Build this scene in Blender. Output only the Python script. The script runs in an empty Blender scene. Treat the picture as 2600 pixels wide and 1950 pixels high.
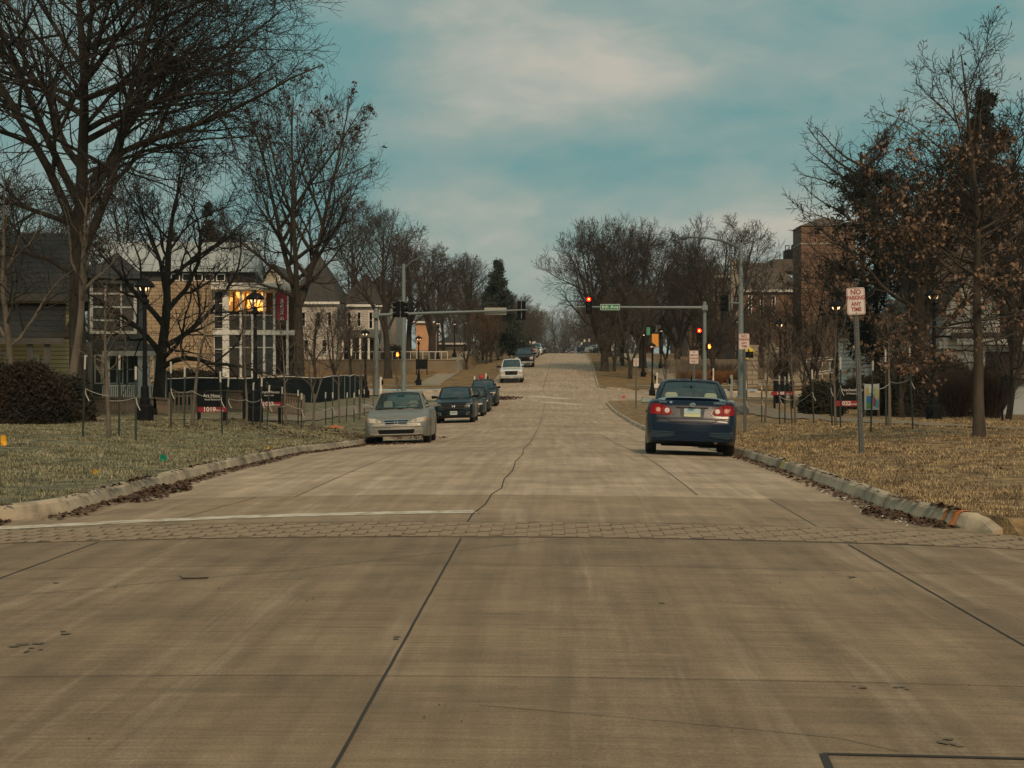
import bpy, bmesh, math, random
import numpy as np
from mathutils import Vector, Matrix
from mathutils.bvhtree import BVHTree
R = math.radians
scene = bpy.context.scene
# ---------------------------------------------------------------- camera
FPX = 4000.0                       # focal length in photo pixels (photo is 2600 wide)
CAMZ = 1.39
cam_d = bpy.data.cameras.new("camera"); cam = bpy.data.objects.new("camera", cam_d)
scene.collection.objects.link(cam); scene.camera = cam
cam_d.sensor_width = 36.0; cam_d.lens = 36.0 * FPX / 2600.0
cam_d.clip_start = 0.1; cam_d.clip_end = 6000
cam.location = (0, 0, CAMZ)
cam.rotation_euler = (R(90) - math.atan(25 / FPX), 0, math.atan(102 / FPX))
# ---------------------------------------------------------------- world
SUN_EL, SUN_ROT = R(40), R(168)
SKY_TEAL = (0.140, 0.282, 0.280, 1); SKY_GREY = (0.262, 0.335, 0.305, 1); SKY_PALE = (0.47, 0.44, 0.37, 1)
world = bpy.data.worlds.new("World"); scene.world = world; world.use_nodes = True
wn = world.node_tree.nodes; wl = world.node_tree.links; wn.clear()
def N(nt, t, **kw):
    n = nt.nodes.new(t)
    for k, v in kw.items():
        if k in n.inputs: n.inputs[k].default_value = v
        else: setattr(n, k, v)
    return n
def pxdir(px, py):
    v = Vector(((px - 1300) / FPX, (975 - py) / FPX, -1)).normalized()
    return cam.rotation_euler.to_matrix() @ v
def build_world():
    nt = world.node_tree
    out = N(nt, 'ShaderNodeOutputWorld')
    sky = N(nt, 'ShaderNodeTexSky'); sky.sky_type = 'NISHITA'; sky.sun_disc = False
    sky.sun_elevation = SUN_EL; sky.sun_rotation = SUN_ROT; sky.air_density = 1.2; sky.dust_density = 2.0
    bg1 = N(nt, 'ShaderNodeBackground'); bg1.inputs[1].default_value = 0.05
    wl.new(sky.outputs[0], bg1.inputs[0])
    tc = N(nt, 'ShaderNodeTexCoord')
    mp = N(nt, 'ShaderNodeMapping'); mp.inputs['Scale'].default_value = (5.5, 5.5, 15); wl.new(tc.outputs['Generated'], mp.inputs[0])
    n1 = N(nt, 'ShaderNodeTexNoise'); n1.inputs['Scale'].default_value = 1.15; n1.inputs['Detail'].default_value = 4; n1.inputs['Roughness'].default_value = .48
    wl.new(mp.outputs[0], n1.inputs[0])
    # soft pale banks at fixed directions
    acc = None
    for (px, py, sx, sz, amp) in ((1570, 205, .045, .014, .20), (1720, 150, .09, .02, .16), (1350, 180, .12, .03, .18), (1500, 120, .2, .03, .06), (1260, 560, .10, .018, .30), (1500, 530, .10, .015, .12), (1990, 600, .05, .02, .42), (2300, 120, .12, .05, -.22),
                                  (1500, 400, .14, .014, -.25), (780, 300, .05, .06, -.40), (1650, 350, .1, .012, -.16), (2150, 420, .12, .03, -.30), (700, 60, .05, .03, -.25), (1450, 650, .25, .02, .04)):
        d = pxdir(px, py)
        s1 = N(nt, 'ShaderNodeVectorMath', operation='SUBTRACT'); wl.new(tc.outputs['Generated'], s1.inputs[0]); s1.inputs[1].default_value = d
        s2 = N(nt, 'ShaderNodeVectorMath', operation='MULTIPLY'); wl.new(s1.outputs[0], s2.inputs[0]); s2.inputs[1].default_value = (1 / sx, 1 / .3, 1 / sz)
        s3 = N(nt, 'ShaderNodeVectorMath', operation='DOT_PRODUCT'); wl.new(s2.outputs[0], s3.inputs[0]); wl.new(s2.outputs[0], s3.inputs[1])
        m1 = N(nt, 'ShaderNodeMath', operation='MULTIPLY'); wl.new(s3.outputs['Value'], m1.inputs[0]); m1.inputs[1].default_value = -.7
        m2 = N(nt, 'ShaderNodeMath', operation='EXPONENT'); wl.new(m1.outputs[0], m2.inputs[0])
        m3 = N(nt, 'ShaderNodeMath', operation='MULTIPLY'); wl.new(m2.outputs[0], m3.inputs[0]); m3.inputs[1].default_value = amp
        if acc is None: acc = m3
        else:
            a = N(nt, 'ShaderNodeMath', operation='ADD'); wl.new(acc.outputs[0], a.inputs[0]); wl.new(m3.outputs[0], a.inputs[1]); acc = a
    mm = N(nt, 'ShaderNodeMapRange'); mm.inputs[1].default_value = .30; mm.inputs[2].default_value = .70; mm.inputs[3].default_value = .02; mm.inputs[4].default_value = .78
    wl.new(n1.outputs[0], mm.inputs[0])
    mp2 = N(nt, 'ShaderNodeMapping'); mp2.inputs['Scale'].default_value = (12, 12, 30); mp2.inputs['Rotation'].default_value = (0, .10, 0); wl.new(tc.outputs['Generated'], mp2.inputs[0])
    n2 = N(nt, 'ShaderNodeTexNoise'); n2.inputs['Scale'].default_value = 1.4; n2.inputs['Detail'].default_value = 6; n2.inputs['Roughness'].default_value = .6; n2.inputs['Distortion'].default_value = .5; wl.new(mp2.outputs[0], n2.inputs[0])
    m5 = N(nt, 'ShaderNodeMath', operation='MULTIPLY_ADD'); wl.new(n2.outputs[0], m5.inputs[0]); m5.inputs[1].default_value = .8; m5.inputs[2].default_value = -.40
    a5 = N(nt, 'ShaderNodeMath', operation='ADD'); wl.new(m5.outputs[0], a5.inputs[0]); wl.new(mm.outputs[0], a5.inputs[1]); mm = a5
    ad = N(nt, 'ShaderNodeMath', operation='ADD'); wl.new(mm.outputs[0], ad.inputs[0]); wl.new(acc.outputs[0], ad.inputs[1])
    cr = N(nt, 'ShaderNodeValToRGB'); wl.new(ad.outputs[0], cr.inputs[0]); e = cr.color_ramp.elements
    e[0].position = .0; e[0].color = SKY_TEAL; e[1].position = 1.0; e[1].color = SKY_PALE
    k = e.new(.5); k.color = SKY_GREY
    # slightly brighter toward horizon
    bg2 = N(nt, 'ShaderNodeBackground'); wl.new(cr.outputs[0], bg2.inputs[0]); bg2.inputs[1].default_value = 0.80
    mx = N(nt, 'ShaderNodeMixShader'); mx.inputs[0].default_value = .94
    wl.new(bg1.outputs[0], mx.inputs[1]); wl.new(bg2.outputs[0], mx.inputs[2]); wl.new(mx.outputs[0], out.inputs[0])
build_world()
sun_d = bpy.data.lights.new("sun", 'SUN'); sun = bpy.data.objects.new("sun", sun_d); scene.collection.objects.link(sun)
sun_d.energy = 1.5; sun_d.angle = R(12); sun_d.color = (1.0, .72, .47)
# sun direction: from the right and slightly behind the camera, high
sd = Vector((math.sin(SUN_ROT) * math.cos(SUN_EL), -math.cos(SUN_ROT) * math.cos(SUN_EL) * -1, math.sin(SUN_EL)))
sun.rotation_euler = (-sd).to_track_quat('-Z', 'Y').to_euler()
scene.view_settings.view_transform = 'Standard'; scene.view_settings.look = 'None'
scene.view_settings.exposure = 0.5; scene.view_settings.gamma = 1.0
scene.cycles.max_bounces = 5; scene.cycles.transparent_max_bounces = 12; scene.cycles.transmission_bounces = 4
scene.cycles.diffuse_bounces = 2; scene.cycles.glossy_bounces = 2
# ---------------------------------------------------------------- helpers
COL = scene.collection
rnd = random.Random(7)
def tag(o, label=None, cat=None, group=None, kind=None):
    if label: o['label'] = label
    if cat: o['category'] = cat
    if group: o['group'] = group
    if kind: o['kind'] = kind
    return o
def empty(name, loc=(0, 0, 0), rz=0.0, label=None, cat=None, group=None):
    o = bpy.data.objects.new(name, None); COL.objects.link(o)
    o.location = loc; o.rotation_euler = (0, 0, rz); o.empty_display_size = .2
    return tag(o, label, cat, group)
def link_mesh(name, me, mat=None, parent=None):
    o = bpy.data.objects.new(name, me); COL.objects.link(o)
    if mat is not None and len(me.materials) == 0: me.materials.append(mat)
    if parent is not None: o.parent = parent
    return o
def copy_tree(o, parent=None):
    c = o.copy(); COL.objects.link(c)
    if parent is not None: c.parent = parent
    for ch in list(o.children): copy_tree(ch, c)
    return c
class MB:
    def __init__(s): s.v = []; s.f = []; s.mi = []; s.cur = 0
    def add(s, vs, fs):
        n = len(s.v); s.v += [tuple(v) for v in vs]; s.f += [tuple(i + n for i in f) for f in fs]; s.mi += [s.cur] * len(fs); return s
    def box(s, x0, x1, y0, y1, z0, z1):
        v = [(x0, y0, z0), (x1, y0, z0), (x1, y1, z0), (x0, y1, z0), (x0, y0, z1), (x1, y0, z1), (x1, y1, z1), (x0, y1, z1)]
        return s.add(v, [(0, 3, 2, 1), (4, 5, 6, 7), (0, 1, 5, 4), (1, 2, 6, 5), (2, 3, 7, 6), (3, 0, 4, 7)])
    def cbox(s, c, h): return s.box(c[0] - h[0], c[0] + h[0], c[1] - h[1], c[1] + h[1], c[2] - h[2], c[2] + h[2])
    def tube(s, pts, rads, n=8, cap=True):
        pts = [Vector(p) for p in pts]
        if not hasattr(rads, '__len__'): rads = [rads] * len(pts)
        vs = []; fs = []
        prev = None
        for i, p in enumerate(pts):
            t = (pts[min(i + 1, len(pts) - 1)] - pts[max(i - 1, 0)]).normalized()
            if prev is None:
                a = Vector((0, 0, 1)) if abs(t.z) < .9 else Vector((1, 0, 0))
                u = t.cross(a).normalized()
            else: u = (prev - t * prev.dot(t)).normalized()
            prev = u; w = t.cross(u)
            for k in range(n):
                a = 2 * math.pi * k / n
                vs.append(p + (u * math.cos(a) + w * math.sin(a)) * rads[i])
        for i in range(len(pts) - 1):
            for k in range(n):
                a = i * n + k; b = i * n + (k + 1) % n
                fs.append((a, b, b + n, a + n))
        if cap:
            fs.append(tuple(range(n - 1, -1, -1))); fs.append(tuple((len(pts) - 1) * n + k for k in range(n)))
        return s.add(vs, fs)
    def lathe(s, prof, n=14, c=(0, 0, 0)):
        vs = []; fs = []
        for (r, z) in prof:
            for k in range(n):
                a = 2 * math.pi * k / n + math.pi / n
                vs.append((c[0] + r * math.cos(a), c[1] + r * math.sin(a), c[2] + z))
        for i in range(len(prof) - 1):
            for k in range(n):
                a = i * n + k; b = i * n + (k + 1) % n
                fs.append((a, b, b + n, a + n))
        fs.append(tuple(range(n - 1, -1, -1))); fs.append(tuple((len(prof) - 1) * n + k for k in range(n)))
        return s.add(vs, fs)
    def prism_y(s, poly, y0, y1):      # poly in (x,z), extruded in y
        n = len(poly)
        vs = [(x, y0, z) for x, z in poly] + [(x, y1, z) for x, z in poly]
        fs = [tuple(range(n)), tuple(range(2 * n - 1, n - 1, -1))] + [(i, i + n, (i + 1) % n + n, (i + 1) % n) for i in range(n)]
        return s.add(vs, fs)
    def prism_x(s, poly, x0, x1):      # poly in (y,z)
        n = len(poly)
        vs = [(x0, y, z) for y, z in poly] + [(x1, y, z) for y, z in poly]
        fs = [tuple(range(n)), tuple(range(2 * n - 1, n - 1, -1))] + [(i, i + n, (i + 1) % n + n, (i + 1) % n) for i in range(n)]
        return s.add(vs, fs)
    def grid(s, P):                    # P: rows of points
        nr = len(P); nc = len(P[0]); vs = [q for r in P for q in r]
        return s.add(vs, [(i * nc + j, i * nc + j + 1, (i + 1) * nc + j + 1, (i + 1) * nc + j) for i in range(nr - 1) for j in range(nc - 1)])
    def mesh(s, name='m', smooth=False):
        me = bpy.data.meshes.new(name); me.from_pydata(s.v, [], s.f)
        if any(s.mi): me.polygons.foreach_set('material_index', s.mi)
        if smooth: me.polygons.foreach_set('use_smooth', [True] * len(me.polygons))
        me.update(); return me
    def build(s, name, mat=None, parent=None, smooth=False, recalc=True, bevel=0):
        me = s.mesh(name, smooth)
        if recalc:
            bm = bmesh.new(); bm.from_mesh(me)
            bmesh.ops.recalc_face_normals(bm, faces=bm.faces)
            bm.to_mesh(me); bm.free()
        mats = mat if isinstance(mat, (list, tuple)) else [mat]
        for m in mats:
            if m: me.materials.append(m)
        o = link_mesh(name, me, None, parent)
        if bevel:
            b = o.modifiers.new('bevel', 'BEVEL'); b.width = bevel; b.segments = 2; b.limit_method = 'ANGLE'; b.angle_limit = R(40)
        if smooth:
            try: me.set_sharp_from_angle(angle=R(38))
            except Exception: pass
        return o
def np_mesh(name, V, F, smooth=False):
    me = bpy.data.meshes.new(name); V = np.asarray(V, np.float32); F = np.asarray(F, np.int32); k = F.shape[1]
    me.vertices.add(len(V)); me.vertices.foreach_set('co', V.ravel())
    me.loops.add(F.size); me.loops.foreach_set('vertex_index', F.ravel())
    me.polygons.add(len(F)); me.polygons.foreach_set('loop_start', np.arange(0, F.size, k, dtype=np.int32))
    me.polygons.foreach_set('loop_total', np.full(len(F), k, np.int32))
    if smooth: me.polygons.foreach_set('use_smooth', np.ones(len(F), bool))
    me.update(calc_edges=True); return me
def text_mesh(txt, size, mat, parent, loc, name='lettering', rz=0.0, extr=.002, align='CENTER', sx=1.0, bold=0.0, space=1.0):
    cu = bpy.data.curves.new('t', 'FONT'); cu.body = txt; cu.size = size; cu.align_x = align; cu.align_y = 'CENTER'; cu.extrude = extr; cu.offset = bold; cu.resolution_u = 3
    cu.space_character = space
    ob = bpy.data.objects.new('t', cu); COL.objects.link(ob)
    dg = bpy.context.evaluated_depsgraph_get(); dg.update()
    me = bpy.data.meshes.new_from_object(ob.evaluated_get(dg)); bpy.data.objects.remove(ob); bpy.data.curves.remove(cu)
    me.transform(Matrix.Rotation(rz, 4, 'Z') @ Matrix.Rotation(R(90), 4, 'X') @ Matrix.Diagonal((sx, 1, 1, 1)))
    me.materials.clear()
    o = link_mesh(name, me, mat, parent); o.location = loc; return o
# ---------------------------------------------------------------- materials
MATS = {}
def mat(name, col, rough=.7, col2=None, scale=6.0, bump=0.0, metal=0.0, coat=0.0, detail=5, stretch=(1, 1, 1), bscale=None, spec=.5, emit=None, estr=0, col3=None, lo=.35, hi=.65, bdist=.02):
    if name in MATS: return MATS[name]
    m = bpy.data.materials.new(name); m.use_nodes = True; nt = m.node_tree; L = nt.links
    b = nt.nodes['Principled BSDF']; b.inputs['Roughness'].default_value = rough; b.inputs['Metallic'].default_value = metal
    b.inputs['Coat Weight'].default_value = coat; b.inputs['Coat Roughness'].default_value = .08; b.inputs['Specular IOR Level'].default_value = spec
    b.inputs['Base Color'].default_value = (*col, 1)
    if emit: b.inputs['Emission Color'].default_value = (*emit, 1); b.inputs['Emission Strength'].default_value = estr
    tc = mp = None
    if col2 or bump:
        tc = N(nt, 'ShaderNodeTexCoord'); mp = N(nt, 'ShaderNodeMapping'); mp.inputs['Scale'].default_value = stretch; L.new(tc.outputs['Object'], mp.inputs[0])
    if col2:
        n = N(nt, 'ShaderNodeTexNoise'); n.inputs['Scale'].default_value = scale; n.inputs['Detail'].default_value = detail; n.inputs['Roughness'].default_value = .6
        L.new(mp.outputs[0], n.inputs[0])
        cr = N(nt, 'ShaderNodeValToRGB'); L.new(n.outputs[0], cr.inputs[0]); e = cr.color_ramp.elements
        e[0].position = lo; e[1].position = hi; e[0].color = (*col, 1); e[1].color = (*col2, 1)
        if col3: k = e.new((lo + hi) / 2); k.color = (*col3, 1)
        L.new(cr.outputs[0], b.inputs['Base Color'])
    if bump:
        n2 = N(nt, 'ShaderNodeTexNoise'); n2.inputs['Scale'].default_value = bscale or scale * 4; n2.inputs['Detail'].default_value = 4
        L.new(mp.outputs[0], n2.inputs[0]); bp = N(nt, 'ShaderNodeBump'); bp.inputs['Strength'].default_value = bump; bp.inputs['Distance'].default_value = bdist
        L.new(n2.outputs[0], bp.inputs['Height']); L.new(bp.outputs[0], b.inputs['Normal'])
    MATS[name] = m; return m
def glass_mat(name, tint=(.75, .85, .82), refl=.12, rough=.02):
    if name in MATS: return MATS[name]
    m = bpy.data.materials.new(name); m.use_nodes = True; nt = m.node_tree; L = nt.links; nt.nodes.clear()
    out = N(nt, 'ShaderNodeOutputMaterial'); t = N(nt, 'ShaderNodeBsdfTransparent'); t.inputs[0].default_value = (*tint, 1)
    g = N(nt, 'ShaderNodeBsdfGlossy'); g.inputs['Roughness'].default_value = rough; g.inputs[0].default_value = (.9, .95, .95, 1)
    lw = N(nt, 'ShaderNodeLayerWeight'); lw.inputs[0].default_value = .25
    mr = N(nt, 'ShaderNodeMapRange'); mr.inputs[3].default_value = refl; mr.inputs[4].default_value = .9; L.new(lw.outputs['Fresnel'], mr.inputs[0])
    mx = N(nt, 'ShaderNodeMixShader'); L.new(mr.outputs[0], mx.inputs[0]); L.new(t.outputs[0], mx.inputs[1]); L.new(g.outputs[0], mx.inputs[2]); L.new(mx.outputs[0], out.inputs[0])
    MATS[name] = m; return m
# ---------------------------------------------------------------- geometry of the place
def interp(pts, y):
    xs = [p[0] for p in pts]; ys = [p[1] for p in pts]
    if y <= xs[0]: return ys[0]
    if y >= xs[-1]: return ys[-1]
    for i in range(len(xs) - 1):
        if y <= xs[i + 1]:
            # catmull-ish monotone: hermite with finite-difference tangents
            h = xs[i + 1] - xs[i]; t = (y - xs[i]) / h
            def sl(k):
                if k == 0: return (ys[1] - ys[0]) / (xs[1] - xs[0])
                if k == len(xs) - 1: return (ys[-1] - ys[-2]) / (xs[-1] - xs[-2])
                a = (ys[k] - ys[k - 1]) / (xs[k] - xs[k - 1]); b = (ys[k + 1] - ys[k]) / (xs[k + 1] - xs[k])
                return 0 if a * b <= 0 else 2 * a * b / (a + b)
            m0, m1 = sl(i) * h, sl(i + 1) * h
            return (2 * t ** 3 - 3 * t ** 2 + 1) * ys[i] + (t ** 3 - 2 * t ** 2 + t) * m0 + (-2 * t ** 3 + 3 * t ** 2) * ys[i + 1] + (t ** 3 - t ** 2) * m1
HP = [(-40, 1.39), (0, 1.39), (18, 1.39), (24, 1.42), (30.5, 1.5), (36, 1.66), (43, 1.84), (55, 2.05), (73, 2.2), (88, 2.2), (101, 2.05), (112, 1.75), (125, 1.15), (133, .75), (140, .4), (157, -.6), (175, -1.35),
      (200, -2.15), (250, -3.25), (300, -3.95), (348, -4.36), (385, -4.2), (430, -3.2), (600, 1.5), (1500, 2)]
_HT = {}
def zc(y):
    k = round(y, 2)
    if k not in _HT: _HT[k] = CAMZ - interp(HP, k)
    return _HT[k]
Y6A, Y6B = 110.0, 125.5        # the crossing avenue
def xc(y): return -.77 + (max(0., y - 122) * .0125 if y < 420 else 3.7)
def XL(y):
    if y <= 118: return -5.1 - .4 * min(1, max(0, (y - 45) / 25))
    return xc(y) - 4.3
def XR(y):
    if y <= 118: return 3.6
    return xc(y) + 4.35
def road_z(x, y): 
    d = min(abs(x - xc(y)), 9.0)
    return zc(y) - .0042 * d * d
def arc(y, y0, r, out):            # extra kerb offset at rounded corner that starts at y0
    return 0
GL = [(0, .2), (20, .2), (30, .16), (44, .07), (56, -.1), (75, -.15), (93, .0), (108, -.1), (125, .35), (150, 1.45), (175, 2.2), (200, 3.2), (300, 5.2), (348, 5.7), (600, 2)]
GR = [(0, .2), (20, .18), (30, .12), (46, .03), (58, -.1), (76, .0), (93, -.05), (108, -.2), (125, .25), (150, 1.6), (175, 2.6), (200, 3.5), (300, 5.3), (348, 5.75), (600, 2)]
def sms(t): t = max(0., min(1., t)); return t * t * (3 - 2 * t)
def xstart(side, y):
    """kerb outer line (road side) of a block, with rounded corners"""
    if side < 0:
        e = XL(y)
        if y < 17: e -= 1.6 * ((17 - y) / 2.5) ** 2
    else:
        e = XR(y)
        if y < 17.5: e += .55 * ((17.5 - y) / 2.9) ** 2
    r = 3.5
    for (yy, s) in ((Y6A, -1), (Y6B, 1)):
        d = (yy - y) * 1 if s < 0 else (y - yy)
        if -0.001 <= d < r and ((s < 0 and y <= yy) or (s > 0 and y >= yy)):
            q = r - math.sqrt(max(0, r * r - (r - d) ** 2)); e += side * q
    return e
def terr(x, y):
    """height of ground surface incl. roads"""
    if y < 14.6 or Y6A < y < Y6B: return road_z(x, y)
    s = -1 if x < xc(y) else 1
    e = (x - xstart(s, y)) * s
    if e < 0: return road_z(x, y)
    xe = xstart(s, y); zk = road_z(xe, y) + .15
    G = interp(GL if s < 0 else GR, y)
    if s < 0 and y > 150.2 and x < -9.3: G += 1.0
    k = sms((e - .1) / 5.5)
    if y < 22: k *= sms((y - 14.6) / 5.0 + .1)
    if y > Y6A - 8 and y <= Y6A: k *= sms((Y6A - y) / 6)
    if y < Y6B + 8 and y >= Y6B: k *= sms((y - Y6B) / 7)
    z = zk * (1 - k) + G * k
    z += .02 * math.sin(x * 1.3 + y * .7) * sms(e) + .015 * math.sin(x * .6 - y * 1.9) * sms(e)
    return z
RM = cam.rotation_euler.to_matrix()
def ray(px, py): return RM @ Vector(((px - 1300) / FPX, (975 - py) / FPX, -1))
def P(px, py, Y):
    d = ray(px, py); k = Y / d.y
    return Vector((d.x * k, Y, CAMZ + d.z * k))
def gp(px, py, y0=5.0, y1=420):
    d = ray(px, py); y = y0; prev = y0
    while y < y1:
        k = y / d.y; 
        if CAMZ + d.z * k < terr(d.x * k, y):
            a, b = prev, y
            for _ in range(14):
                m = (a + b) / 2; k = m / d.y
                if CAMZ + d.z * k < terr(d.x * k, m): b = m
                else: a = m
            k = b / d.y; return Vector((d.x * k, b, terr(d.x * k, b)))
        prev = y; y += max(.3, y * .008)
    k = y1 / d.y; return Vector((d.x * k, y1, terr(d.x * k, y1)))
def XW(px, Y): return P(px, 950, Y).x
def ZW(py, Y): return P(1402, py, Y).z
# ================================================================ GROUND
def road_mat(name, c1, c2, streak, fine=.32):
    m = bpy.data.materials.new(name); m.use_nodes = True; nt = m.node_tree; L = nt.links; b = nt.nodes['Principled BSDF']
    b.inputs['Roughness'].default_value = .82; b.inputs['Specular IOR Level'].default_value = .3
    tc = N(nt, 'ShaderNodeTexCoord')
    def noise(sc, st, det=5, rough=.6, off=(0, 0, 0), rot=0):
        mp = N(nt, 'ShaderNodeMapping'); mp.inputs['Scale'].default_value = st; mp.inputs['Location'].default_value = off; mp.inputs['Rotation'].default_value = (0, 0, rot); L.new(tc.outputs['Object'], mp.inputs[0])
        n = N(nt, 'ShaderNodeTexNoise'); n.inputs['Scale'].default_value = sc; n.inputs['Detail'].default_value = det; n.inputs['Roughness'].default_value = rough; L.new(mp.outputs[0], n.inputs[0]); return n
    big = noise(.25, (1, 1, 1), 4); lng = noise(1.0, (2.4, .10, 1), 5, .65, (3, 0, 0), .03); crs = noise(1.3, (.35, 2.2, 1), 4, .6, (0, 9, 0)); fin = noise(75, (1, 1, 1), 4, .8)
    def mixc(fac, a, bcol, mode='MIX'):
        mx = N(nt, 'ShaderNodeMix', data_type='RGBA', blend_type=mode); 
        if hasattr(fac, 'default_value'): L.new(fac, mx.inputs[0])
        else: mx.inputs[0].default_value = fac
        for k, v in ((6, a), (7, bcol)):
            if hasattr(v, 'default_value'): L.new(v, mx.inputs[k])
            else: mx.inputs[k].default_value = (*v, 1)
        return mx.outputs[2]
    def ramp(src, lo, hi):
        mr = N(nt, 'ShaderNodeMapRange'); mr.inputs[1].default_value = lo; mr.inputs[2].default_value = hi; L.new(src, mr.inputs[0]); return mr.outputs[0]
    col = mixc(ramp(big.outputs[0], .35, .65), c1, c2)
    col = mixc(ramp(lng.outputs[0], .56, .78), col, streak)
    dk = tuple(v * .74 for v in c1)
    col = mixc(ramp(crs.outputs[0], .60, .82), col, dk)
    med = noise(1.1, (1, 1.0, 1), 6, .7, (7, 3, 0)); grv = noise(1.0, (1.2, 26, 1), 4, .7, (0, 1, 0)); trk = noise(1.0, (5.5, .22, 1), 3, .6, (1, 5, 0), -.02)
    def scl(col, n, lo, hi, a=.35, b_=.65):
        g_ = N(nt, 'ShaderNodeMapRange'); g_.inputs[1].default_value = a; g_.inputs[2].default_value = b_; g_.inputs[3].default_value = lo; g_.inputs[4].default_value = hi; L.new(n, g_.inputs[0])
        v_ = N(nt, 'ShaderNodeVectorMath', operation='SCALE'); L.new(col, v_.inputs[0]); L.new(g_.outputs[0], v_.inputs['Scale']); return v_.outputs[0]
    col = scl(col, med.outputs[0], .80, 1.18); col = scl(col, grv.outputs[0], .84, 1.13); col = scl(col, trk.outputs[0], .84, 1.10)
    bt = N(nt, 'ShaderNodeTexBrick'); bt.inputs['Scale'].default_value = 1; bt.inputs['Brick Width'].default_value = 3.26; bt.inputs['Row Height'].default_value = 4.25; bt.inputs['Mortar Size'].default_value = 0; bt.offset = 0
    bt.inputs['Color1'].default_value = (.90, .90, .90, 1); bt.inputs['Color2'].default_value = (1.09, 1.09, 1.09, 1)
    mpb = N(nt, 'ShaderNodeMapping'); mpb.inputs['Location'].default_value = (.77, 1.25, 0); L.new(tc.outputs['Object'], mpb.inputs[0]); L.new(mpb.outputs[0], bt.inputs[0])
    col = mixc(1.0, col, bt.outputs[0], 'MULTIPLY')
    gr = N(nt, 'ShaderNodeMapRange'); gr.inputs[1].default_value = .3; gr.inputs[2].default_value = .7; gr.inputs[3].default_value = 1 - fine; gr.inputs[4].default_value = 1 + fine; L.new(fin.outputs[0], gr.inputs[0])
    vm = N(nt, 'ShaderNodeVectorMath', operation='SCALE'); L.new(col, vm.inputs[0]); L.new(gr.outputs[0], vm.inputs['Scale'])
    L.new(vm.outputs[0], b.inputs['Base Color'])
    bp = N(nt, 'ShaderNodeBump'); bp.inputs['Strength'].default_value = .25; bp.inputs['Distance'].default_value = .004; L.new(fin.outputs[0], bp.inputs['Height']); L.new(bp.outputs[0], b.inputs['Normal'])
    return m
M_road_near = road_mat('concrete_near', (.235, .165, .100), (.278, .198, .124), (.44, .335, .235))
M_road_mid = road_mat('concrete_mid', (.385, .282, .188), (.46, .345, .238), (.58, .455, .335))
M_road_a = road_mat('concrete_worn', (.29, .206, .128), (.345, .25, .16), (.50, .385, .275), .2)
M_kerb = mat('kerb_concrete', (.56, .44, .30), .85, (.20, .155, .105), 1.6, .5, bscale=22, col3=(.42, .34, .24), bdist=.01)
M_kerbb = M_kerb
M_walk = mat('sidewalk_concrete', (.33, .27, .185), .85, (.24, .195, .135), 1.2, .2)
M_walkd = mat('path_concrete', (.23, .18, .12), .85, (.17, .135, .09), 1.2, .2)
M_joint = mat('joint_tar', (.035, .030, .024), .9)
M_jointl = mat('joint_fine', (.12, .098, .07), .9, (.19, .155, .11), 3)
M_white = mat('worn_white_paint', (.66, .58, .46), .7, (.36, .28, .19), 5, lo=.44, hi=.64, detail=8)
M_brick = mat('paver', (.26, .188, .118), .85, (.335, .245, .16), 6, .3)
M_bed = mat('paver_joint', (.085, .062, .04), .9, (.24, .175, .112), 3)
M_grass = mat('dead_grass', (.46, .30, .135), .95, (.10, .062, .028), 3.2, 1.0, detail=8, col3=(.25, .165, .078), bscale=30, lo=.32, hi=.66, bdist=.05)
M_grassg = mat('green_dead_grass', (.34, .28, .145), .95, (.07, .068, .035), 3.0, 1.0, detail=8, col3=(.17, .155, .085), bscale=30, lo=.32, hi=.66, bdist=.05)
M_grassd = mat('brown_lawn', (.30, .18, .062), .95, (.09, .054, .022), 1.1, .8, detail=8, col3=(.20, .12, .045), bscale=12, lo=.3, hi=.7, bdist=.05)
M_leaf = mat('fallen_leaf', (.125, .062, .030), .85, (.05, .028, .016), 30)
M_soil = mat('bare_soil', (.10, .065, .04), .95, (.05, .034, .022), 5, .6)

def sheet(name, rows, m, smooth=True):
    b = MB(); b.grid(rows); o = b.build(name, m, None, smooth=smooth, recalc=False)
    me = o.data
    # make sure normals point up
    if me.polygons[len(me.polygons) // 2].normal.z < 0: me.flip_normals()
    return o
def yrows(a, b, f=1.0):
    ys = [a]
    while ys[-1] < b: ys.append(min(b, ys[-1] + max(.25, ys[-1] * .018) * f))
    return ys
# foreground junction pavement
xs_w = sorted(set([-90, -60, -40, -25, -16] + [i * .5 for i in range(-26, 27)] + [16, 25, 40, 60, 90]))
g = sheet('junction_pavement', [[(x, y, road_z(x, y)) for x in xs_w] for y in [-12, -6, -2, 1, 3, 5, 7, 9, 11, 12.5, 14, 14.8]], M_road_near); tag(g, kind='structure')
rows = []
def rowx(y, n=22):
    a, b_ = XL(y) - 2.2, XR(y) + 1.2
    return [(a + (b_ - a) * i / n, y, road_z(a + (b_ - a) * i / n, y)) for i in range(n + 1)]
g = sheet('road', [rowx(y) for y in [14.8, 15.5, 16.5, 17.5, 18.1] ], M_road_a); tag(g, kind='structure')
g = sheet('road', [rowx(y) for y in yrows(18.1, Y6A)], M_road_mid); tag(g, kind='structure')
xs6 = sorted(set([i * .8 for i in range(-20, 21)] + [-300, -200, -140, -90, -60, -40, -28, 28, 40, 60, 90, 140, 200, 300]))
g = sheet('avenue', [[(x, y, road_z(x, y)) for x in xs6] for y in [Y6A, 112, 114, 116, 118, 120, 122, 124, Y6B]], M_road_mid); tag(g, kind='structure')
g = sheet('road', [rowx(y, 14) for y in yrows(Y6B, 600)], M_road_mid); tag(g, kind='structure')

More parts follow.
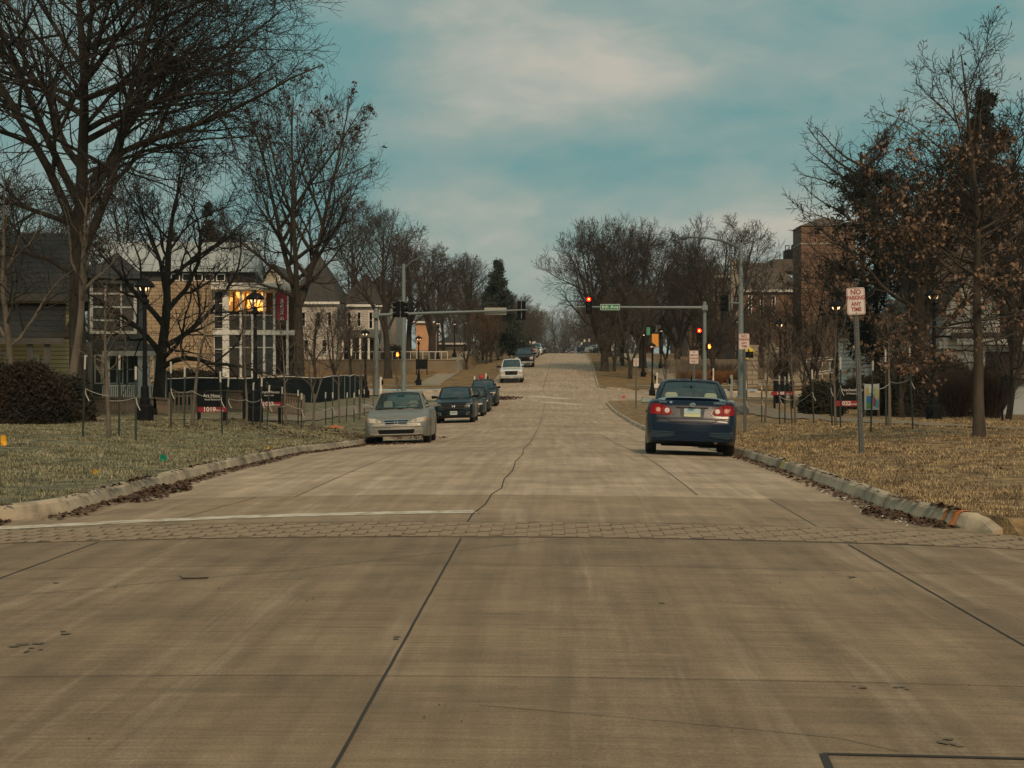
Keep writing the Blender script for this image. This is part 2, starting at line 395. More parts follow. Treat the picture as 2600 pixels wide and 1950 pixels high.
# the ground: four blocks of verge and lawn, one object
offs = [.13, .2, .35, .6, 1, 1.5, 2, 2.6, 3.2, 3.8, 4.4, 5, 5.7, 6.5, 7.5, 9, 11, 14, 18, 24, 32, 45, 65, 95, 150, 260, 420]
gb = MB()
def block(side, y0, y1):
    ys = yrows(y0, y1, .7)
    for yy in (Y6A, Y6B):
        for d in (0, .05, .15, .3, .5, .8, 1.2, 1.7, 2.3, 3, 3.5):
            for s in (-1, 1):
                q = yy + s * d
                if y0 <= q <= y1: ys.append(q)
    ys = sorted(set(round(v, 3) for v in ys))
    rows = []
    for y in ys:
        x0 = xstart(side, y); rows.append([(x0 + side * .02, y, road_z(x0, y) - .02), (x0 + side * .115, y, road_z(x0, y) - .02)] + [(x0 + side * o, y, terr(x0 + side * o, y)) for o in offs])
    if side < 0: rows = [r[::-1] for r in rows]
    # material regions: left near = greenish, right near = straw, far = brown lawn
    gb.cur = (1 if side < 0 else 0) if y1 < 115 else 2
    if y0 < 20: rows.insert(0, [(x_, 14.2, road_z(x_, 14.2) - .012) for x_, _, _ in rows[0]])
    gb.grid(rows)
block(-1, 14.55, Y6A - .02); block(1, 14.55, Y6A - .02); block(-1, Y6B + .02, 640); block(1, Y6B + .02, 640)
# skirts at the front edges of the two near blocks and a deep base sheet out to the horizon
gb.cur = 2
gb.grid([[(-900, y, z) for y, z in ((-300, -9), (0, -9), (650, -9), (1000, -9))], [(900, y, z) for y, z in ((-300, -9), (0, -9), (650, -9), (1000, -9))]])
ground = gb.build('ground', [M_grass, M_grassg, M_grassd], None, smooth=True, recalc=False)
bm = bmesh.new(); bm.from_mesh(ground.data)
for f in bm.faces:
    if f.normal.z < 0: f.normal_flip()
bm.to_mesh(ground.data); bm.free()
tag(ground, kind='structure')

# kerbs
def kerb(name, pts, side, lab=None, h=.15, w=.16):
    """pts: outer (road side) line; w to the verge side"""
    prof = [(-.02, -.05), (0.0, .03), (.035, h - .03), (.06, h - .006), (.09, h), (w, h), (w + .02, h - .1)]
    rows = []
    # densify
    P2 = []
    for i in range(len(pts) - 1):
        a, b = Vector(pts[i]), Vector(pts[i + 1]); n = max(1, int((b - a).length / max(.22, a.y * .02)))
        P2 += [a.lerp(b, k / n) for k in range(n)]
    P2.append(Vector(pts[-1]))
    rr = random.Random(3)
    for i, p in enumerate(P2):
        t = (P2[min(i + 1, len(P2) - 1)] - P2[max(0, i - 1)]).normalized(); nrm = Vector((-t.y, t.x)) 
        nrm *= side
        jz = rr.uniform(-.006, .006); jx = rr.uniform(-.008, .008)
        row = []
        for k, (o, z) in enumerate(prof):
            q = p + nrm * (o + (jx if 0 < k < 5 else 0)); row.append((q.x, q.y, road_z(p.x, p.y) + (z if z < .04 else z * (.25 + .75 * sms((p.y - 14.65) / .45)) if p.y < 15.2 else z) + (jz if 1 < k < 6 else 0)))
        rows.append(row)
    b = MB(); b.grid(rows)
    for r in (rows[0], rows[-1]): b.add(r, [tuple(range(len(r)))])
    return tag(b.build(name, M_kerb, None, smooth=False), kind='structure')
def block_line(side, y0, y1, arcs=()):
    ys = yrows(y0, y1, .8)
    for yy in (Y6A, Y6B):
        for d in (0.0, .03, .1, .22, .4, .65, 1, 1.4, 1.9, 2.5, 3, 3.5):
            for s in (-1, 1):
                q = yy + s * d
                if y0 <= q <= y1: ys.append(q)
    return [(xstart(side, y), y) for y in sorted(set(round(v, 3) for v in ys))]
# left kerb: road side is +x, verge toward -x ; direction +y, left normal = -x
L0 = block_line(-1, 14.7, Y6A - .02); L0.append((L0[-1][0] - 60, Y6A))
kerb('kerb', L0, 1)
R0 = block_line(1, 14.75, Y6A - .02); R0.append((R0[-1][0] + 60, Y6A))
kerb('kerb', R0, -1)
L1 = block_line(-1, Y6B + .02, 420); L1 = [(L1[0][0] - 60, Y6B)] + L1
kerb('kerb', L1, 1)
R1 = block_line(1, Y6B + .02, 420); R1 = [(R1[0][0] + 60, Y6B)] + R1
kerb('kerb', R1, -1)

# strips lying on the road
def strip(b, pts, w, dz=.004, step=None, jit=0):
    P2 = []
    for i in range(len(pts) - 1):
        a, c = Vector(pts[i]), Vector(pts[i + 1]); n = max(1, int((c - a).length / (step or max(.4, a.y * .025))))
        P2 += [a.lerp(c, k / n) for k in range(n)]
    P2.append(Vector(pts[-1])); rr = random.Random(len(b.v) + 5)
    rows = []
    for i, p in enumerate(P2):
        t = (P2[min(i + 1, len(P2) - 1)] - P2[max(0, i - 1)]).normalized(); n = Vector((t.y, -t.x))
        o = rr.uniform(-jit, jit); ww = w * rr.uniform(1 - min(.5, jit * 20), 1 + min(.5, jit * 20)) if jit else w
        m = max(1, int(ww / 1.0))
        row = []
        for k in range(m + 1):
            q = p + n * (o + ww * (k / m - .5)); row.append((q.x, q.y, road_z(q.x, q.y) + dz))
        rows.append(row)
    b.grid(rows)
jb = MB()
strip(jb, [(-.77, 1), (-.77, 13.3)], .014, jit=.0015, step=.25)
strip(jb, [(-.80, 14.8), (-.79, 15.6), (-.71, 16.8), (-.70, 18.2), (-.62, 19.2), (-.64, 21), (-.58, 23), (-.60, 26), (-.54, 29), (-.60, 33)], .015, jit=.004, step=.4)
strip(jb, [(2.49, 1), (2.49, 13.3)], .014, jit=.0015, step=.25)
strip(jb, [(-16, 13.38), (16, 13.52)], .010)
strip(jb, [(-16, 14.62), (-2, 14.80), (5.5, 14.84), (16, 14.7)], .014, jit=.004)
strip(jb, [(1.0, 5.83), (9, 5.83)], .03); strip(jb, [(.97, 5.0), (.97, 5.4), (1.0, 5.83)], .03)
strip(jb, [(-3.86, 3), (-3.86, 13.3)], .012, jit=.002)
strip(jb, [(-16, 11.4), (16, 11.5)], .009)
strip(jb, [(-16, 7.2), (16, 7.25)], .006)
o = jb.build('pavement_joint', M_joint, None, recalc=False); tag(o, kind='structure')
jf = MB()
strip(jf, [(2.49, 14.9), (2.49, 18.1)], .014)
strip(jf, [(-3.75, 14.9), (-3.4, 18)], .012)
strip(jf, [(-2.95, 18), (-2.95, 60)], .014)
strip(jf, [(1.70, 18.5), (1.67, 60)], .016)
strip(jf, [(-6.2, 18.1), (4.4, 18.1)], .014)
strip(jf, [(-9, 8.3), (-4.5, 9.2), (-1.8, 11.2), (.1, 13.3)], .010, jit=.006); strip(jf, [(-.3, 6.6), (1.1, 6.1), (1.3, 5.9)], .006, jit=.01)
rj = random.Random(5)
for yy in (8.6, 9.15, 9.7, 10.1):
    x = -8.0
    while x < 8:
        l = rj.uniform(.08, .5)
        if rj.random() < .45: strip(jf, [(x, yy + rj.uniform(-.02, .02)), (x + l, yy + rj.uniform(-.02, .02))], .006)
        x += l + rj.uniform(.1, .8)
for y in list(range(23, 108, 5)): strip(jf, [(XL(y) + .05, y), (XR(y) - .05, y)], .02)
for y in range(130, 340, 6): strip(jf, [(XL(y) + .1, y), (XR(y) - .1, y)], .05)
strip(jf, [(-.6, 33), (-.5, 105)], .03)
strip(jf, [(xc(126), 126), (xc(330), 330)], .05)
o = jf.build('pavement_joint', M_jointl, None, recalc=False); tag(o, kind='structure')
# painted bars and pale bands
wb = MB(); strip(wb, [(-16, 13.9), (-5, 14.97), (-3.2, 15.45), (-.78, 15.9)], .34, step=.3); 
rr_ = random.Random(2)
o = wb.build('stop_line', M_white, None, recalc=False); tag(o, kind='structure')
wb = MB(); strip(wb, [(XL(138) + 2.4, 140.5), (XR(141) - .1, 141.5)], 1.9); strip(wb, [(-.4, 107.5), (2.0, 103.5)], .9); strip(wb, [(-1.6, 116), (1.2, 112)], 1.0)
o = wb.build('crosswalk', mat('pale_concrete', (.66, .54, .41), .85, (.52, .42, .31), 2), None, recalc=False); tag(o, kind='structure')
# dark spots, tar dabs and dusty film on the pavement
M_stain = mat('oil_stain', (.13, .10, .065), .8, (.17, .13, .085), 5); st = MB(); rs_ = random.Random(21)
def blot(b, x, y, rx, ry, dz=.0055, n=14):
    ph = rs_.random() * 6; b.add([(x, y, road_z(x, y) + dz)] + [(x + rx * math.cos(6.2832 * k / n) * (1 + .25 * math.sin(3 * k + ph)), y + ry * math.sin(6.2832 * k / n) * (1 + .25 * math.cos(2 * k + ph)), road_z(x, y) + dz) for k in range(n)], [(0, k + 1, (k + 1) % n + 1) for k in range(n)])
for (px_, py_, r_) in ((70, 1640, .05), (85, 1652, .035), (165, 1608, .03), (140, 1480, .02), (2410, 1880, .03), (2290, 1750, .02), (2180, 1748, .022), (550, 1495, .014), (1000, 1620, .02), (2165, 1467, .03), (1680, 1530, .02), (1985, 1480, .012), (760, 1470, .012), (2440, 1895, .02)):
    q = gp(px_, py_, 4.5, 40)
    for k in range(3): blot(st, q.x + rs_.uniform(-1, 1) * r_ * 1.2, q.y + rs_.uniform(-1, 1) * r_ * 2, r_ * rs_.uniform(.3, .9), r_ * rs_.uniform(.4, 1.0))
tag(st.build('pavement_stain', M_stain, None, recalc=False), kind='structure')
# brick band, herringbone pavers with open joints
def bricks():
    b = MB(); rr = random.Random(11); a, L_ = .108, .216
    y0, y1 = 13.47, 14.72
    def tile(cx, cy, hx, hy):
        ys0, ys1 = max(y0, cy - hy), min(y1, cy + hy); x0_, x1_ = cx - hx, cx + hx
        if ys1 - ys0 < .03: return
        g = .0035; d = rr.uniform(-.004, .001)
        v = [(x0_ + g * 1.5, ys0 + g, 0), (x1_ - g * 1.5, ys0 + g, 0), (x1_ - g * 1.5, ys1 - g, 0), (x0_ + g * 1.5, ys1 - g, 0)]
        tl = lambda x: .012 * x if x < 0 else -.004 * x
        top = [(x, y + tl(x), road_z(x, y) + .009 + d) for x, y, _ in v]; bot = [(x, y + tl(x), road_z(x, y) - .01) for x, y, _ in v]
        b.add(bot + top, [(4, 5, 6, 7), (0, 1, 5, 4), (1, 2, 6, 5), (2, 3, 7, 6), (3, 0, 4, 7)])
    # herringbone: horizontal brick at (i, j) and vertical brick, stair lattice with period 4
    for j in range(-2, 16):
        for i in range(-90, 90):
            k = (i - j) % 4
            if k == 0: tile((i + 1) * a, y0 + (j + .5) * a, a, a / 2)          # covers i,i+1
            if k == 2: tile((i + .5) * a, y0 + (j + 1) * a, a / 2, a)          # covers j,j+1 at column i
    return b
bb = MB(); bb.cur = 0
strip(bb, [(-12, 14.0), (12, 14.1)], 1.28, dz=.003, step=.5)
o = bb.build('brick_bed', M_bed, None, recalc=False); tag(o, kind='structure')
o = bricks().build('brick_crossing', M_brick, None, recalc=False); tag(o, kind='structure')

# sidewalks
def walk(pts, w, dz=.03, name='sidewalk', step=None, m=None):
    b = MB(); P2 = []
    for i in range(len(pts) - 1):
        a, c = Vector(pts[i]), Vector(pts[i + 1]); n = max(1, int((c - a).length / (step or 1.0)))
        P2 += [a.lerp(c, k / n) for k in range(n)]
    P2.append(Vector(pts[-1])); rows = []
    for i, p in enumerate(P2):
        t = (P2[min(i + 1, len(P2) - 1)] - P2[max(0, i - 1)]).normalized(); n = Vector((t.y, -t.x)); row = []
        for k in range(5):
            q = p + n * (w * (k / 4 - .5)); row.append((q.x, q.y, terr(q.x, q.y) + dz))
        rows.append(row)
    b.grid(rows); return tag(b.build(name, m or M_walk, None, recalc=False), kind='structure')
walk([(-34, 39.5), (-20, 41.6), (-14, 43), (-11, 46.5), (-9.3, 54), (-9.2, 75), (-9.4, 106.4)], 1.3, m=M_walkd)
walk([(34, 29), (14, 34.5), (10.6, 38.5), (8.9, 47), (8.4, 60), (8.6, 80), (9.3, 106.4)], 1.3, m=M_walkd)
walk([(-10.2, 130), (-9.9, 150), (-10.1, 175), (-10.3, 200), (-9.6, 260), (-8.5, 345)], 1.9, .035)
walk([(11.2, 129.5), (10.7, 140), (10.4, 165), (10.5, 200), (12, 300)], 2.6, .035)
walk([(-60, 128.2), (-9, 128.2)], 1.7, .034); walk([(6.0, 128.0), (60, 128.6)], 1.8, .034)
walk([(9.4, 104.9), (60, 104.9)], 1.5, .05); walk([(-60, 104.9), (-9.4, 104.9)], 1.5, .05)

# grass blades and litter (uncountable)
def scatter_blades(name, n, side, yr, er, hcol, seed, hh=(.02, .065), w=.0034, dens_pow=1.6):
    rs = np.random.RandomState(seed); V = []; 
    y = yr[0] + (yr[1] - yr[0]) * rs.rand(n) ** dens_pow
    e = er[0] + (er[1] - er[0]) * rs.rand(n)
    x = np.array([xstart(side, yy) for yy in y]) + side * e
    z = np.array([terr(a, b) for a, b in zip(x, y)])
    patch = np.sin(x * 1.7 + np.sin(y * .9) * 2) * np.sin(y * 1.1 + x * .5) + rs.randn(n) * .5
    keep = patch > -.15; x, y, z = x[keep], y[keep], z[keep]; n = len(x)
    az = rs.rand(n) * 6.283; h = hh[0] + (hh[1] - hh[0]) * rs.rand(n); lean = .5 + 1.6 * rs.rand(n)
    sc = 1 + (y - yr[0]) * .03; wv = w * sc
    dx, dy = np.cos(az), np.sin(az); px_, py_ = -dy, dx
    base = np.stack([x, y, z - .005], 1)
    a = base + np.stack([px_ * wv, py_ * wv, 0 * x], 1); b = base - np.stack([px_ * wv, py_ * wv, 0 * x], 1)
    mid = base + np.stack([dx * h * lean * .5, dy * h * lean * .5, h * .8], 1)
    m1 = mid + np.stack([px_ * wv * .8, py_ * wv * .8, 0 * x], 1); m2 = mid - np.stack([px_ * wv * .8, py_ * wv * .8, 0 * x], 1)
    tip = base + np.stack([dx * h * lean * 1.3, dy * h * lean * 1.3, h * (.9 - .4 * rs.rand(n))], 1)
    V = np.stack([a, b, m2, m1, tip], 1).reshape(-1, 3); i0 = np.arange(n) * 5
    F = np.concatenate([np.stack([i0, i0 + 1, i0 + 2], 1), np.stack([i0, i0 + 2, i0 + 3], 1), np.stack([i0 + 3, i0 + 2, i0 + 4], 1)])
    o = link_mesh(name, np_mesh(name, V, F), hcol); return tag(o, 'short dead lawn grass beside the kerb', 'grass', kind='stuff')
M_blade = mat('straw_blade', (.58, .40, .20), .9, (.13, .078, .034), 2.6, detail=8, lo=.42, hi=.60)
M_bladeg = mat('greenish_blade', (.40, .355, .215), .9, (.085, .088, .045), 1.8, detail=8, lo=.40, hi=.62, col3=(.30, .235, .12))
g1 = scatter_blades('grass', 150000, 1, (14.9, 50), (.16, 10), M_blade, 1); g1['label'] = 'straw coloured dead grass on the right verge'
g2 = scatter_blades('grass', 150000, -1, (14.9, 50), (.16, 11), M_bladeg, 2); g2['label'] = 'grey green winter grass on the left verge'
def leaf_litter(name, spots, n, seed, m, lab, size=(.02, .045)):
    rs = np.random.RandomState(seed); V = []; F = []
    for k in range(n):
        x, y, r, h = spots[rs.randint(len(spots))]
        a = rs.rand() * 6.28; q = r * rs.rand() ** .6
        px_, py_ = x + math.cos(a) * q * .45, y + math.sin(a) * q
        z = max(terr(px_, py_), road_z(px_, py_)) + .006 + h * max(0, 1 - q / r) * rs.rand()
        s = size[0] + (size[1] - size[0]) * rs.rand(); th = rs.rand() * 6.28; c, d = math.cos(th) * s, math.sin(th) * s
        t1, t2 = rs.uniform(0, s * .9), rs.uniform(0, s * .9); i = len(V)
        V += [(px_ - c, py_ - d, z), (px_ + d * .6, py_ - c * .6, z + t1), (px_ + c, py_ + d, z + t2 * .5), (px_ - d * .6, py_ + c * .6, z + t1 * .3)]
        F += [(i, i + 1, i + 2, i + 3)]
    o = link_mesh(name, np_mesh(name, V, F), m); return tag(o, lab, 'leaf litter', kind='stuff')
gl = [(XL(y) + .12 + .05 * math.sin(y), y, .45, .03) for y in np.arange(16, 42, .55)] + [(XL(19.5) + .22, 19.5, .8, .09)] * 12 + [(XL(18.3) + .3, 18.3, .7, .05)] * 4 + [(-5.6, 15.4, .5, .04)] * 4
leaf_litter('leaf_litter', gl, 3600, 4, M_leaf, 'drift of brown leaves in the gutter under the left kerb')
gr = [(XR(y) - .10, y, .4, .03) for y in np.arange(17, 30, .6)] + [(3.75, 15.6, .5, .05)] * 8 + [(3.5, 16.4, .6, .05)] * 6
leaf_litter('leaf_litter', gr, 1500, 5, M_leaf, 'brown leaves and debris along the right kerb')
pp = [(3.42, y, .35, .02) for y in np.arange(15.4, 19.5, .4)]
leaf_litter('paper_litter', pp, 70, 6, mat('litter_paper', (.72, .69, .64), .8), 'scraps of white paper litter in the right gutter', (.015, .035))
leaf_litter('leaf_litter', [(-9.5 + (k % 7) * .9, 40 + (k * 5) % 14, 2.0, .02) for k in range(30)] + [(-12.5 - k * .5, 42, 1.4, .05) for k in range(12)], 2600, 8, M_leaf, 'scattered brown leaves on the left lawn by the hedge', (.03, .06))
q_ = gp(1288, 1012, 60)
leaf_litter('leaf_litter', [(q_.x, q_.y, 2.4, .10), (q_.x - 1.0, q_.y + .8, 2.0, .06)], 500, 12, M_leaf, 'low heap of debris in the road at the near left corner', (.05, .14))
sp = [((i * 37 % 160) / 10 - 8, 5 + (i * 53 % 130) / 10, .5, .0) for i in range(60)]
leaf_litter('road_debris', sp, 240, 9, mat('dark_debris', (.06, .045, .03), .9), 'small dark crumbs scattered over the near pavement', (.003, .011))
leaf_litter('leaf_litter', [(4.5 + (k * 7) % 11 * .8, 16 + (k * 5) % 34, 2.2, .01) for k in range(40)], 900, 14, M_leaf, 'single brown leaves scattered over the right verge', (.02, .045))
# worn kerb paint marks (real paint on the kerb)
def kerb_mark(y, w, col, nm):
    b = MB(); rows = []
    for k, (o, z) in enumerate([(-.024, -.0), (-.006, .032), (.03, .124), (.056, .148), (.09, .156), (.165, .156)]):
        rows.append([(xstart(1, yy) + o, yy, road_z(xstart(1, yy), yy) + z) for yy in (y, y + w)])
    b.grid(rows); tag(b.build('kerb_paint', mat(nm, col, .7, tuple(c * .5 for c in col), 8), None, recalc=False), kind='structure')
kerb_mark(24.8, .16, (.75, .6, .06), 'yellow_mark'); kerb_mark(15.35, .10, (.75, .25, .07), 'orange_mark'); kerb_mark(15.55, .07, (.75, .25, .07), 'orange_mark')
# ================================================================ TREES
def nrm(a): return a / np.maximum(np.linalg.norm(a, axis=-1, keepdims=True), 1e-9)
def tube_np(pts, rad, k):
    """pts (M,n,3) rad (M,n) -> V,F (quads)"""
    M, n, _ = pts.shape
    t = np.empty_like(pts); t[:, 1:-1] = pts[:, 2:] - pts[:, :-2]; t[:, 0] = pts[:, 1] - pts[:, 0]; t[:, -1] = pts[:, -1] - pts[:, -2]
    t = nrm(t); ref = np.tile(np.array([.31, .95, .05]), (M, 1)); d0 = nrm(pts[:, -1] - pts[:, 0])
    bad = np.abs((d0 * ref).sum(-1)) > .9; ref[bad] = (.95, -.2, .2)
    u = nrm(np.cross(t, ref[:, None, :])); w = np.cross(t, u)
    a = np.arange(k) * 2 * np.pi / k
    V = pts[:, :, None, :] + rad[:, :, None, None] * (u[:, :, None, :] * np.cos(a)[None, None, :, None] + w[:, :, None, :] * np.sin(a)[None, None, :, None])
    idx = np.arange(M * n * k).reshape(M, n, k); nx = np.roll(idx, -1, axis=2)
    F = np.stack([idx[:, :-1], nx[:, :-1], nx[:, 1:], idx[:, 1:]], -1).reshape(-1, 4)
    return V.reshape(-1, 3), F
class Acc:
    def __init__(s): s.V = []; s.F = []; s.n = 0
    def add(s, V, F):
        if len(V): s.V.append(V); s.F.append(F + s.n); s.n += len(V)
    def mesh(s, name, smooth=True): return np_mesh(name, np.concatenate(s.V), np.concatenate(s.F), smooth)
def grow(rs, p, d, L, r, n, wob, up, tipf=.3, droop=0.0, rmin=.003):
    M = len(p); pts = np.empty((M, n + 1, 3)); pts[:, 0] = p; step = (L / n)[:, None]; d = nrm(d)
    for i in range(n):
        d = d + rs.randn(M, 3) * wob; d[:, 2] += up - droop * i / n; d = nrm(d); pts[:, i + 1] = pts[:, i] + d * step
    f = np.linspace(0, 1, n + 1)[None, :]
    return pts, np.maximum(r[:, None] * (1 - f * (1 - tipf)), rmin)
def kids(rs, pts, rad, L, C, t0, t1, ang, angv, ratio, rv, rr, taper=.55, rmin=.003, inwards=0):
    M, n1, _ = pts.shape; n = n1 - 1
    base = (np.arange(C)[None, :] + rs.rand(M, C)) / C; t = t0 + (t1 - t0) * base
    f = t * n; i = np.minimum(f.astype(int), n - 1); fr = (f - i)[..., None]
    mi = np.arange(M)[:, None]
    p = pts[mi, i] * (1 - fr) + pts[mi, i + 1] * fr; tan = nrm(pts[mi, i + 1] - pts[mi, i])
    r = rad[mi, i] * (1 - fr[..., 0]) + rad[mi, i + 1] * fr[..., 0]
    ref = np.array([.2, .3, .93]); u = nrm(np.cross(tan, ref)); w = np.cross(tan, u)
    az = (np.arange(C)[None, :] * 2.4 + rs.rand(M, 1) * 6.28 + rs.randn(M, C) * .5)
    a = ang + rs.randn(M, C) * angv
    d = tan * np.cos(a)[..., None] + (u * np.cos(az)[..., None] + w * np.sin(az)[..., None]) * np.sin(a)[..., None]
    l = L[:, None] * ratio * (1 - taper * t) * (1 + rs.randn(M, C) * rv)
    return p.reshape(-1, 3), d.reshape(-1, 3), np.maximum(l, .05).reshape(-1), np.maximum(r * rr, rmin).reshape(-1)
M_bark = mat('bark', (.062, .048, .033), .95, (.022, .017, .012), 5, .8, stretch=(1, 1, .25), bscale=18, bdist=.04)
M_barkl = mat('pale_bark', (.165, .135, .10), .95, (.085, .068, .05), 5, .6, stretch=(1, 1, .3), bscale=18, bdist=.03)
M_barko = mat('oak_bark', (.085, .066, .047), .95, (.045, .035, .026), 6, .7, stretch=(1, 1, .25), bscale=24, bdist=.03)
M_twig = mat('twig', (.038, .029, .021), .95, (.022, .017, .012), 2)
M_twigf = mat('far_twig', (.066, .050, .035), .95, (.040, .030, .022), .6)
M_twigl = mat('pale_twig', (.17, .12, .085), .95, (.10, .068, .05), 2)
M_oakleaf = mat('dry_oak_leaf', (.34, .215, .135), .8, (.055, .033, .021), 6, col3=(.13, .078, .047), detail=8, lo=.36, hi=.66)
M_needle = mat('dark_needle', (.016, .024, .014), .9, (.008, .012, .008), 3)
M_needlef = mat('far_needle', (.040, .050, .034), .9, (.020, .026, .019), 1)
def env_dist(p, d, env):
    cz, rx, rz = env; c = np.array([0, 0, cz]); Rr = np.array([rx, rx, rz]); q = (p - c) / Rr; e = nrm(d) / Rr
    A = (e * e).sum(-1); B = (q * e).sum(-1); C_ = (q * q).sum(-1) - 1
    return (-B + np.sqrt(np.maximum(B * B - A * C_, 0))) / A * (C_ < 0) + .25
def bare_tree(name, seed, H, r0, spread=1.0, n_limb=9, fork=.28, up=.05, limb_ang=.75, levels=3, dens=1.0, wob=.11, parent=None, limbs=None, lean=(0, 0), trunk_top=.92, tw=(.012, .006), ratio1=.62, mats=(None, None), leaders=1, fine=True, lowcut=0.0, droop=0.0, clumps=0, k12=(1, 1), fan=1.0, env=None):
    """returns (trunk mesh, crown mesh) in local coordinates"""
    rs = np.random.RandomState(seed); TR = Acc(); CR = Acc()
    P0 = []; D0 = []; L0_ = []; R0_ = []
    if leaders == 1:
        P0 = [(0, 0, -.15)]; D0 = [(lean[0], lean[1], 1)]; L0_ = [H * trunk_top]; R0_ = [r0]
        p, r = grow(rs, np.array(P0, float), np.array(D0, float), np.array(L0_), np.array(R0_), 14, wob * .28, .03, .10)
        r[:, 0] *= 1.3; r[:, 1] *= 1.04
        V, F = tube_np(p, r, 12); TR.add(V, F)
    else:
        ph = H * fork
        p1, r1 = grow(rs, np.array([(0, 0, -.15)], float), np.array([(lean[0], lean[1], 1)], float), np.array([ph + .3]), np.array([r0]), 5, wob * .2, .03, .85)
        r1[:, 0] *= 1.4; V, F = tube_np(p1, r1, 12); TR.add(V, F)
        a = np.arange(leaders) * 6.28 / leaders + .5 + rs.randn(leaders) * .3
        D = np.stack([np.cos(a) * .30 * fan, np.sin(a) * .30 * fan, np.ones(leaders)], 1)
        p, r = grow(rs, np.repeat(p1[:, -2], leaders, 0), D, np.full(leaders, (H - ph) * .95) * rs.uniform(.85, 1.05, leaders), np.full(leaders, r0 * .66), 12, wob * .4, .035, .12)
        V, F = tube_np(p, r, 9); TR.add(V, F)
    Lt = np.full(len(p), H)
    t0 = fork if leaders == 1 else .06
    if limbs is None:
        kp, kd, kl, kr = kids(rs, p, r, Lt, max(2, int(n_limb / len(p))), t0, .96, limb_ang, .14, .50 * spread, .12, .60, .62)
    else:
        kp, kd, kl, kr = limbs(rs, p, r)
        if n_limb:
            a = kids(rs, p, r, Lt, max(2, int(n_limb / len(p))), t0 + .1, .96, limb_ang, .14, .46 * spread, .12, .50, .62)
            kp, kd, kl, kr = [np.concatenate(q) for q in zip((kp, kd, kl, kr), a)]
    if clumps: pass
    if env: kl = np.minimum(env_dist(kp, kd + np.array([0, 0, up * 5]), env) * rs.uniform(.76, .92, len(kl)), H * .62)
    p1, r1 = grow(rs, kp, kd, kl, kr, 9, wob, up, .16, droop)
    V, F = tube_np(p1, r1, 7); TR.add(V, F)
    c2 = max(4, int(8 * dens * k12[0])); 
    kp, kd, kl, kr = kids(rs, p1, r1, kl, c2, .14, 1.0, .72, .2, ratio1, .22, .60, .62, tw[0])
    if env: kl = np.minimum(kl, env_dist(kp, kd, env) * rs.uniform(.85, 1.03, len(kl)))
    p2, r2 = grow(rs, kp, kd, kl, kr, 6, wob * 1.15, up, .25)
    V, F = tube_np(p2, r2, 5); CR.add(V, F)
    c3 = max(4, int(7 * dens * k12[1]))
    kp, kd, kl3, kr = kids(rs, p2, r2, kl, c3, .15, 1.0, .70, .22, .58, .25, .62, .5, tw[0] * .8)
    if env: kl3 = np.minimum(kl3, env_dist(kp, kd, env) * rs.uniform(.9, 1.1, len(kl3)) + .15)
    p3, r3 = grow(rs, kp, kd, kl3, kr, 4, wob * 1.25, up * .8, .4, rmin=tw[1])
    V, F = tube_np(p3, r3, 3); CR.add(V, F)
    last = p3
    if fine:
        kp, kd, kl4, kr = kids(rs, p3, r3, kl3, max(3, int(4 * dens)), .2, 1.0, .68, .25, .62, .3, .7, .4, tw[1])
        p4, r4 = grow(rs, kp, kd, kl4, kr, 2, wob * 1.2, up, .6, rmin=tw[1] * .7)
        V, F = tube_np(p4, r4, 3); CR.add(V, F); last = p4
    return TR, CR, last
def tree_obj(name, TR, CR, loc, label, cat='tree', group=None, rz=0, mats=(None, None), extra=None, scale=1):
    root = empty(name, loc, rz, label, cat, group)
    link_mesh('trunk', TR.mesh('trunk'), mats[0], root)
    c = link_mesh('crown', CR.mesh('crown', False), mats[1], root)
    if extra is not None: extra(root)
    root.scale = (scale,) * 3
    return root
# limbs from explicit picture guides: list of (t on trunk, direction vector, length, radius)
def limb_fn(lst):
    def f(rs, p, r):
        kp = []; kd = []; kl = []; kr = []
        n = p.shape[1] - 1
        for it in lst:
            t, d, l, rr = it[:4]; m = it[4] if len(it) > 4 else 0
            q = t * n; i = min(int(q), n - 1); fr = q - i
            kp.append(p[m, i] * (1 - fr) + p[m, i + 1] * fr); kd.append(d); kl.append(l); kr.append(rr)
        return np.array(kp), np.array(kd, float), np.array(kl, float), np.array(kr, float)
    return f
# --- giant elm at far left
b_ = P(200, 1036, 55); zt = terr(b_.x, 55)
lims = limb_fn([(.30, (.75, -.2, 1.25), 11.5, .17), (.33, (-.8, -.2, 1.2), 12, .18), (.37, (.55, .5, 1.3), 11.5, .15), (.40, (-.5, -.5, 1.3), 11, .15), (.43, (.9, -.5, .95), 11, .14), (.47, (-1, .4, .9), 10.5, .14), (.49, (.35, -.6, 1.4), 10, .12),
                (.52, (1, .3, .62), 10.8, .125), (.54, (1.0, -.5, .45), 10.8, .12), (.57, (-1, -.3, .6), 9.5, .12), (.60, (1, .5, .72), 10, .115), (.63, (.9, -.8, .5), 9.8, .11), (.66, (-.7, .7, .7), 8.5, .10), (.69, (1, .1, .42), 9.4, .10), (.74, (.8, -.4, .7), 8, .09), (.27, (-.9, .2, .7), 7.5, .10), (.46, (1, .0, .35), 9.0, .08), (.78, (1, -.2, .5), 8, .08), (.82, (1, .3, .4), 7.5, .07), (.36, (-1, .1, .5), 9, .10), (.60, (-1, .2, .4), 9, .10)])

TR, CR, _ = bare_tree('e', 12, 20.5, .34, limbs=lims, n_limb=9, fork=.42, up=.012, dens=1.25, wob=.085, tw=(.012, .0085), ratio1=.50, k12=(1.45, 1.15), droop=.03, env=(15.0, 8.9, 11.0))
tree_obj('elm_tree', TR, CR, (b_.x, 55, zt), 'giant bare elm rising out of the frame behind the dark hedge', mats=(M_bark, M_twig), group=None)
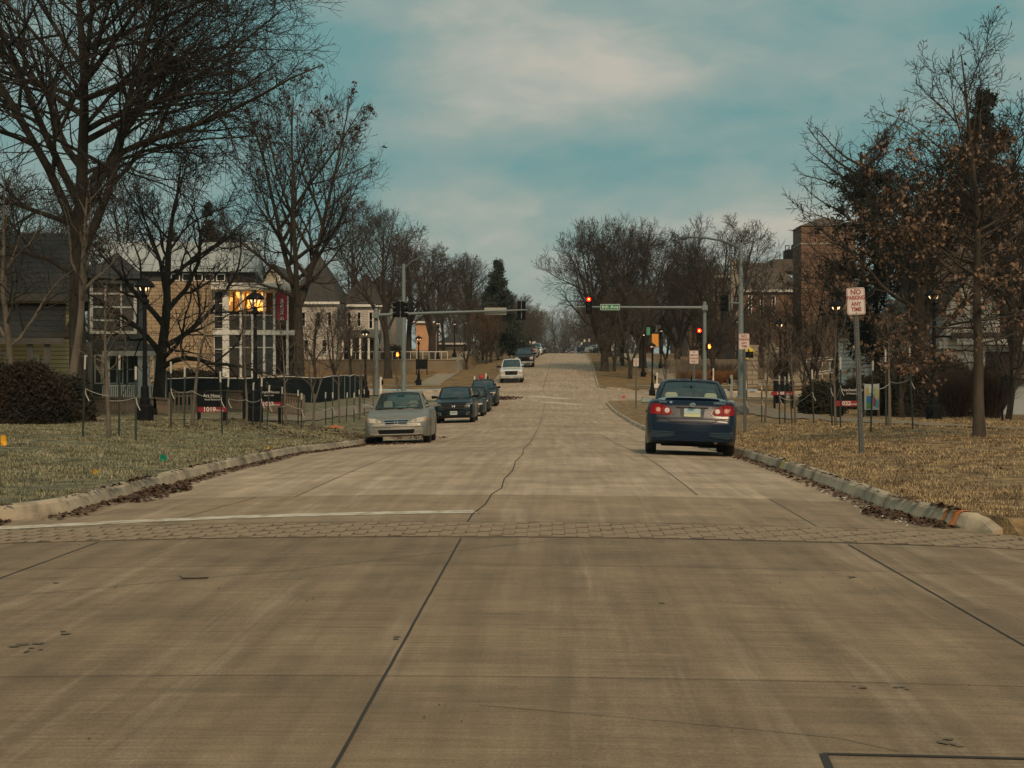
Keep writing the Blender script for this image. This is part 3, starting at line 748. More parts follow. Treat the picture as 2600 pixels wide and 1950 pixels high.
# pale leaning tree in front of the elm
b_ = P(157, 1030, 50); 
TR, CR, _ = bare_tree('e', 5, 8.5, .17, n_limb=10, fork=.45, up=.04, dens=.85, lean=(.30, 0), wob=.16, tw=(.013, .009), fine=True)
tree_obj('leaning_tree', TR, CR, (b_.x, 50, terr(b_.x, 50)), 'slim pale grey tree leaning right in front of the giant elm', mats=(M_barkl, M_twig))
b_ = P(40, 1030, 52)
TR, CR, _ = bare_tree('e', 51, 9, .15, n_limb=11, fork=.25, up=.02, dens=.85, lean=(-.05, 0), wob=.17, tw=(.013, .009))
tree_obj('yard_tree', TR, CR, (b_.x, 52, terr(b_.x, 52)), 'crooked grey yard tree at the left edge before the shingled house', mats=(M_barkl, M_twig))
# dark spreading tree right of the elm
b_ = P(402, 1018, 66)
lims = limb_fn([(.18, (1, -.2, .62), 6.0, .13), (.22, (-1, .2, .9), 5.5, .14), (.26, (.9, .4, 1.0), 6.2, .13), (.20, (.5, -.8, .7), 5, .11), (.34, (-.8, -.3, 1.1), 6, .13), (.4, (.6, .2, 1.2), 5.8, .12), (.45, (-.5, .4, 1.2), 5, .11), (.5, (.9, -.2, .9), 4.6, .10)])
TR, CR, _ = bare_tree('e', 23, 11.8, .27, limbs=lims, n_limb=8, fork=.4, up=.03, dens=1.0, wob=.15, tw=(.015, .010), k12=(1.1, 1))
tree_obj('maple_tree', TR, CR, (b_.x, 66, terr(b_.x, 66)), 'dark spreading bare tree behind the lamp beside the white porch', mats=(M_bark, M_twig))
# tall vase shaped tree by the arts building
b_ = P(763, 1000, 90)
lims = limb_fn([(.10, (-1, -.2, .48), 7.5, .14, 0), (.12, (1, .1, .62), 6.5, .13, 1), (.16, (-.8, .3, .75), 8, .14, 0), (.2, (.9, -.4, .8), 7.5, .13, 1), (.26, (-.7, -.3, 1.0), 7, .12, 0), (.3, (.8, .3, 1.05), 7, .12, 1), (.05, (-1, -.5, .3), 7.5, .12, 0), (.36, (.65, -.2, 1.2), 6, .11, 1), (.4, (-.5, .2, 1.3), 6, .1, 0), (.08, (.9, -.6, .35), 6.0, .11, 1)])
TR, CR, _ = bare_tree('e', 31, 20.6, .27, limbs=lims, n_limb=30, fork=.30, leaders=3, spread=.8, fan=1.15, limb_ang=.55, up=.055, dens=1.08, wob=.10, tw=(.012, .0085), ratio1=.46, k12=(1.0, 1.0), env=(11.6, 5.1, 8.2))
root = tree_obj('ash_tree', TR, CR, (b_.x, 90, terr(b_.x, 90)), 'tall vase shaped bare tree with seed clusters before the arts building', mats=(M_bark, M_twig))
# seed clusters at its twig tips
rs = np.random.RandomState(4); tips = _[rs.choice(len(_), 700)][:, -1]; A = Acc()
for s in range(3):
    q = tips + rs.randn(*tips.shape) * .07; d = rs.randn(len(tips), 3) * .05; e = rs.randn(len(tips), 3) * .05
    V = np.stack([q - d, q - e, q + d, q + e], 1).reshape(-1, 3); A.add(V, np.arange(len(V)).reshape(-1, 4))
link_mesh('seed_cluster', A.mesh('seed', False), mat('seed_brown', (.07, .04, .03), .9), root)
# mid distance trees, left of the far street
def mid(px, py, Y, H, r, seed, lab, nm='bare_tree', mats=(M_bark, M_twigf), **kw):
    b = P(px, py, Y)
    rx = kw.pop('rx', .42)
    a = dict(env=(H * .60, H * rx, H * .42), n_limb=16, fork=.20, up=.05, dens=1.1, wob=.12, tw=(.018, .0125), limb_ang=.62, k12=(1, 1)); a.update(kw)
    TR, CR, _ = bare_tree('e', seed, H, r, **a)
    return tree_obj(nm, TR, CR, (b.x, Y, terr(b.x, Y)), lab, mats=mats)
M_lone = mid
mid(985, 930, 140, 14.5, .34, 41, 'bare tree with a broad crown behind the left street light pole')
mid(900, 930, 175, 17.5, .3, 44, 'pale tall bare tree above the white house roof', spread=.8)
mid(1097, 905, 168, 12.2, .42, 43, 'thick trunked bare tree by the far left path lamps', leaders=3, fork=.2, limb_ang=.7)
mid(1190, 900, 205, 12.5, .3, 45, 'bare tree left of the dark spruce')
mid(1535, 925, 150, 14.2, .42, 46, 'round crowned bare tree behind the red signal light', leaders=4, fork=.13, limb_ang=.8, n_limb=30, k12=(1.2, 1.15), fan=1.5, spread=1.0, rx=.50, wob=.09)
mid(1632, 925, 158, 15.0, .42, 47, 'round crowned bare tree left of the tall grey light pole', leaders=4, fork=.13, limb_ang=.8, n_limb=30, k12=(1.2, 1.15), fan=1.5, spread=1.0, rx=.50, wob=.09)
mid(1720, 930, 165, 12.8, .36, 49, 'bare tree between the round crowns and the mast arm pole', leaders=3, fork=.16, n_limb=24, fan=1.4, rx=.46, wob=.09)
mid(1830, 940, 150, 14.6, .36, 48, 'loose crowned bare tree behind the right street light', leaders=3, fork=.16, n_limb=24, fan=1.4, rx=.46, wob=.09)
mid(1900, 900, 230, 14, .3, 53, 'small pale bare tree at the end of the brown roof')
# broad low tree at the right with dark trunk
mid(1815, 940, 141, 5.6, .30, 54, 'low dark tree behind the orange grasses', spread=1.7, fork=.3, limb_ang=1.05, up=.02)
mid(560, 960, 104, 12, .25, 55, 'thin bare tree in front of the metal roof', spread=.8)
mid(330, 960, 110, 16, .3, 56, 'tall bare tree behind the spreading tree and porch')
mid(90, 960, 120, 17, .3, 57, 'bare tree rising above the shingled roof')
# rows of street trees far away, copies of four kinds
protos = []
for s in range(4):
    TR, CR, _ = bare_tree('e', 70 + s, 13.5, .32, n_limb=12, leaders=(1, 3)[s % 2], fork=.16, fan=1.3, env=(8.0, 5.6, 5.7), up=.05, dens=.95, wob=.10, tw=(.024, .016), limb_ang=.66, fine=True, k12=(1.0, 1.0))
    protos.append((TR.mesh('trunk'), CR.mesh('crown', False)))
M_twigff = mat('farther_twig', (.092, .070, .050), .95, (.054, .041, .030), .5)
M_twighaze = mat('haze_tinted_twig', (.17, .14, .11), .95, (.11, .09, .07), .5)  # twigs lightened by colour to stand in for distance haze
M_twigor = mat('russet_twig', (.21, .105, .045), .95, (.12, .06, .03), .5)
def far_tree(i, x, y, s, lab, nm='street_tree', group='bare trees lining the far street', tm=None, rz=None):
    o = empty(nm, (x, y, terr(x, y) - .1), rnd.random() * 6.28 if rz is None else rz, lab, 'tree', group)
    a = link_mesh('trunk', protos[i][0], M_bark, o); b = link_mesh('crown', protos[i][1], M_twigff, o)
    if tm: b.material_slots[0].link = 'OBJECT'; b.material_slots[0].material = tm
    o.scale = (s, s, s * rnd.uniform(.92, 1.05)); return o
k = 0
for y in range(182, 420, 17):
    for side in (-1, 1):
        x = (xc(y) + side * (7.0 + (k % 3) * .9)) 
        s = (.72 if side < 0 else .78) + .1 * math.sin(k * 1.7)
        if y < 200 and side < 0: s = .5
        far_tree(k % 4, x, y + rnd.uniform(-4, 4), s, 'bare tree in the row on the %s of the far street' % ('left' if side < 0 else 'right'), group='bare trees on the %s of the far street' % ('left' if side < 0 else 'right')); k += 1
for y in range(175, 440, 22):
    for side in (-1, 1):
        x = xc(y) + side * (15.5 + (k % 4) * 1.7); s = .95 + .15 * math.sin(k * 2.3)
        far_tree(k % 4, x, y + rnd.uniform(-5, 5), s, 'taller bare tree behind the %s street row' % ('left' if side < 0 else 'right'), nm='yard_tree', group='taller bare trees behind the %s street row' % ('left' if side < 0 else 'right')); k += 1
for i in range(46):
    side = -1 if i % 2 else 1
    y = 215 + (i * 61) % 260; x = xc(y) + side * (24 + (i * 37) % 70)
    far_tree(k % 4, x, y, .95 + .2 * math.sin(i), 'bare tree of the distant belt beyond the %s yards' % ('left' if side < 0 else 'right'), nm='woodland_tree', group='bare trees of the %s distant belt' % ('left' if side < 0 else 'right')); k += 1
# closing trees beyond the crest
for i in range(34):
    y = 450 + (i * 29) % 200; x = xc(y) + ((i * 43) % 70 - 35) * .9
    o = far_tree(i % 4, x, y, .85 + .15 * math.sin(i * 2.1), 'hazy bare tree beyond the crest of the road', nm='distant_tree', group='hazy trees beyond the crest'); o.location.z = 1.0 + .4 * math.sin(i)
for i in range(44):
    side = -1 if i % 2 else 1; y = 372 + (i * 31) % 110; x = xc(min(y, 419)) + side * (6.5 + (i * 17) % 38)
    o = far_tree(i % 4, x, y, 1.05 + .25 * math.sin(i * 1.9), 'bare tree closing the view just past the crest on the %s' % ('left' if side < 0 else 'right'), nm='distant_tree', group='bare trees just past the crest on the %s' % ('left' if side < 0 else 'right')); o.location.z = 4.6
for i in range(16):
    y = 620 + (i * 29) % 140; x = xc(419) + ((i * 11) % 60 - 30)
    o = far_tree(i % 4, x, y, 2.1 + .3 * math.sin(i * 1.9), 'haze tinted tall tree far beyond the crest', nm='distant_tree', group='haze tinted tall trees far beyond the crest', tm=M_twighaze); o.location.z = 1.0
# near saplings of the far block and russet small trees
for (px, py, Y, s, lab) in ((1235, 915, 176, .46, 'small russet tree left of the parked cars'), (1262, 908, 190, .42, 'russet small tree behind the far parking sign'), (1185, 925, 160, .40, 'small dark tree beside the far path')):
    b = P(px, py, Y); far_tree(1, b.x, Y, s, lab, nm='small_tree', group=None, tm=M_twigor if 'russet' in lab else None)
for (px, Y, s, lab) in ((1560, 150, .52, 'small dense tree on the far right verge'), (1600, 139, .62, 'multi stemmed bare tree beside the far right path'), (1580, 165, .62, 'small twiggy tree behind the far right verge sign'), (1690, 158, .45, 'small tree by the banner lamp'), (1760, 175, .55, 'bushy bare tree behind the mast arm pole')):
    b = P(px, 930, Y); far_tree(3, b.x, Y, s, lab, nm='small_tree', group=None, tm=M_twigff)
# --- right side
b_ = P(2195, 1000, 88)      # bare larch with a broken top
rs = np.random.RandomState(9); TR = Acc(); CR = Acc()
p, r = grow(rs, np.array([(0, 0, -.1)]), np.array([(0, 0, 1.)]), np.array([13.9]), np.array([.30]), 14, .01, 0, .28)
V, F = tube_np(p, r, 9); TR.add(V, F)
c = 30
t = np.linspace(.3, .97, c); i = (t * 14).astype(int); fr = (t * 14 - i)[:, None]; i = np.minimum(i, 13)
kp = p[0, i] * (1 - fr) + p[0, i + 1] * fr; az = np.arange(c) * 2.4; az[2::5] = math.pi + .25; az[0::7] = .2; az[24:] = [2.9, .6, 3.3, .3, 2.7, .5]
d = np.stack([np.cos(az), np.sin(az), .35 + .25 * t], 1); L = (5.9 * (1 - .30 * t)) * rs.uniform(.75, 1.05, c)
p1, r1 = grow(rs, kp, d, L, np.full(c, .085), 8, .07, .03, .2); V, F = tube_np(p1, r1, 5); TR.add(V, F)
kp, kd, kl, kr = kids(rs, p1, r1, L, 13, .15, 1, .9, .2, .36, .25, .5, .5, .014)
p2, r2 = grow(rs, kp, kd, kl, kr, 4, .1, .06, .4, rmin=.012); V, F = tube_np(p2, r2, 3); CR.add(V, F)
kp, kd, kl, kr = kids(rs, p2, r2, kl, 7, .1, 1, .8, .2, .42, .3, .7, .4, .010)
p3, r3 = grow(rs, kp, kd, kl, kr, 2, .1, .05, .6, rmin=.010); V, F = tube_np(p3, r3, 3); CR.add(V, F)
tree_obj('larch_tree', TR, CR, (b_.x, 88, terr(b_.x, 88)), 'bare larch with snapped top and long side branches by the brick tower', mats=(M_bark, M_twigf))
def needles(rs, pts, n, s):
    """random small cards around points"""
    M = len(pts); q = np.repeat(pts, n, 0) + rs.randn(M * n, 3) * s * .8; d = nrm(rs.randn(M * n, 3)) * s * rs.uniform(.5, 1.2, (M * n, 1)); e = nrm(np.cross(d, rs.randn(M * n, 3))) * s * .28
    V = np.stack([q - d, q - e, q + d, q + e], 1).reshape(-1, 3); return V, np.arange(len(V)).reshape(-1, 4)
def spruce(seed, H, Rb, loc, lab, m=M_needle, t0=.08, dens=1.0, cs=.13, pine=False, name='spruce_tree', pw=1.0):
    rs = np.random.RandomState(seed); TR = Acc(); CR = Acc()
    p, r = grow(rs, np.array([(0, 0, -.1)]), np.array([(0, 0, 1.)]), np.array([H]), np.array([H * .018]), 12, .008, 0, .08); V, F = tube_np(p, r, 8); TR.add(V, F)
    c = int(H * 9 * dens); t = np.sort(t0 + (1 - t0) * rs.rand(c)); z = t * H
    az = rs.rand(c) * 6.28; rad = Rb * (1 - t) ** pw * rs.uniform(.72, 1.12, c) + .12
    if pine: rad = Rb * np.sin(np.clip((1 - t) * 1.1 + .12, 0, 1) * 2.6) ** .7 * rs.uniform(.5, 1.15, c)
    kp = np.stack([0 * z, 0 * z, z], 1); d = np.stack([np.cos(az), np.sin(az), np.full(c, .35 if pine else .05)], 1)
    p1, r1 = grow(rs, kp, d, rad, np.full(c, .03), 7, .05, .0 if not pine else .04, .3, droop=0 if pine else .10)
    V, F = tube_np(p1, r1, 4); TR.add(V, F)
    kp, kd, kl, kr = kids(rs, p1, r1, rad, 8, .15, 1, .85, .2, .30, .3, .5, .5, .01)
    p2, r2 = grow(rs, kp, kd, kl, kr, 3, .06, -.03 if not pine else .1, .5); V, F = tube_np(p2, r2, 3); CR.add(V, F)
    if pine:
        sel = p2[:, -1][rs.rand(len(p2)) < .8]; V, F = needles(rs, sel, 16, cs)
    else:
        allp = np.concatenate([p2[:, 1], p2[:, 2], p2[:, 3], p1[:, 4], p1[:, 6]]); V, F = needles(rs, allp, 5, cs)
    CR.add(V, F)
    return tree_obj(name, TR, CR, loc, lab, mats=(M_bark, m))
b_ = P(2500, 1000, 78); spruce(3, 15.4, 5.2, (b_.x, 78, terr(b_.x, 78)), 'tall pointed dark spruce above the right house roof', dens=1.35, cs=.15, pw=.9)
b_ = P(2225, 1000, 74); spruce(5, 10.4, 3.1, (b_.x, 74, terr(b_.x, 74)), 'dark green pine in front of the bare larch', pine=True, dens=1.25, cs=.15, name='pine_tree', t0=.18)
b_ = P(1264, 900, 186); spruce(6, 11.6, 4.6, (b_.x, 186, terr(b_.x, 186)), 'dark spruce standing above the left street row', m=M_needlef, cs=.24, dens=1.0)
b_ = P(528, 960, 118); spruce(8, 14.6, 3.0, (b_.x, 118, terr(b_.x, 118)), 'dark pine behind the metal roofed building', cs=.15, name='pine_tree', t0=.25, dens=.55)
b_ = P(440, 960, 125); spruce(9, 12.9, 2.8, (b_.x, 125, terr(b_.x, 125)), 'second smaller pine left of the dark pine behind the metal roof', cs=.15, name='pine_tree', t0=.25, dens=.5)
# big bare tree behind, right
b_ = P(2330, 1000, 68)
TR, CR, _ = bare_tree('e', 62, 11.4, .34, n_limb=18, leaders=3, fork=.22, up=.05, dens=1.0, wob=.15, tw=(.022, .014), limb_ang=.75, spread=1.1)
tree_obj('cherry_tree', TR, CR, (b_.x, 68, terr(b_.x, 68)), 'wide dark bare tree behind the leafy oak and right lamp', mats=(M_bark, M_twig))
b_ = P(2590, 1000, 66)
TR, CR, _ = bare_tree('e', 63, 11.8, .3, n_limb=18, leaders=3, fork=.22, up=.06, dens=1.0, wob=.15, tw=(.02, .013), limb_ang=.7)
tree_obj('cherry_tree', TR, CR, (b_.x, 66, terr(b_.x, 66)), 'dark bare tree at the right edge beside the tall spruce', mats=(M_bark, M_twig))
b_ = P(2560, 1063, 47)
TR, CR, _ = bare_tree('e', 64, 4.1, .10, n_limb=12, leaders=3, fork=.18, up=.02, dens=.9, wob=.17, tw=(.009, .006), limb_ang=.95, spread=1.3)
tree_obj('crabapple_tree', TR, CR, (b_.x, 47, terr(b_.x, 47)), 'small crooked tree by the chain link fence at the right edge', mats=(M_bark, M_twig))
for (px, Y, H, sd, lab) in ((2290, 52, 3.6, 65, 'low twiggy tree before the white house windows'), (2060, 76, 8.2, 66, 'many stemmed bare tree below the brick tower'), (1990, 82, 6.5, 67, 'bare bushy tree before the stone pillars')):
    b_ = P(px, 1000, Y)
    TR, CR, _ = bare_tree('e', sd, H, .10, n_limb=14, leaders=3, fork=.14, up=.04, dens=.9, wob=.14, tw=(.014, .010), limb_ang=.7, spread=1.0)
    tree_obj('small_tree', TR, CR, (b_.x, Y, terr(b_.x, Y)), lab, mats=(M_bark, M_twigf))
for i, (px, Y, s_) in enumerate(((1905, 138, .42), (1950, 146, .48), (2010, 141, .42), (2075, 135, .45), (2130, 128, .5), (2190, 120, .55), (2250, 112, .55), (2310, 100, .5), (1870, 160, .5), (1790, 168, .52), (2040, 118, .36), (2155, 104, .38), (1935, 160, .5), (2110, 140, .5))):
    b = P(px, 930, Y); far_tree(i % 4, b.x, Y, s_, 'bare thicket tree before the brick tower and brown hall', nm='thicket_tree', group='bare thicket trees before the brick tower', tm=M_twigf)
for i, (px, Y, s_) in enumerate(((240, 100, .6), (300, 108, .65), (640, 125, .6), (690, 130, .62), (800, 128, .5), (850, 132, .52), (890, 140, .5), (60, 110, .8), (130, 118, .9))):
    b = P(px, 930, Y); far_tree(i % 4, b.x, Y, s_, 'bare yard tree among the left houses', nm='yard_tree', group='bare yard trees among the left houses', tm=M_twigf)
# leafy oak at right front
b_ = gp(2487, 1109); lims = limb_fn([(.40, (-1, -.2, .30), 2.5, .035), (.42, (1, .3, .35), 2.3, .035), (.46, (-.8, .6, .45), 2.4, .035), (.48, (.9, -.5, .4), 2.3, .032), (.52, (-1, .1, .45), 2.6, .034), (.55, (.9, .2, .5), 2.3, .033), (.58, (-.4, -1, .5), 2.2, .03), (.62, (-.9, -.3, .7), 2.4, .032),
    (.66, (1, -.1, .8), 2.0, .03), (.70, (-.9, .2, .8), 2.1, .028), (.62, (.3, 1, .6), 2, .028), (.74, (.6, -.4, 1), 1.6, .024), (.80, (-.85, 0, .75), 1.55, .022), (.84, (.5, .2, 1.5), 1.0, .02), (.88, (-.35, .1, 1.4), .9, .018), (.44, (-.7, -.7, .25), 2.6, .03), (.50, (.5, .9, .35), 2.4, .03), (.30, (-1, -.1, .12), 2.2, .025), (.32, (1, -.3, .15), 2.3, .025), (.24, (-1, .3, .10), 2.2, .024), (.26, (1, .2, .12), 2.2, .024), (.28, (-.5, -1, .1), 1.9, .022), (.21, (-.9, -.3, .05), 1.7, .02), (.42, (1, -.1, .3), 2.7, .028), (.36, (-.8, .5, .2), 2.4, .028), (.38, (.9, .4, .22), 2.4, .028), (.34, (.1, -1, .2), 1.9, .025), (.47, (-1, .3, .28), 2.8, .03), (.53, (1, .1, .3), 2.6, .03), (.59, (.9, .4, .5), 2.2, .028), (.57, (-1, -.4, .4), 2.5, .028), (.64, (-1, .2, .55), 2.3, .026)])
TR, CR, last = bare_tree('e', 77, 8.6, .118, limbs=lims, n_limb=8, fork=.4, up=.03, dens=.9, wob=.12, tw=(.0075, .005), ratio1=.52, k12=(1.1, .95), trunk_top=.9, lean=(-.03, 0))
def oak_leaves(root):
    rs = np.random.RandomState(8); q = np.concatenate([last[:, 0] * (1 - t) + last[:, 1] * t for t in (.1, .4, .7, 1)] + [last[:, 1] * (1 - t) + last[:, 2] * t for t in (.3, .65, 1)]); pts = q + rs.randn(*q.shape) * .015; z = pts[:, 2]
    pr = np.where(z < 5.0, .40, np.where(z < 5.9, .26, np.where(z < 6.5, .05, .003))) * (.65 + .45 * np.sin(pts[:, 0] * 2.3 + 1) * np.sin(z * 2.7) + .35 * np.sin(pts[:, 1] * 3))
    pts = pts[rs.rand(len(pts)) < pr]; M = len(pts); A = Acc()
    d = nrm(rs.randn(M, 3) + np.array([0, 0, -.8])); s = rs.uniform(.035, .070, (M, 1)); w = nrm(np.cross(d, rs.randn(M, 3))); nn = np.cross(d, w)
    V = np.stack([pts, pts + d * s * .9 + w * s * .55 + nn * s * .2, pts + d * s * 1.9 + nn * s * .1 * rs.randn(M, 1), pts + d * s * .9 - w * s * .55 + nn * s * .25], 1).reshape(-1, 3)
    A.add(V, np.arange(len(V)).reshape(-1, 4)); print('oak leaves', M)
    link_mesh('leaves', A.mesh('leaves', False), M_oakleaf, root)
tree_obj('oak_tree', TR, CR, b_, 'young oak holding brown dead leaves on the right verge', mats=(M_barko, M_twig), extra=oak_leaves)
# ---- saplings on the verges
def sapling(px, py, H, seed, lab, r=.035, **kw):
    b = gp(px, py); a = dict(n_limb=12, fork=.36, up=.05, dens=.62, wob=.10, tw=(.006, .0045), limb_ang=.75, spread=.62, trunk_top=.95, k12=(.8, .8), fine=False); a.update(kw)
    TR, CR, _ = bare_tree('e', seed, H, r, **a)
    o = tree_obj('sapling', TR, CR, b, lab, mats=(M_barkl, M_twigl), group=None); return o
SAP = [(278, 1110, 3.6, 'thick dark sapling nearest the hedge and the left lamp'), (487, 1084, 4.2, 'pale sapling left of the first black address sign'), (625, 1083, 3.8, 'sapling between the two address signs'), (727, 1083, 3.9, 'sapling right of the second address sign'),
       (796, 1094, 3.3, 'forked young tree before the end of the dark screen fence'), (862, 1074, 3.9, 'thin sapling before the dark screen fence corner'), (912, 1066, 3.6, 'sapling just left of the silver sedan'), (1010, 1030, 3.2, 'sapling rising behind the silver sedan roof'), (948, 1035, 3.4, 'sapling behind the row of white topped stakes'),
       (2259, 1083, 3.0, 'straight sapling with flagging between the parking sign and right lamp'), (2121, 1082, 3.6, 'branchy sapling beside the right address sign'), (2020, 1074, 3.2, 'sapling right of the small black sign'), (1942, 1072, 3.6, 'sapling behind the boulder')]
for i, (px, py, H, lab) in enumerate(SAP):
    kw = dict(r=.055 if i in (0, 1, 9) else .04)
    if i == 4: kw = dict(r=.04, leaders=3, fork=.3)
    if i in (9,): kw.update(fork=.62, spread=.8)
    if i in (10, 12): kw.update(spread=.9, n_limb=16, fork=.3)
    sapling(px, py, H, 100 + i, lab, **kw)
for i, (px, Y, H, lab) in enumerate(((1205, 165, 2.8, 'thin sapling on the far left verge'), (1262, 150, 3.0, 'thin sapling beside the white pickup'), (1690, 128, 2.6, 'young bush like sapling at the far right corner'), (1725, 128, 3.2, 'fan branched young tree at the far right corner'), (1745, 129, 3.2, 'second fan branched young tree by the timed parking sign'))):
    b = P(px, 950, Y); b.z = terr(b.x, Y); pxy = (b.x, Y)
    TR, CR, _ = bare_tree('e', 130 + i, H, .05, n_limb=12, leaders=3 if i > 1 else 1, fork=.12 if i > 1 else .3, up=.05, dens=.6, wob=.10, tw=(.014, .011), limb_ang=.6, spread=.8, fine=False)
    tree_obj('sapling', TR, CR, (b.x, Y, b.z), lab, mats=(M_barkl, M_twigl))
# ---- hedges and shrubs
def shrub(name, c, h, lab, m, seed, n=2600, cs=.06, twiggy=False, cat='shrub', group=None):
    """c: centre base, h: half sizes (x,y) and height"""
    rs = np.random.RandomState(seed); root = empty(name, c, 0, lab, cat, group); 
    if twiggy:
        M = int(n / 6); a = rs.rand(M) * 6.28; q = rs.rand(M) ** .5 * .25; base = np.stack([np.cos(a) * q * h[0], np.sin(a) * q * h[1], 0 * a], 1)
        d = np.stack([np.cos(a) * rs.rand(M) * h[0], np.sin(a) * rs.rand(M) * h[1], h[2] * (.8 + .4 * rs.rand(M))], 1)
        p, r = grow(rs, base, d, np.linalg.norm(d, axis=1) * .95, np.full(M, .012), 5, .09, .02, .4, rmin=.006); A = Acc(); V, F = tube_np(p, r, 3); A.add(V, F)
        kp, kd, kl, kr = kids(rs, p, r, np.linalg.norm(d, axis=1), 6, .25, 1, .5, .2, .35, .3, .6, .4, .006); p2, r2 = grow(rs, kp, kd, kl, kr, 3, .12, .03, .5, rmin=.005); V, F = tube_np(p2, r2, 3); A.add(V, F)
        link_mesh('stems', A.mesh('s', False), m, root)
    else:
        b = MB(); N_ = 14; rows = []
        for i in range(N_ + 1):
            th = math.pi / 2 * i / N_; row = []
            for j in range(29):
                ph = 2 * math.pi * j / 28; k = .86 + .10 * math.sin(ph * 3 + seed) * math.cos(th * 3) + .04 * math.sin(ph * 7 + i)
                sq = 1 / max(abs(math.cos(ph)), abs(math.sin(ph))) ** .45
                row.append((h[0] * math.cos(ph) * math.cos(th) ** .45 * k * sq * .84, h[1] * math.sin(ph) * math.cos(th) ** .45 * k * sq * .84, h[2] * math.sin(th) ** .8 * k))
            rows.append(row)
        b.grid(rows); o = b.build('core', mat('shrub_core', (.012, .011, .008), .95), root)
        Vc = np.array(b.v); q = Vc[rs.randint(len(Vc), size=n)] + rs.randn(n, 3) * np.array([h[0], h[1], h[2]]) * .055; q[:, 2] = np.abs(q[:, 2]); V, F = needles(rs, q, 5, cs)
        link_mesh('foliage', np_mesh('fol', V, F), m, root)
    return root
M_yew = mat('yew_foliage', (.020, .022, .012), .9, (.045, .032, .016), 1.4, detail=7)
M_yewb = mat('browned_foliage', (.034, .018, .008), .9, (.014, .012, .006), 1.2, detail=7)
M_shr = mat('shrub_twig', (.085, .055, .038), .95, (.05, .034, .025), 2)
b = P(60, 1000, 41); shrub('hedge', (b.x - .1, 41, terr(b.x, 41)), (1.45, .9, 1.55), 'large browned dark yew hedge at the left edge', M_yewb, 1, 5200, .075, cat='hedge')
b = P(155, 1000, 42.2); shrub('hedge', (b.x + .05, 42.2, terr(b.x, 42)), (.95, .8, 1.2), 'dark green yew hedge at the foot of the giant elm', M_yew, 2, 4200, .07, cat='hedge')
for (px, Y, hx, hh, lab, s) in ((2370, 55, 1.75, 2.0, 'tall dark evergreen hedge below the white house windows', 3), (2275, 57, 1.2, 1.7, 'dark evergreen bush left of the tall house hedge', 4), (2190, 66, 1.0, 1.25, 'dark green bush right of the right address sign', 5), (2090, 60, 1.0, 1.15, 'spiky low dark evergreen left of the right address sign', 6), (2490, 93, 2.0, 1.0, 'dark distant shrub by the right house', 7)):
    b = P(px, 1000, Y); shrub('evergreen_bush', (b.x, Y, terr(b.x, Y)), (hx, .8, hh), lab, M_yew, s, 3600, .085)
for (px, Y, hx, hh, lab, s) in ((2432, 50, .9, 1.35, 'round twiggy bare shrub left of the oak trunk', 3), (2520, 50, .95, 1.5, 'round twiggy bare shrub right of the oak trunk', 8), (1985, 118 + 12, 2.0, 2.4, 'twiggy shrub before the stone pillars', 4), (1830, 134, 2.4, 1.4, 'grey twiggy shrub behind the orange grasses', 5)):
    b = P(px, 1000, Y); shrub('bare_shrub', (b.x, Y, terr(b.x, Y)), (hx, .9, hh), lab, M_shr, s, 1500, twiggy=True)
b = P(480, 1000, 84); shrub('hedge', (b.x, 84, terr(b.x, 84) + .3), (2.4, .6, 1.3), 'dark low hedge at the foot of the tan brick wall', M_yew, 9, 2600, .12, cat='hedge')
M_orange = mat('ornamental_grass', (.42, .20, .06), .9, (.22, .10, .035), 2)
for (px, s, lab) in ((1740, 1, 'clump of orange ornamental grass left of the mast arm pole'), (1782, 2, 'clump of orange ornamental grass right of the mast arm pole'), (1822, 3, 'clump of orange ornamental grass before the low wall'), (1858, 4, 'darker orange ornamental grass near the no parking sign')):
    b = P(px, 1000, 130); shrub('ornamental_grass', (b.x, 130, terr(b.x, 130)), (.95, .8, .95), lab, M_orange, 20 + s, 1900, twiggy=True, cat='ornamental grass')
for (px, Y, w, s) in ((850, 164, 5, 1), (935, 163, 3.4, 2), (1000, 163, 2.5, 3)):
    b = P(px, 1000, Y); shrub('hedge', (b.x, Y, terr(b.x, Y)), (w * .5, .8, 1.3), ('dark hedge behind the wall railing below the white house', 'dark hedge behind the railing left of the signal pole', 'dark hedge behind the railing beside the pale light pole')[s - 1], M_yew, 30 + s, 1700, .16, cat='hedge')
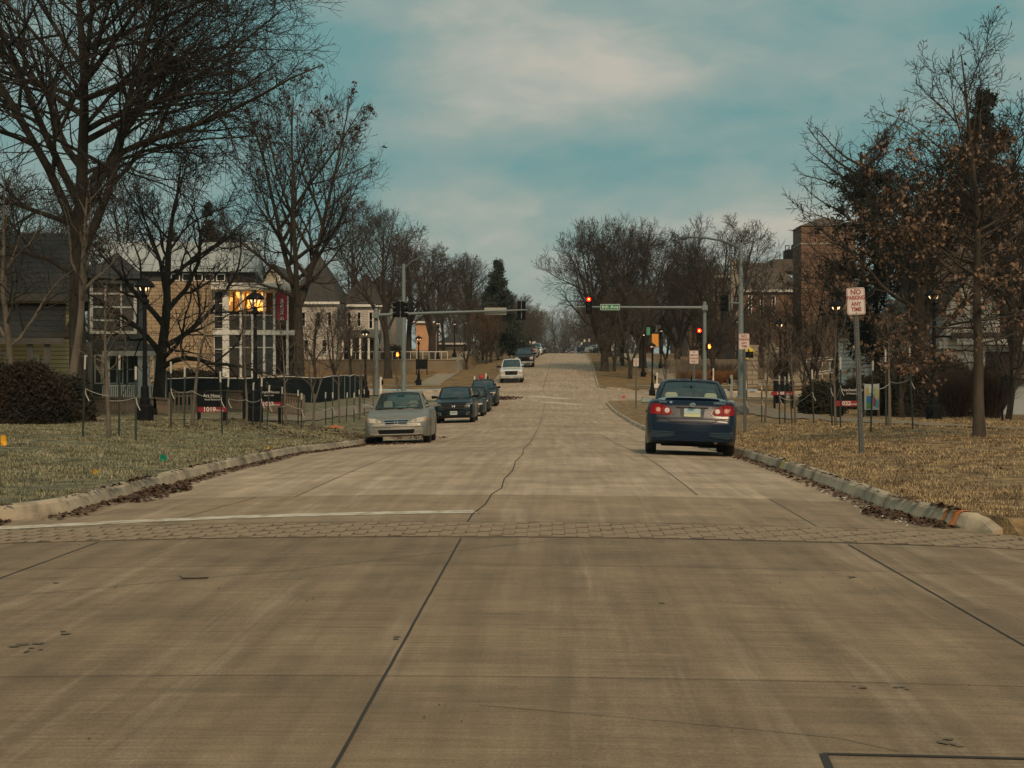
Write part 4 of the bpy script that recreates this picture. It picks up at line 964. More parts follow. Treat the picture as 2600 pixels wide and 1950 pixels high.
# ================================================================ BUILDINGS
def tex_mat(name, kind, c1, c2, cm, sx, sz, rough=.85, axis='xz'):
    if name in MATS: return MATS[name]
    m = bpy.data.materials.new(name); m.use_nodes = True; nt = m.node_tree; L = nt.links; b = nt.nodes['Principled BSDF']; b.inputs['Roughness'].default_value = rough
    tc = N(nt, 'ShaderNodeTexCoord'); sp = N(nt, 'ShaderNodeSeparateXYZ'); L.new(tc.outputs['Object'], sp.inputs[0])
    ad = N(nt, 'ShaderNodeMath', operation='ADD'); L.new(sp.outputs[0], ad.inputs[0]); L.new(sp.outputs[1], ad.inputs[1])
    cb = N(nt, 'ShaderNodeCombineXYZ'); L.new(ad.outputs[0], cb.inputs[0]); L.new(sp.outputs[2], cb.inputs[1])
    br = N(nt, 'ShaderNodeTexBrick'); br.inputs['Scale'].default_value = 1.0; br.inputs['Brick Width'].default_value = sx; br.inputs['Row Height'].default_value = sz
    br.inputs['Mortar Size'].default_value = sz * .09; br.inputs['Color1'].default_value = (*c1, 1); br.inputs['Color2'].default_value = (*c2, 1); br.inputs['Mortar'].default_value = (*cm, 1)
    br.inputs['Bias'].default_value = 0
    L.new(cb.outputs[0], br.inputs[0])
    n = N(nt, 'ShaderNodeTexNoise'); n.inputs['Scale'].default_value = .9; n.inputs['Detail'].default_value = 5; L.new(tc.outputs['Object'], n.inputs[0])
    mr = N(nt, 'ShaderNodeMapRange'); mr.inputs[3].default_value = .7; mr.inputs[4].default_value = 1.25; L.new(n.outputs[0], mr.inputs[0])
    vm = N(nt, 'ShaderNodeVectorMath', operation='SCALE'); L.new(br.outputs[0], vm.inputs[0]); L.new(mr.outputs[0], vm.inputs['Scale']); L.new(vm.outputs[0], b.inputs['Base Color'])
    MATS[name] = m; return m
M_tan = tex_mat('tan_brick', 'b', (.42, .31, .19), (.34, .245, .15), (.17, .12, .075), .5, .22)
M_shing = tex_mat('dark_shingle', 'b', (.062, .050, .038), (.045, .036, .028), (.020, .016, .012), .4, .22)
M_shingb = tex_mat('brown_shingle', 'b', (.135, .098, .068), (.105, .075, .052), (.045, .033, .023), .4, .2)
M_brickr = tex_mat('brown_brick', 'b', (.22, .125, .075), (.165, .092, .056), (.10, .07, .048), .6, .24)
M_yside = tex_mat('yellow_siding', 'b', (.82, .62, .33), (.76, .57, .30), (.26, .19, .10), 40, .16)
M_wside = tex_mat('white_siding', 'b', (.80, .77, .70), (.74, .71, .64), (.30, .28, .24), 40, .20)
M_wsidel = tex_mat('white_clapboard', 'b', (.52, .47, .40), (.47, .43, .37), (.24, .21, .18), 40, .25)
M_stone = tex_mat('limestone_block', 'b', (.34, .28, .20), (.27, .22, .16), (.12, .10, .075), .9, .38)
M_lime = mat('limestone', (.36, .30, .22), .85, (.26, .21, .155), 1.5, .3)
M_trim = mat('white_trim', (.80, .77, .70), .6, (.66, .63, .56), 2.5)
M_galvd = mat('dark_galvanised', (.085, .105, .108), .6, (.06, .075, .08), 7)
M_gtrim = mat('grey_trim', (.15, .135, .11), .8, (.10, .09, .075), 3)
M_win = mat('window_glass', (.020, .021, .020), .12, (.045, .04, .034), 1.2, spec=.8)
M_metal = mat('metal_roof', (.42, .43, .40), .5, (.34, .35, .33), .8, spec=.5)
M_wood = mat('weathered_wood', (.20, .155, .11), .9, (.12, .092, .065), 6, .4, stretch=(6, 6, 1))
M_blk = mat('black_metal', (.006, .0065, .0075), .7, spec=.2)
M_galv = mat('galvanised_pole', (.22, .26, .255), .6, (.16, .195, .195), 7, metal=.2)
M_green = mat('stake_green', (.020, .030, .022), .7)
M_stw = mat('stake_white', (.46, .44, .39), .8)
M_red = mat('sign_red', (.25, .010, .018), .6)
M_sblk = mat('sign_black', (.005, .0055, .006), .7, spec=.2)
M_letter = mat('white_letter', (.70, .68, .62), .6)
def bulb(name, col, s): return mat(name, col, .5, emit=col, estr=s)
M_warm = bulb('warm_lit_window', (1.0, .50, .10), 1.15)
M_inner = mat('dim_interior', (.09, .05, .022), .8, (.02, .014, .009), .8)
class Bld:
    def __init__(s, name, loc, label, cat, group=None): s.r = empty(name, loc, 0, label, cat, group); s.l = s.r.location.copy()
    def part(s, name, mb, m, parent=None, smooth=False):
        L = s.l
        mb.v = [(a - L.x, b - L.y, c - L.z) for a, b, c in mb.v]; return mb.build(name, m, parent or s.r, smooth=smooth)
    def window(s, x0, x1, z0, z1, y, nx=2, nz=2, frame=.09, pane=None, fm=None, name='window', depth=.1, bar=.04):
        f = MB(); y0, y1 = y - .03, y + depth
        f.box(x0, x1, y0, y1, z1 - frame, z1); f.box(x0, x1, y0, y1, z0, z0 + frame); f.box(x0, x0 + frame, y0, y1, z0 + frame, z1 - frame); f.box(x1 - frame, x1, y0, y1, z0 + frame, z1 - frame)
        for i in range(1, nx): xx = x0 + (x1 - x0) * i / nx; f.box(xx - bar / 2, xx + bar / 2, y0 + .01, y1, z0 + frame, z1 - frame)
        for i in range(1, nz): zz = z0 + (z1 - z0) * i / nz; f.box(x0 + frame, x1 - frame, y0 + .012, y1, zz - bar / 2, zz + bar / 2)
        w = s.part(name, f, fm or M_trim); p = MB(); p.box(x0 + frame * .5, x1 - frame * .5, y + .05, y + .07, z0 + frame * .5, z1 - frame * .5)
        s.part('pane', p, pane or M_win, w); return w
def roof_gx(b, x0, x1, y0, y1, ze, zr, t=.14):
    """ridge along x, slopes toward -y and +y"""
    ym = (y0 + y1) / 2
    b.prism_x([(y0, ze), (ym, zr), (y1, ze), (y1, ze - t), (ym, zr - t), (y0, ze - t)], x0, x1)
def roof_gy(b, x0, x1, y0, y1, ze, zr, t=.14):
    xm = (x0 + x1) / 2
    b.prism_y([(x0, ze), (xm, zr), (x1, ze), (x1, ze - t), (xm, zr - t), (x0, ze - t)], y0, y1)
def hip(b, x0, x1, y0, y1, ze, zr, k=.5, kx=None):
    ym = (y0 + y1) / 2; d = (y1 - y0) / 2 * (kx if kx is not None else 1)
    d = min(d, (x1 - x0) / 2 - .01)
    v = [(x0, y0, ze), (x1, y0, ze), (x1, y1, ze), (x0, y1, ze), (x0 + d, ym, zr), (x1 - d, ym, zr)]
    b.add(v, [(0, 1, 5, 4), (1, 2, 5), (2, 3, 4, 5), (3, 0, 4), (0, 3, 2, 1)])
Z = ZW
# --- A shingled house at left edge
Y = 60; xa, xb = XW(-260, Y), XW(222, Y); B = Bld('shingled_house', (xb, Y, terr(-20, Y)), 'dark shingled house with yellow siding at the left edge', 'house')
g0 = terr(-20, Y) - .4; ze = Z(748, Y); zr = Z(592, Y + 6)
w = MB(); w.box(xa + .3, xb - .3, Y + .4, Y + 11.6, g0, ze - .1); B.part('wall', w, M_yside)
b = MB(); roof_gx(b, xa, xb, Y - .1, Y + 12.1, ze, zr); rf = B.part('roof', b, M_shing)
b = MB(); b.box(xa - .02, xb + .02, Y - .16, Y - .09, ze - .25, ze + .02); B.part('fascia', b, M_gtrim)
b = MB(); q = P(20, 603, Y + 5.4); b.box(q.x - .25, q.x + .2, Y + 5.2, Y + 5.6, q.z - .2, q.z + .12); B.part('roof_vent', b, M_metal, rf)
b = MB(); zp, zq = Z(858, Y - 3), Z(770, Y + .4); b.prism_x([(Y - 3, zp), (Y + .4, zq), (Y + .4, zq - .12), (Y - 3, zp - .12)], xa + .2, XW(170, Y)); B.part('porch_roof', b, M_shing)
b = MB(); b.box(xa + .2, XW(170, Y), Y - 3.1, Y - 3.01, zp - .22, zp); B.part('gutter', b, M_gtrim)
b = MB(); x0, x1 = XW(90, Y - 3.2), XW(160, Y - 3.2); b.prism_y([(x0, zp + .01), (x1, zp + .01), ((x0 + x1) / 2, Z(790, Y - 3.2))], Y - 3.0, Y - 1.2); B.part('porch_gable', b, M_shing)
for px in (25, 66, 132, 168):
    b = MB(); x = XW(px, Y - 2.9); b.box(x - .11, x + .11, Y - 2.95, Y - 2.73, g0, zp - .13); B.part('porch_post', b, M_gtrim)
B.window(XW(2, Y), XW(27, Y), Z(935, Y), Z(893, Y), Y + .4, 1, 1); B.window(XW(85, Y), XW(105, Y), Z(940, Y), Z(900, Y), Y + .4, 1, 2)
for px in (120, 205): B.window(XW(px - 9, Y), XW(px + 9, Y), Z(850, Y), Z(770, Y), Y + .4, 1, 2)
B.r.rotation_euler.z = .285
# --- B white porch house
Y = 73; B = Bld('porch_house', (XW(352, Y), Y, terr(-20, Y)), 'small house with glazed upper floor and white porch railing', 'house'); g0 = terr(-20, Y) - .3
xa, xb = XW(226, Y), XW(352, Y)
w = MB(); w.box(xa, xb, Y + .3, Y + 7, g0, Z(702, Y)); B.part('wall', w, mat('grey_green_wall', (.10, .10, .085), .8, (.07, .07, .06), 2))
b = MB(); hip(b, xa - .4, xb + .4, Y - .2, Y + 7.4, Z(706, Y), Z(640, Y + 3.6)); B.part('roof', b, M_shing)
B.window(XW(232, Y), XW(347, Y), Z(847, Y), Z(710, Y), Y + .28, 3, 4, frame=.14, bar=.08)
b = MB(); x0, x1 = XW(226, Y - 3), XW(378, Y - 3); zp = Z(892, Y - 3.2); zq = Z(850, Y); b.add([(x0, Y - 3.2, zp), (x1, Y - 3.2, zp), (x1 - 1.6, Y + .3, zq), (x0, Y + .3, zq), (x0, Y - 3.2, zp - .16), (x1, Y - 3.2, zp - .16), (x1, Y + .3, zp - .16), (x0, Y + .3, zp - .16)], [(0, 1, 2, 3), (4, 5, 1, 0), (5, 6, 2, 1), (7, 6, 5, 4), (4, 0, 3, 7)]); B.part('porch_roof', b, M_shing)
b = MB(); b.box(x0, x1, Y - 3.28, Y - 3.21, zp - .2, zp + .02); B.part('fascia', b, M_trim)
M_porch = mat('porch_white', (.84, .83, .80), .5)
fl = Z(1016, Y - 3)
b = MB(); b.box(x0, x1, Y - 3.1, Y + .25, fl - .14, fl); B.part('porch_floor', b, M_trim)
for px in (237, 318, 337, 357, 376):
    b = MB(); x = XW(px, Y - 3); b.box(x - .10, x + .10, Y - 3.06, Y - 2.86, fl, zp - .17); B.part('porch_post', b, M_porch)
b = MB(); rt = Z(977, Y - 3); b.box(x0, x1, Y - 2.97, Y - 2.9, rt - .07, rt); b.box(x0, x1, Y - 2.97, Y - 2.9, fl + .08, fl + .14); n = 30
for i in range(n + 1): xx = x0 + (x1 - x0) * i / n; b.box(xx - .028, xx + .028, Y - 2.955, Y - 2.915, fl + .14, rt - .07)
B.part('railing', b, M_porch)
b = MB(); 
for i in range(34):
    xx = x0 + .05 + i * (x1 - x0 - .1) / 34
    b.tube([(xx, Y - 2.99, fl - .15), (xx + .5, Y - 2.99, fl - .65)], .016, 4); b.tube([(xx + .5, Y - 3.02, fl - .15), (xx, Y - 3.02, fl - .65)], .016, 4)
B.part('lattice', b, M_porch)
b = MB(); b.box(x0, x1, Y - 2.9, Y - 2.8, g0, fl - .15); B.part('skirting', b, M_blk)
for (p0, p1, lit) in ((243, 262, 0), (263, 276, 1), (278, 300, 0), (302, 314, 0), (322, 352, 0)):
    B.window(XW(p0, Y), XW(p1, Y), Z(975, Y), Z(900, Y), Y + .27, 1, 2, frame=.06, pane=mat('dim_warm_window', (.32, .14, .03), .5, emit=(1, .45, .1), estr=.22) if lit else None)
B.r.rotation_euler.z = .22
# --- C arts building
Y = 96; xa, xm, xb = XW(425, Y), XW(546, Y), XW(745, Y); B = Bld('arts_building', (xb, Y, terr(-18, Y)), 'modern tan brick arts building with lit glass front and red banner', 'building'); g0 = terr(-18, Y) - .5
w = MB(); w.box(xa - 3.5, xm, Y, Y + 12, g0, Z(716, Y)); B.part('brick_wall', w, M_tan)
w = MB(); w.box(xa - 3.6, xm + 2.5, Y + .6, Y + 11, Z(716, Y) + .004, Z(690, Y)); B.part('clerestory', w, mat('dark_band', (.03, .028, .025), .5))
for i in range(5): B.window(XW(440 + i * 28, Y), XW(462 + i * 28, Y), Z(713, Y), Z(694, Y), Y + .55, 1, 1, frame=.05)
w = MB(); w.prism_x([(Y + .2, Z(690, Y) + .004), (Y + 6, Z(616, Y + 6)), (Y + 11.5, Z(690, Y) + .004)], xa - 4, XW(655, Y)); rf = B.part('metal_roof', w, M_metal)
w = MB()
for i in range(22):
    xx = xa - 3.9 + i * .62
    if xx < XW(652, Y): w.prism_x([(Y + .2, Z(690, Y) + .05), (Y + 6, Z(616, Y + 6) + .05), (Y + 6, Z(616, Y + 6)), (Y + .2, Z(690, Y))], xx, xx + .05)
B.part('standing_seam', w, mat('seam_grey', (.22, .23, .22), .5), rf)
# glass section: recessed interior with lit panels, columns, beams
w = MB(); w.box(xm + .01, xb, Y + 3.2, Y + 12, g0, Z(722, Y)); B.part('inner_wall', w, M_inner)
w = MB(); w.box(xm - .1, xb + .4, Y - .5, Y + 4, Z(736, Y), Z(719, Y)); B.part('roof_beam', w, M_trim)
w = MB(); w.box(xm - .02, xb + .1, Y - .15, Y + 3.4, Z(850, Y), Z(838, Y)); B.part('floor_beam', w, M_trim)
w = MB(); w.box(xm + .01, xb + .1, Y - .2, Y + 3.4, g0, Z(958, Y)); B.part('plinth', w, M_lime)
for px in (577, 614, 643, 672, 697, 730):
    c = MB(); x = XW(px, Y); t = .20 if px == 577 else .07; c.box(x - t, x + t, Y - .1, Y + .15, Z(958, Y) + .003, Z(850, Y) - .003); B.part('column', c, M_trim)
    c = MB(); c.box(x - t, x + t, Y - .1, Y + .15, Z(838, Y) + .003, Z(736, Y) - .003); B.part('column', c, M_trim)
gl = mat('facade_glass', (.05, .045, .035), .08, spec=.8)
for (p0, p1, q0, q1, nz) in ((547, 573, 738, 836, 3), (547, 573, 852, 956, 3)): B.window(XW(p0, Y), XW(p1, Y), Z(q1, Y), Z(q0, Y), Y - .02, 1, nz, frame=.05)
for (p0, p1) in ((584, 611), (617, 641), (646, 670), (675, 695)):
    g = MB(); 
    for (q0, q1) in ((800, 836), (852, 880), (884, 955)): g.box(XW(p0, Y), XW(p1, Y), Y + .04, Y + .07, Z(q1, Y), Z(q0, Y))
    B.part('glazing', g, gl)
    g = MB(); g.box(XW(p0, Y), XW(p1, Y), Y - .02, Y + .1, Z(801, Y), Z(799, Y)); g.box(XW(p0, Y), XW(p1, Y), Y - .02, Y + .1, Z(883, Y), Z(881, Y)); B.part('transom', g, M_trim)
rl = random.Random(3)
for i in range(34):
    lit = MB()
    px = rl.choice((592, 600, 606, 588, 628, 636, 650, 662, 668, 676, 684, 690)) + rl.uniform(-4, 4); py = rl.uniform(744, 782); h = rl.uniform(3, 12); wd = rl.uniform(1.5, 5.5)
    lit.box(XW(px - wd, Y + 3), XW(px + wd, Y + 3), Y + 3.05 - .01 * i, Y + 3.055 - .01 * i, Z(py + h, Y + 3), Z(py - h * .4, Y + 3)); B.part('lit_panel', lit, M_warm)
for (a_, c_) in ((584, 612), (617, 643), (647, 671), (676, 695)): lit = MB(); lit.box(XW(a_, Y + 3), XW(c_, Y + 3), Y + 3.10, Y + 3.18, Z(790, Y + 3), Z(741, Y + 3)); B.part('glowing_wall', lit, mat('amber_wall_glow', (.35, .18, .05), .8, emit=(1.0, .42, .09), estr=.22))  # wall emits amber itself, standing in for lamplight falling on it
for px in (666, 690): lit = MB(); lit.box(XW(px - 2.5, Y + 3), XW(px + 2.5, Y + 3), Y + 3.0, Y + 3.1, Z(866, Y + 3), Z(856, Y + 3)); B.part('lit_panel', lit, M_warm)
g = MB(); g.box(XW(652, Y), XW(672, Y), Y + .4, Y + .5, Z(950, Y), Z(892, Y)); B.part('door', g, mat('oak_door', (.22, .11, .035), .6, (.16, .08, .03), 3))
g = MB(); g.box(XW(672, Y), XW(680, Y), Y + .2, Y + .3, Z(955, Y), Z(890, Y)); g.box(XW(696, Y), XW(701, Y), Y + .2, Y + .3, Z(955, Y), Z(890, Y)); g.box(XW(650, Y), XW(701, Y), Y + .2, Y + .3, Z(890, Y), Z(885, Y)); B.part('door_frame', g, M_trim)
w = MB(); w.box(XW(652, Y) , XW(735, Y), Y - 2.2, Y - 1.9, g0, Z(955, Y) + .1); B.part('planter_wall', w, M_stone)
bn = MB(); Yb = Y - .35; bn.box(XW(701, Yb), XW(727, Yb), Yb - .02, Yb + .02, Z(812, Yb), Z(738, Yb)); o = B.part('banner', bn, mat('banner_red', (.30, .014, .035), .7))
t = text_mesh('WALYN  G', .27, M_letter, o, (0, 0, 0), bold=.006); t.matrix_local = Matrix.Translation(Vector((XW(714, Yb), Yb - .03, Z(785, Yb))) - B.l) @ Matrix.Rotation(R(90), 4, 'Y')
B.r.rotation_euler.z = .15
# --- D gabled houses beyond the avenue (left)
def house(name, label, Y, p0, p1, pye, pyr, wall, roofm, depth=10, gable=False, wins=(), porch=None, base=None, kx=1.0, chim=None):
    x0, x1 = XW(p0, Y), XW(p1, Y); g0 = terr((x0 + x1) / 2, Y) - .5; B = Bld(name, ((x0 + x1) / 2, Y + depth / 2, g0), label, 'house')
    ze, zr = Z(pye, Y), Z(pyr, Y + depth / 2)
    w = MB(); w.box(x0 + .3, x1 - .3, Y + .3, Y + depth - .3, g0, ze - .02); B.part('wall', w, wall)
    b = MB()
    if gable: 
        roof_gy(b, x0, x1, Y, Y + depth, ze, Z(pyr, Y)); 
        gw = MB(); gw.prism_y([(x0 + .3, ze), (x1 - .3, ze), ((x0 + x1) / 2, Z(pyr, Y) - .3)], Y + .28, Y + .5); B.part('gable_wall', gw, wall)
    else: hip(b, x0, x1, Y, Y + depth, ze, zr, kx=kx)
    B.part('roof', b, roofm)
    f = MB(); f.box(x0 - .02, x1 + .02, Y - .06, Y + .02, ze - .26, ze - .01); B.part('fascia', f, M_trim)
    for (a, c, d, e) in wins: B.window(XW(a, Y), XW(c, Y), Z(e, Y), Z(d, Y), Y + .25, 1, 2, frame=.1)
    if chim: c = MB(); c.box(XW(chim[0], Y), XW(chim[1], Y), Y + depth * .4, Y + depth * .4 + .8, ze, Z(chim[2], Y + depth * .4)); B.part('chimney', c, M_brickr)
    return B
house('gabled_house', 'big dark hipped roof house right of the tall ash tree', 158, 722, 862, 765, 648, M_wsidel, M_shing, 12, wins=((762, 776, 790, 830), (800, 814, 790, 830), (830, 842, 790, 830), (770, 785, 860, 900), (815, 830, 860, 900)))
house('gabled_house', 'cream gable with small attic window above the lit glass front', 140, 655, 730, 716, 668, mat('cream_gable', (.40, .36, .27), .8), M_shing, 9, gable=True, wins=((697, 711, 690, 712),))
B = house('white_house', 'white clapboard house with dark roof and porch beyond the retaining wall', 164, 858, 972, 772, 692, M_wsidel, M_shing, 11, wins=((880, 892, 790, 830), (905, 917, 790, 830), (935, 947, 790, 835), (880, 895, 862, 905), (905, 915, 862, 905), (935, 950, 860, 905)))
b = MB(); Y = 161; b.prism_x([(Y, Z(852, Y)), (Y + 3.2, Z(835, Y)), (Y + 3.2, Z(852, Y) - .2), (Y, Z(852, Y) - .2)], XW(868, Y), XW(960, Y)); B.part('porch_roof', b, M_gtrim)
for px in (870, 892, 914, 936, 958): c = MB(); x = XW(px, Y); c.box(x - .1, x + .1, Y + .1, Y + .3, B.l.z, Z(853, Y) - .2); B.part('porch_post', c, M_trim)
house('dark_roofed_house', 'lower dark roofed wing behind the white house', 176, 900, 1012, 742, 698, M_wsidel, M_shing, 10)
house('peach_building', 'peach walled building glimpsed behind the far left trees', 215, 1050, 1108, 815, 790, mat('peach_wall', (.62, .33, .17), .8, (.5, .27, .14), 1), M_shing, 9, kx=.5)
house('far_house', 'dark low house far along the left path', 225, 1108, 1190, 870, 845, mat('dark_house_wall', (.10, .085, .07), .9), M_shing, 9, kx=.5)
B = Bld('steeple', (XW(651, 150), 150, terr(-20, 150)), 'thin dark pointed steeple behind the arts building', 'steeple')
b = MB(); v0 = [(XW(651, 150) + dx, 150 + dy, B.l.z) for dx, dy in ((-1, -1), (1, -1), (1, 1), (-1, 1))]; b.box(XW(651, 150) - .9, XW(651, 150) + .9, 149.1, 150.9, B.l.z, Z(715, 150)); B.part('tower', b, M_gtrim)
b = MB(); zt = Z(716, 150); x = XW(651, 150); b.add([(x - 1.1, 148.9, zt), (x + 1.1, 148.9, zt), (x + 1.1, 151.1, zt), (x - 1.1, 151.1, zt), (x, 150, Z(618, 150))], [(0, 1, 4), (1, 2, 4), (2, 3, 4), (3, 0, 4), (0, 3, 2, 1)]); B.part('spire', b, mat('dark_slate', (.02, .024, .022), .7))
# --- retaining wall and railing
Y = 150; x0, x1 = XW(700, Y), XW(1158, Y); g0 = terr(-12, Y - .5) - .4
B = Bld('retaining_wall', ((x0 + x1) / 2, Y, g0), 'long tan concrete retaining wall with railing beyond the avenue', 'wall')
w = MB(); w.box(x0, x1, Y - .05, Y + .35, g0, Z(914, Y)); B.part('wall', w, mat('retaining_concrete', (.24, .185, .115), .9, (.18, .14, .09), .8, .3)); w = MB(); w.box(x0, x1 + .1, Y - .12, Y + .38, Z(914, Y) + .003, Z(912, Y)); B.part('coping', w, M_lime)
w = MB(); zt = Z(893, Y); w.tube([(x0, Y + .1, zt), (XW(1136, Y), Y + .1, zt)], .035, 6)
n = 28
for i in range(n + 1): xx = x0 + (XW(1136, Y) - x0) * i / n; w.tube([(xx, Y + .1, Z(912, Y)), (xx, Y + .1, zt)], .03, 5)
B.part('railing', w, M_trim)
Y = 147; B = Bld('campus_sign', (XW(1070, Y), Y, terr(XW(1070, Y), Y)), 'blank backed dark board on two posts before the retaining wall', 'sign')
w = MB(); w.box(XW(1056, Y), XW(1084, Y), Y, Y + .1, Z(937, Y), Z(912, Y)); B.part('panel', w, M_sblk)
for px in (1057, 1084): w = MB(); x = XW(px, Y); w.box(x - .05, x + .05, Y + .02, Y + .12, B.l.z - .1, Z(911, Y)); B.part('post', w, M_blk)
# --- right: church like hall, brown roofs, brick tower
house('church_hall', 'dark stone hall with pointed windows behind the right trees', 205, 1742, 1862, 700, 672, M_brickr, M_shingb, 14, wins=((1760, 1772, 715, 760), (1785, 1797, 715, 760), (1812, 1824, 712, 765), (1836, 1848, 715, 760)))
B = house('brick_hall', 'broad brown shingled hall left of the brick tower', 172, 1860, 2042, 736, 668, M_brickr, M_shingb, 16, kx=.25, wins=((1900, 1910, 750, 800), (1930, 1940, 750, 800), (1960, 1970, 750, 800)))
w = MB(); Y = 171.5; w.prism_y([(XW(1855, Y), Z(820, Y)), (XW(1875, Y), Z(820, Y)), (XW(1877, Y), Z(725, Y)), (XW(1869, Y), Z(662, Y)), (XW(1858, Y), Z(660, Y))], Y, Y + 1.6); B.part('stone_parapet', w, M_lime)
w = MB(); Y = 178; w.box(XW(1962, Y), XW(2035, Y), Y, Y + 6, Z(690, Y), Z(659, Y)); B.part('upper_block', w, mat('brown_clad', (.10, .08, .06), .8))
e = Bld('rooftop_unit', (XW(2010, 179), 179, Z(658, 179)), 'dark rooftop equipment and ladder frame beside the brick tower', 'roof equipment')
w = MB(); z0 = Z(659, 179) + .01; w.box(XW(1998, 179), XW(2032, 179), 179, 182, z0, z0 + 1.1); w.box(XW(2015, 179), XW(2030, 179), 179.2, 181, z0 + 1.1, z0 + 1.7); e.part('unit', w, M_blk)
w = MB(); 
for px in (1994, 2003): w.tube([(XW(px, 179), 179, z0), (XW(px, 179), 179, Z(624, 179))], .05, 5)
for py in (625, 638, 650): w.tube([(XW(1994, 179), 179, Z(py, 179)), (XW(2003, 179), 179, Z(py, 179))], .05, 5)
w.tube([(XW(1980, 179), 179, z0), (XW(1980, 179), 179, Z(640, 179))], .04, 5)
e.part('ladder_frame', w, M_blk)
Y = 152; x0, x1 = XW(2034, Y), XW(2172, Y); B = Bld('brick_tower', ((x0 + x1) / 2, Y + 2.5, terr(24, Y)), 'tall plain brown brick tower behind the dark pine', 'tower')
w = MB(); w.box(x0, x1, Y, Y + 5.2, B.l.z - .5, Z(575, Y)); B.part('shaft', w, M_brickr)
w = MB(); hip(w, x0 - .15, x1 + .15, Y - .15, Y + 5.35, Z(575, Y) + .003, Z(552, Y + 2.6)); B.part('cap', w, M_shingb)
w = MB(); w.box(x0 - .06, x1 + .06, Y - .06, Y + 5.26, Z(622, Y), Z(618, Y)); B.part('string_course', w, M_lime)
for (a, c) in ((2054, 2064), (2090, 2108), (2135, 2150)): B.window(XW(a, Y), XW(c, Y), Z(600, Y), Z(576, Y) - .15, Y - .02, 1, 2, frame=.06, fm=M_gtrim)
# --- right foreground house
Y = 72; x0, x1 = XW(2385, Y), XW(2800, Y); g0 = terr(22, Y) - .5; B = Bld('white_sided_house', ((x0 + x1) / 2, Y + 6, g0), 'white sided house with huge brown shingle roof at the right edge', 'house')
ze = Z(858, Y)
w = MB(); w.box(x0, x1, Y, Y + 13, g0, ze); B.part('wall', w, M_wside)
w = MB(); w.prism_x([(Y - .5, ze - .1), (Y + 6.5, Z(488, Y + 6.5)), (Y + 13.5, ze - .1)], XW(2345, Y + 5), x1 + .5); B.part('roof', w, M_shingb)
w = MB(); w.box(XW(2345, Y + 5) + .2, x1 + .4, Y - .58, Y - .51, ze - .32, ze - .06); B.part('gutter', w, M_trim)
w = MB(); xg = XW(2470, Y - .2); w.prism_y([(xg - 1.2, ze + .1), (xg + 1.2, ze + .1), (xg + 1.2, Z(780, Y)), (xg, Z(690, Y)), (xg - 1.2, Z(780, Y))], Y - .2, Y + 3.5); B.part('dormer', w, M_wside)
w = MB(); roof_gy(w, xg - 1.6, xg + 1.6, Y - .5, Y + 4.5, Z(788, Y), Z(680, Y)); B.part('dormer_roof', w, M_shingb)
B.window(xg - .45, xg + .45, Z(820, Y), Z(770, Y), Y - .22, 2, 2, frame=.08)
B.window(XW(2450, Y), XW(2465, Y), Z(960, Y), Z(893, Y), Y - .03, 1, 2)
w = MB(); w.box(XW(2502, Y), XW(2620, Y), Y - .04, Y + .2, Z(962, Y), Z(893, Y)); B.part('garage_shade_panel', w, mat('painted_garage_shade', (.03, .026, .022), .8))  # solid dark panel, its colour stands for the shade inside the garage
for px in (2400, 2428): w = MB(); w.box(XW(px - 6, Y), XW(px + 6, Y), Y - .05, Y + .02, Z(945, Y), Z(893, Y)); B.part('shutter', w, M_trim)
w = MB(); w.tube([(XW(2397, Y), Y - .1, ze), (XW(2397, Y), Y - .1, g0)], .06, 6); B.part('downspout', w, M_trim)
Y = 76; x0b = XW(2205, Y); w = MB(); w.box(x0b, x0 + .3, Y, Y + 8, g0, Z(850, Y)); B.part('wing_wall', w, M_wside)
w = MB(); w.prism_x([(Y - .4, Z(846, Y)), (Y + 4, Z(795, Y + 4)), (Y + 8, Z(846, Y))], x0b - .3, x0 + .6); B.part('wing_roof', w, M_shingb)
for (a, c) in ((2215, 2240), (2255, 2285), (2292, 2318), (2330, 2345), (2355, 2378)): B.window(XW(a, Y), XW(c, Y), Z(925, Y), Z(858, Y), Y - .03, 1, 2, frame=.07)
# front gable of upper floor with white trim
w = MB(); Yg = Y + 2; w.prism_y([(XW(2318, Yg), Z(800, Yg)), (XW(2385, Yg), Z(800, Yg)), (XW(2385, Yg), Z(600, Yg)), (XW(2352, Yg), Z(540, Yg)), (XW(2322, Yg), Z(640, Yg))], Yg, Yg + 4); B.part('upper_wall', w, mat('grey_tan_siding', (.20, .165, .12), .85, (.15, .12, .09), 2))
for (a, c) in ((2340, 2352),): B.window(XW(a, Yg), XW(c, Yg), Z(690, Yg), Z(600, Yg), Yg - .03, 1, 2, frame=.08)
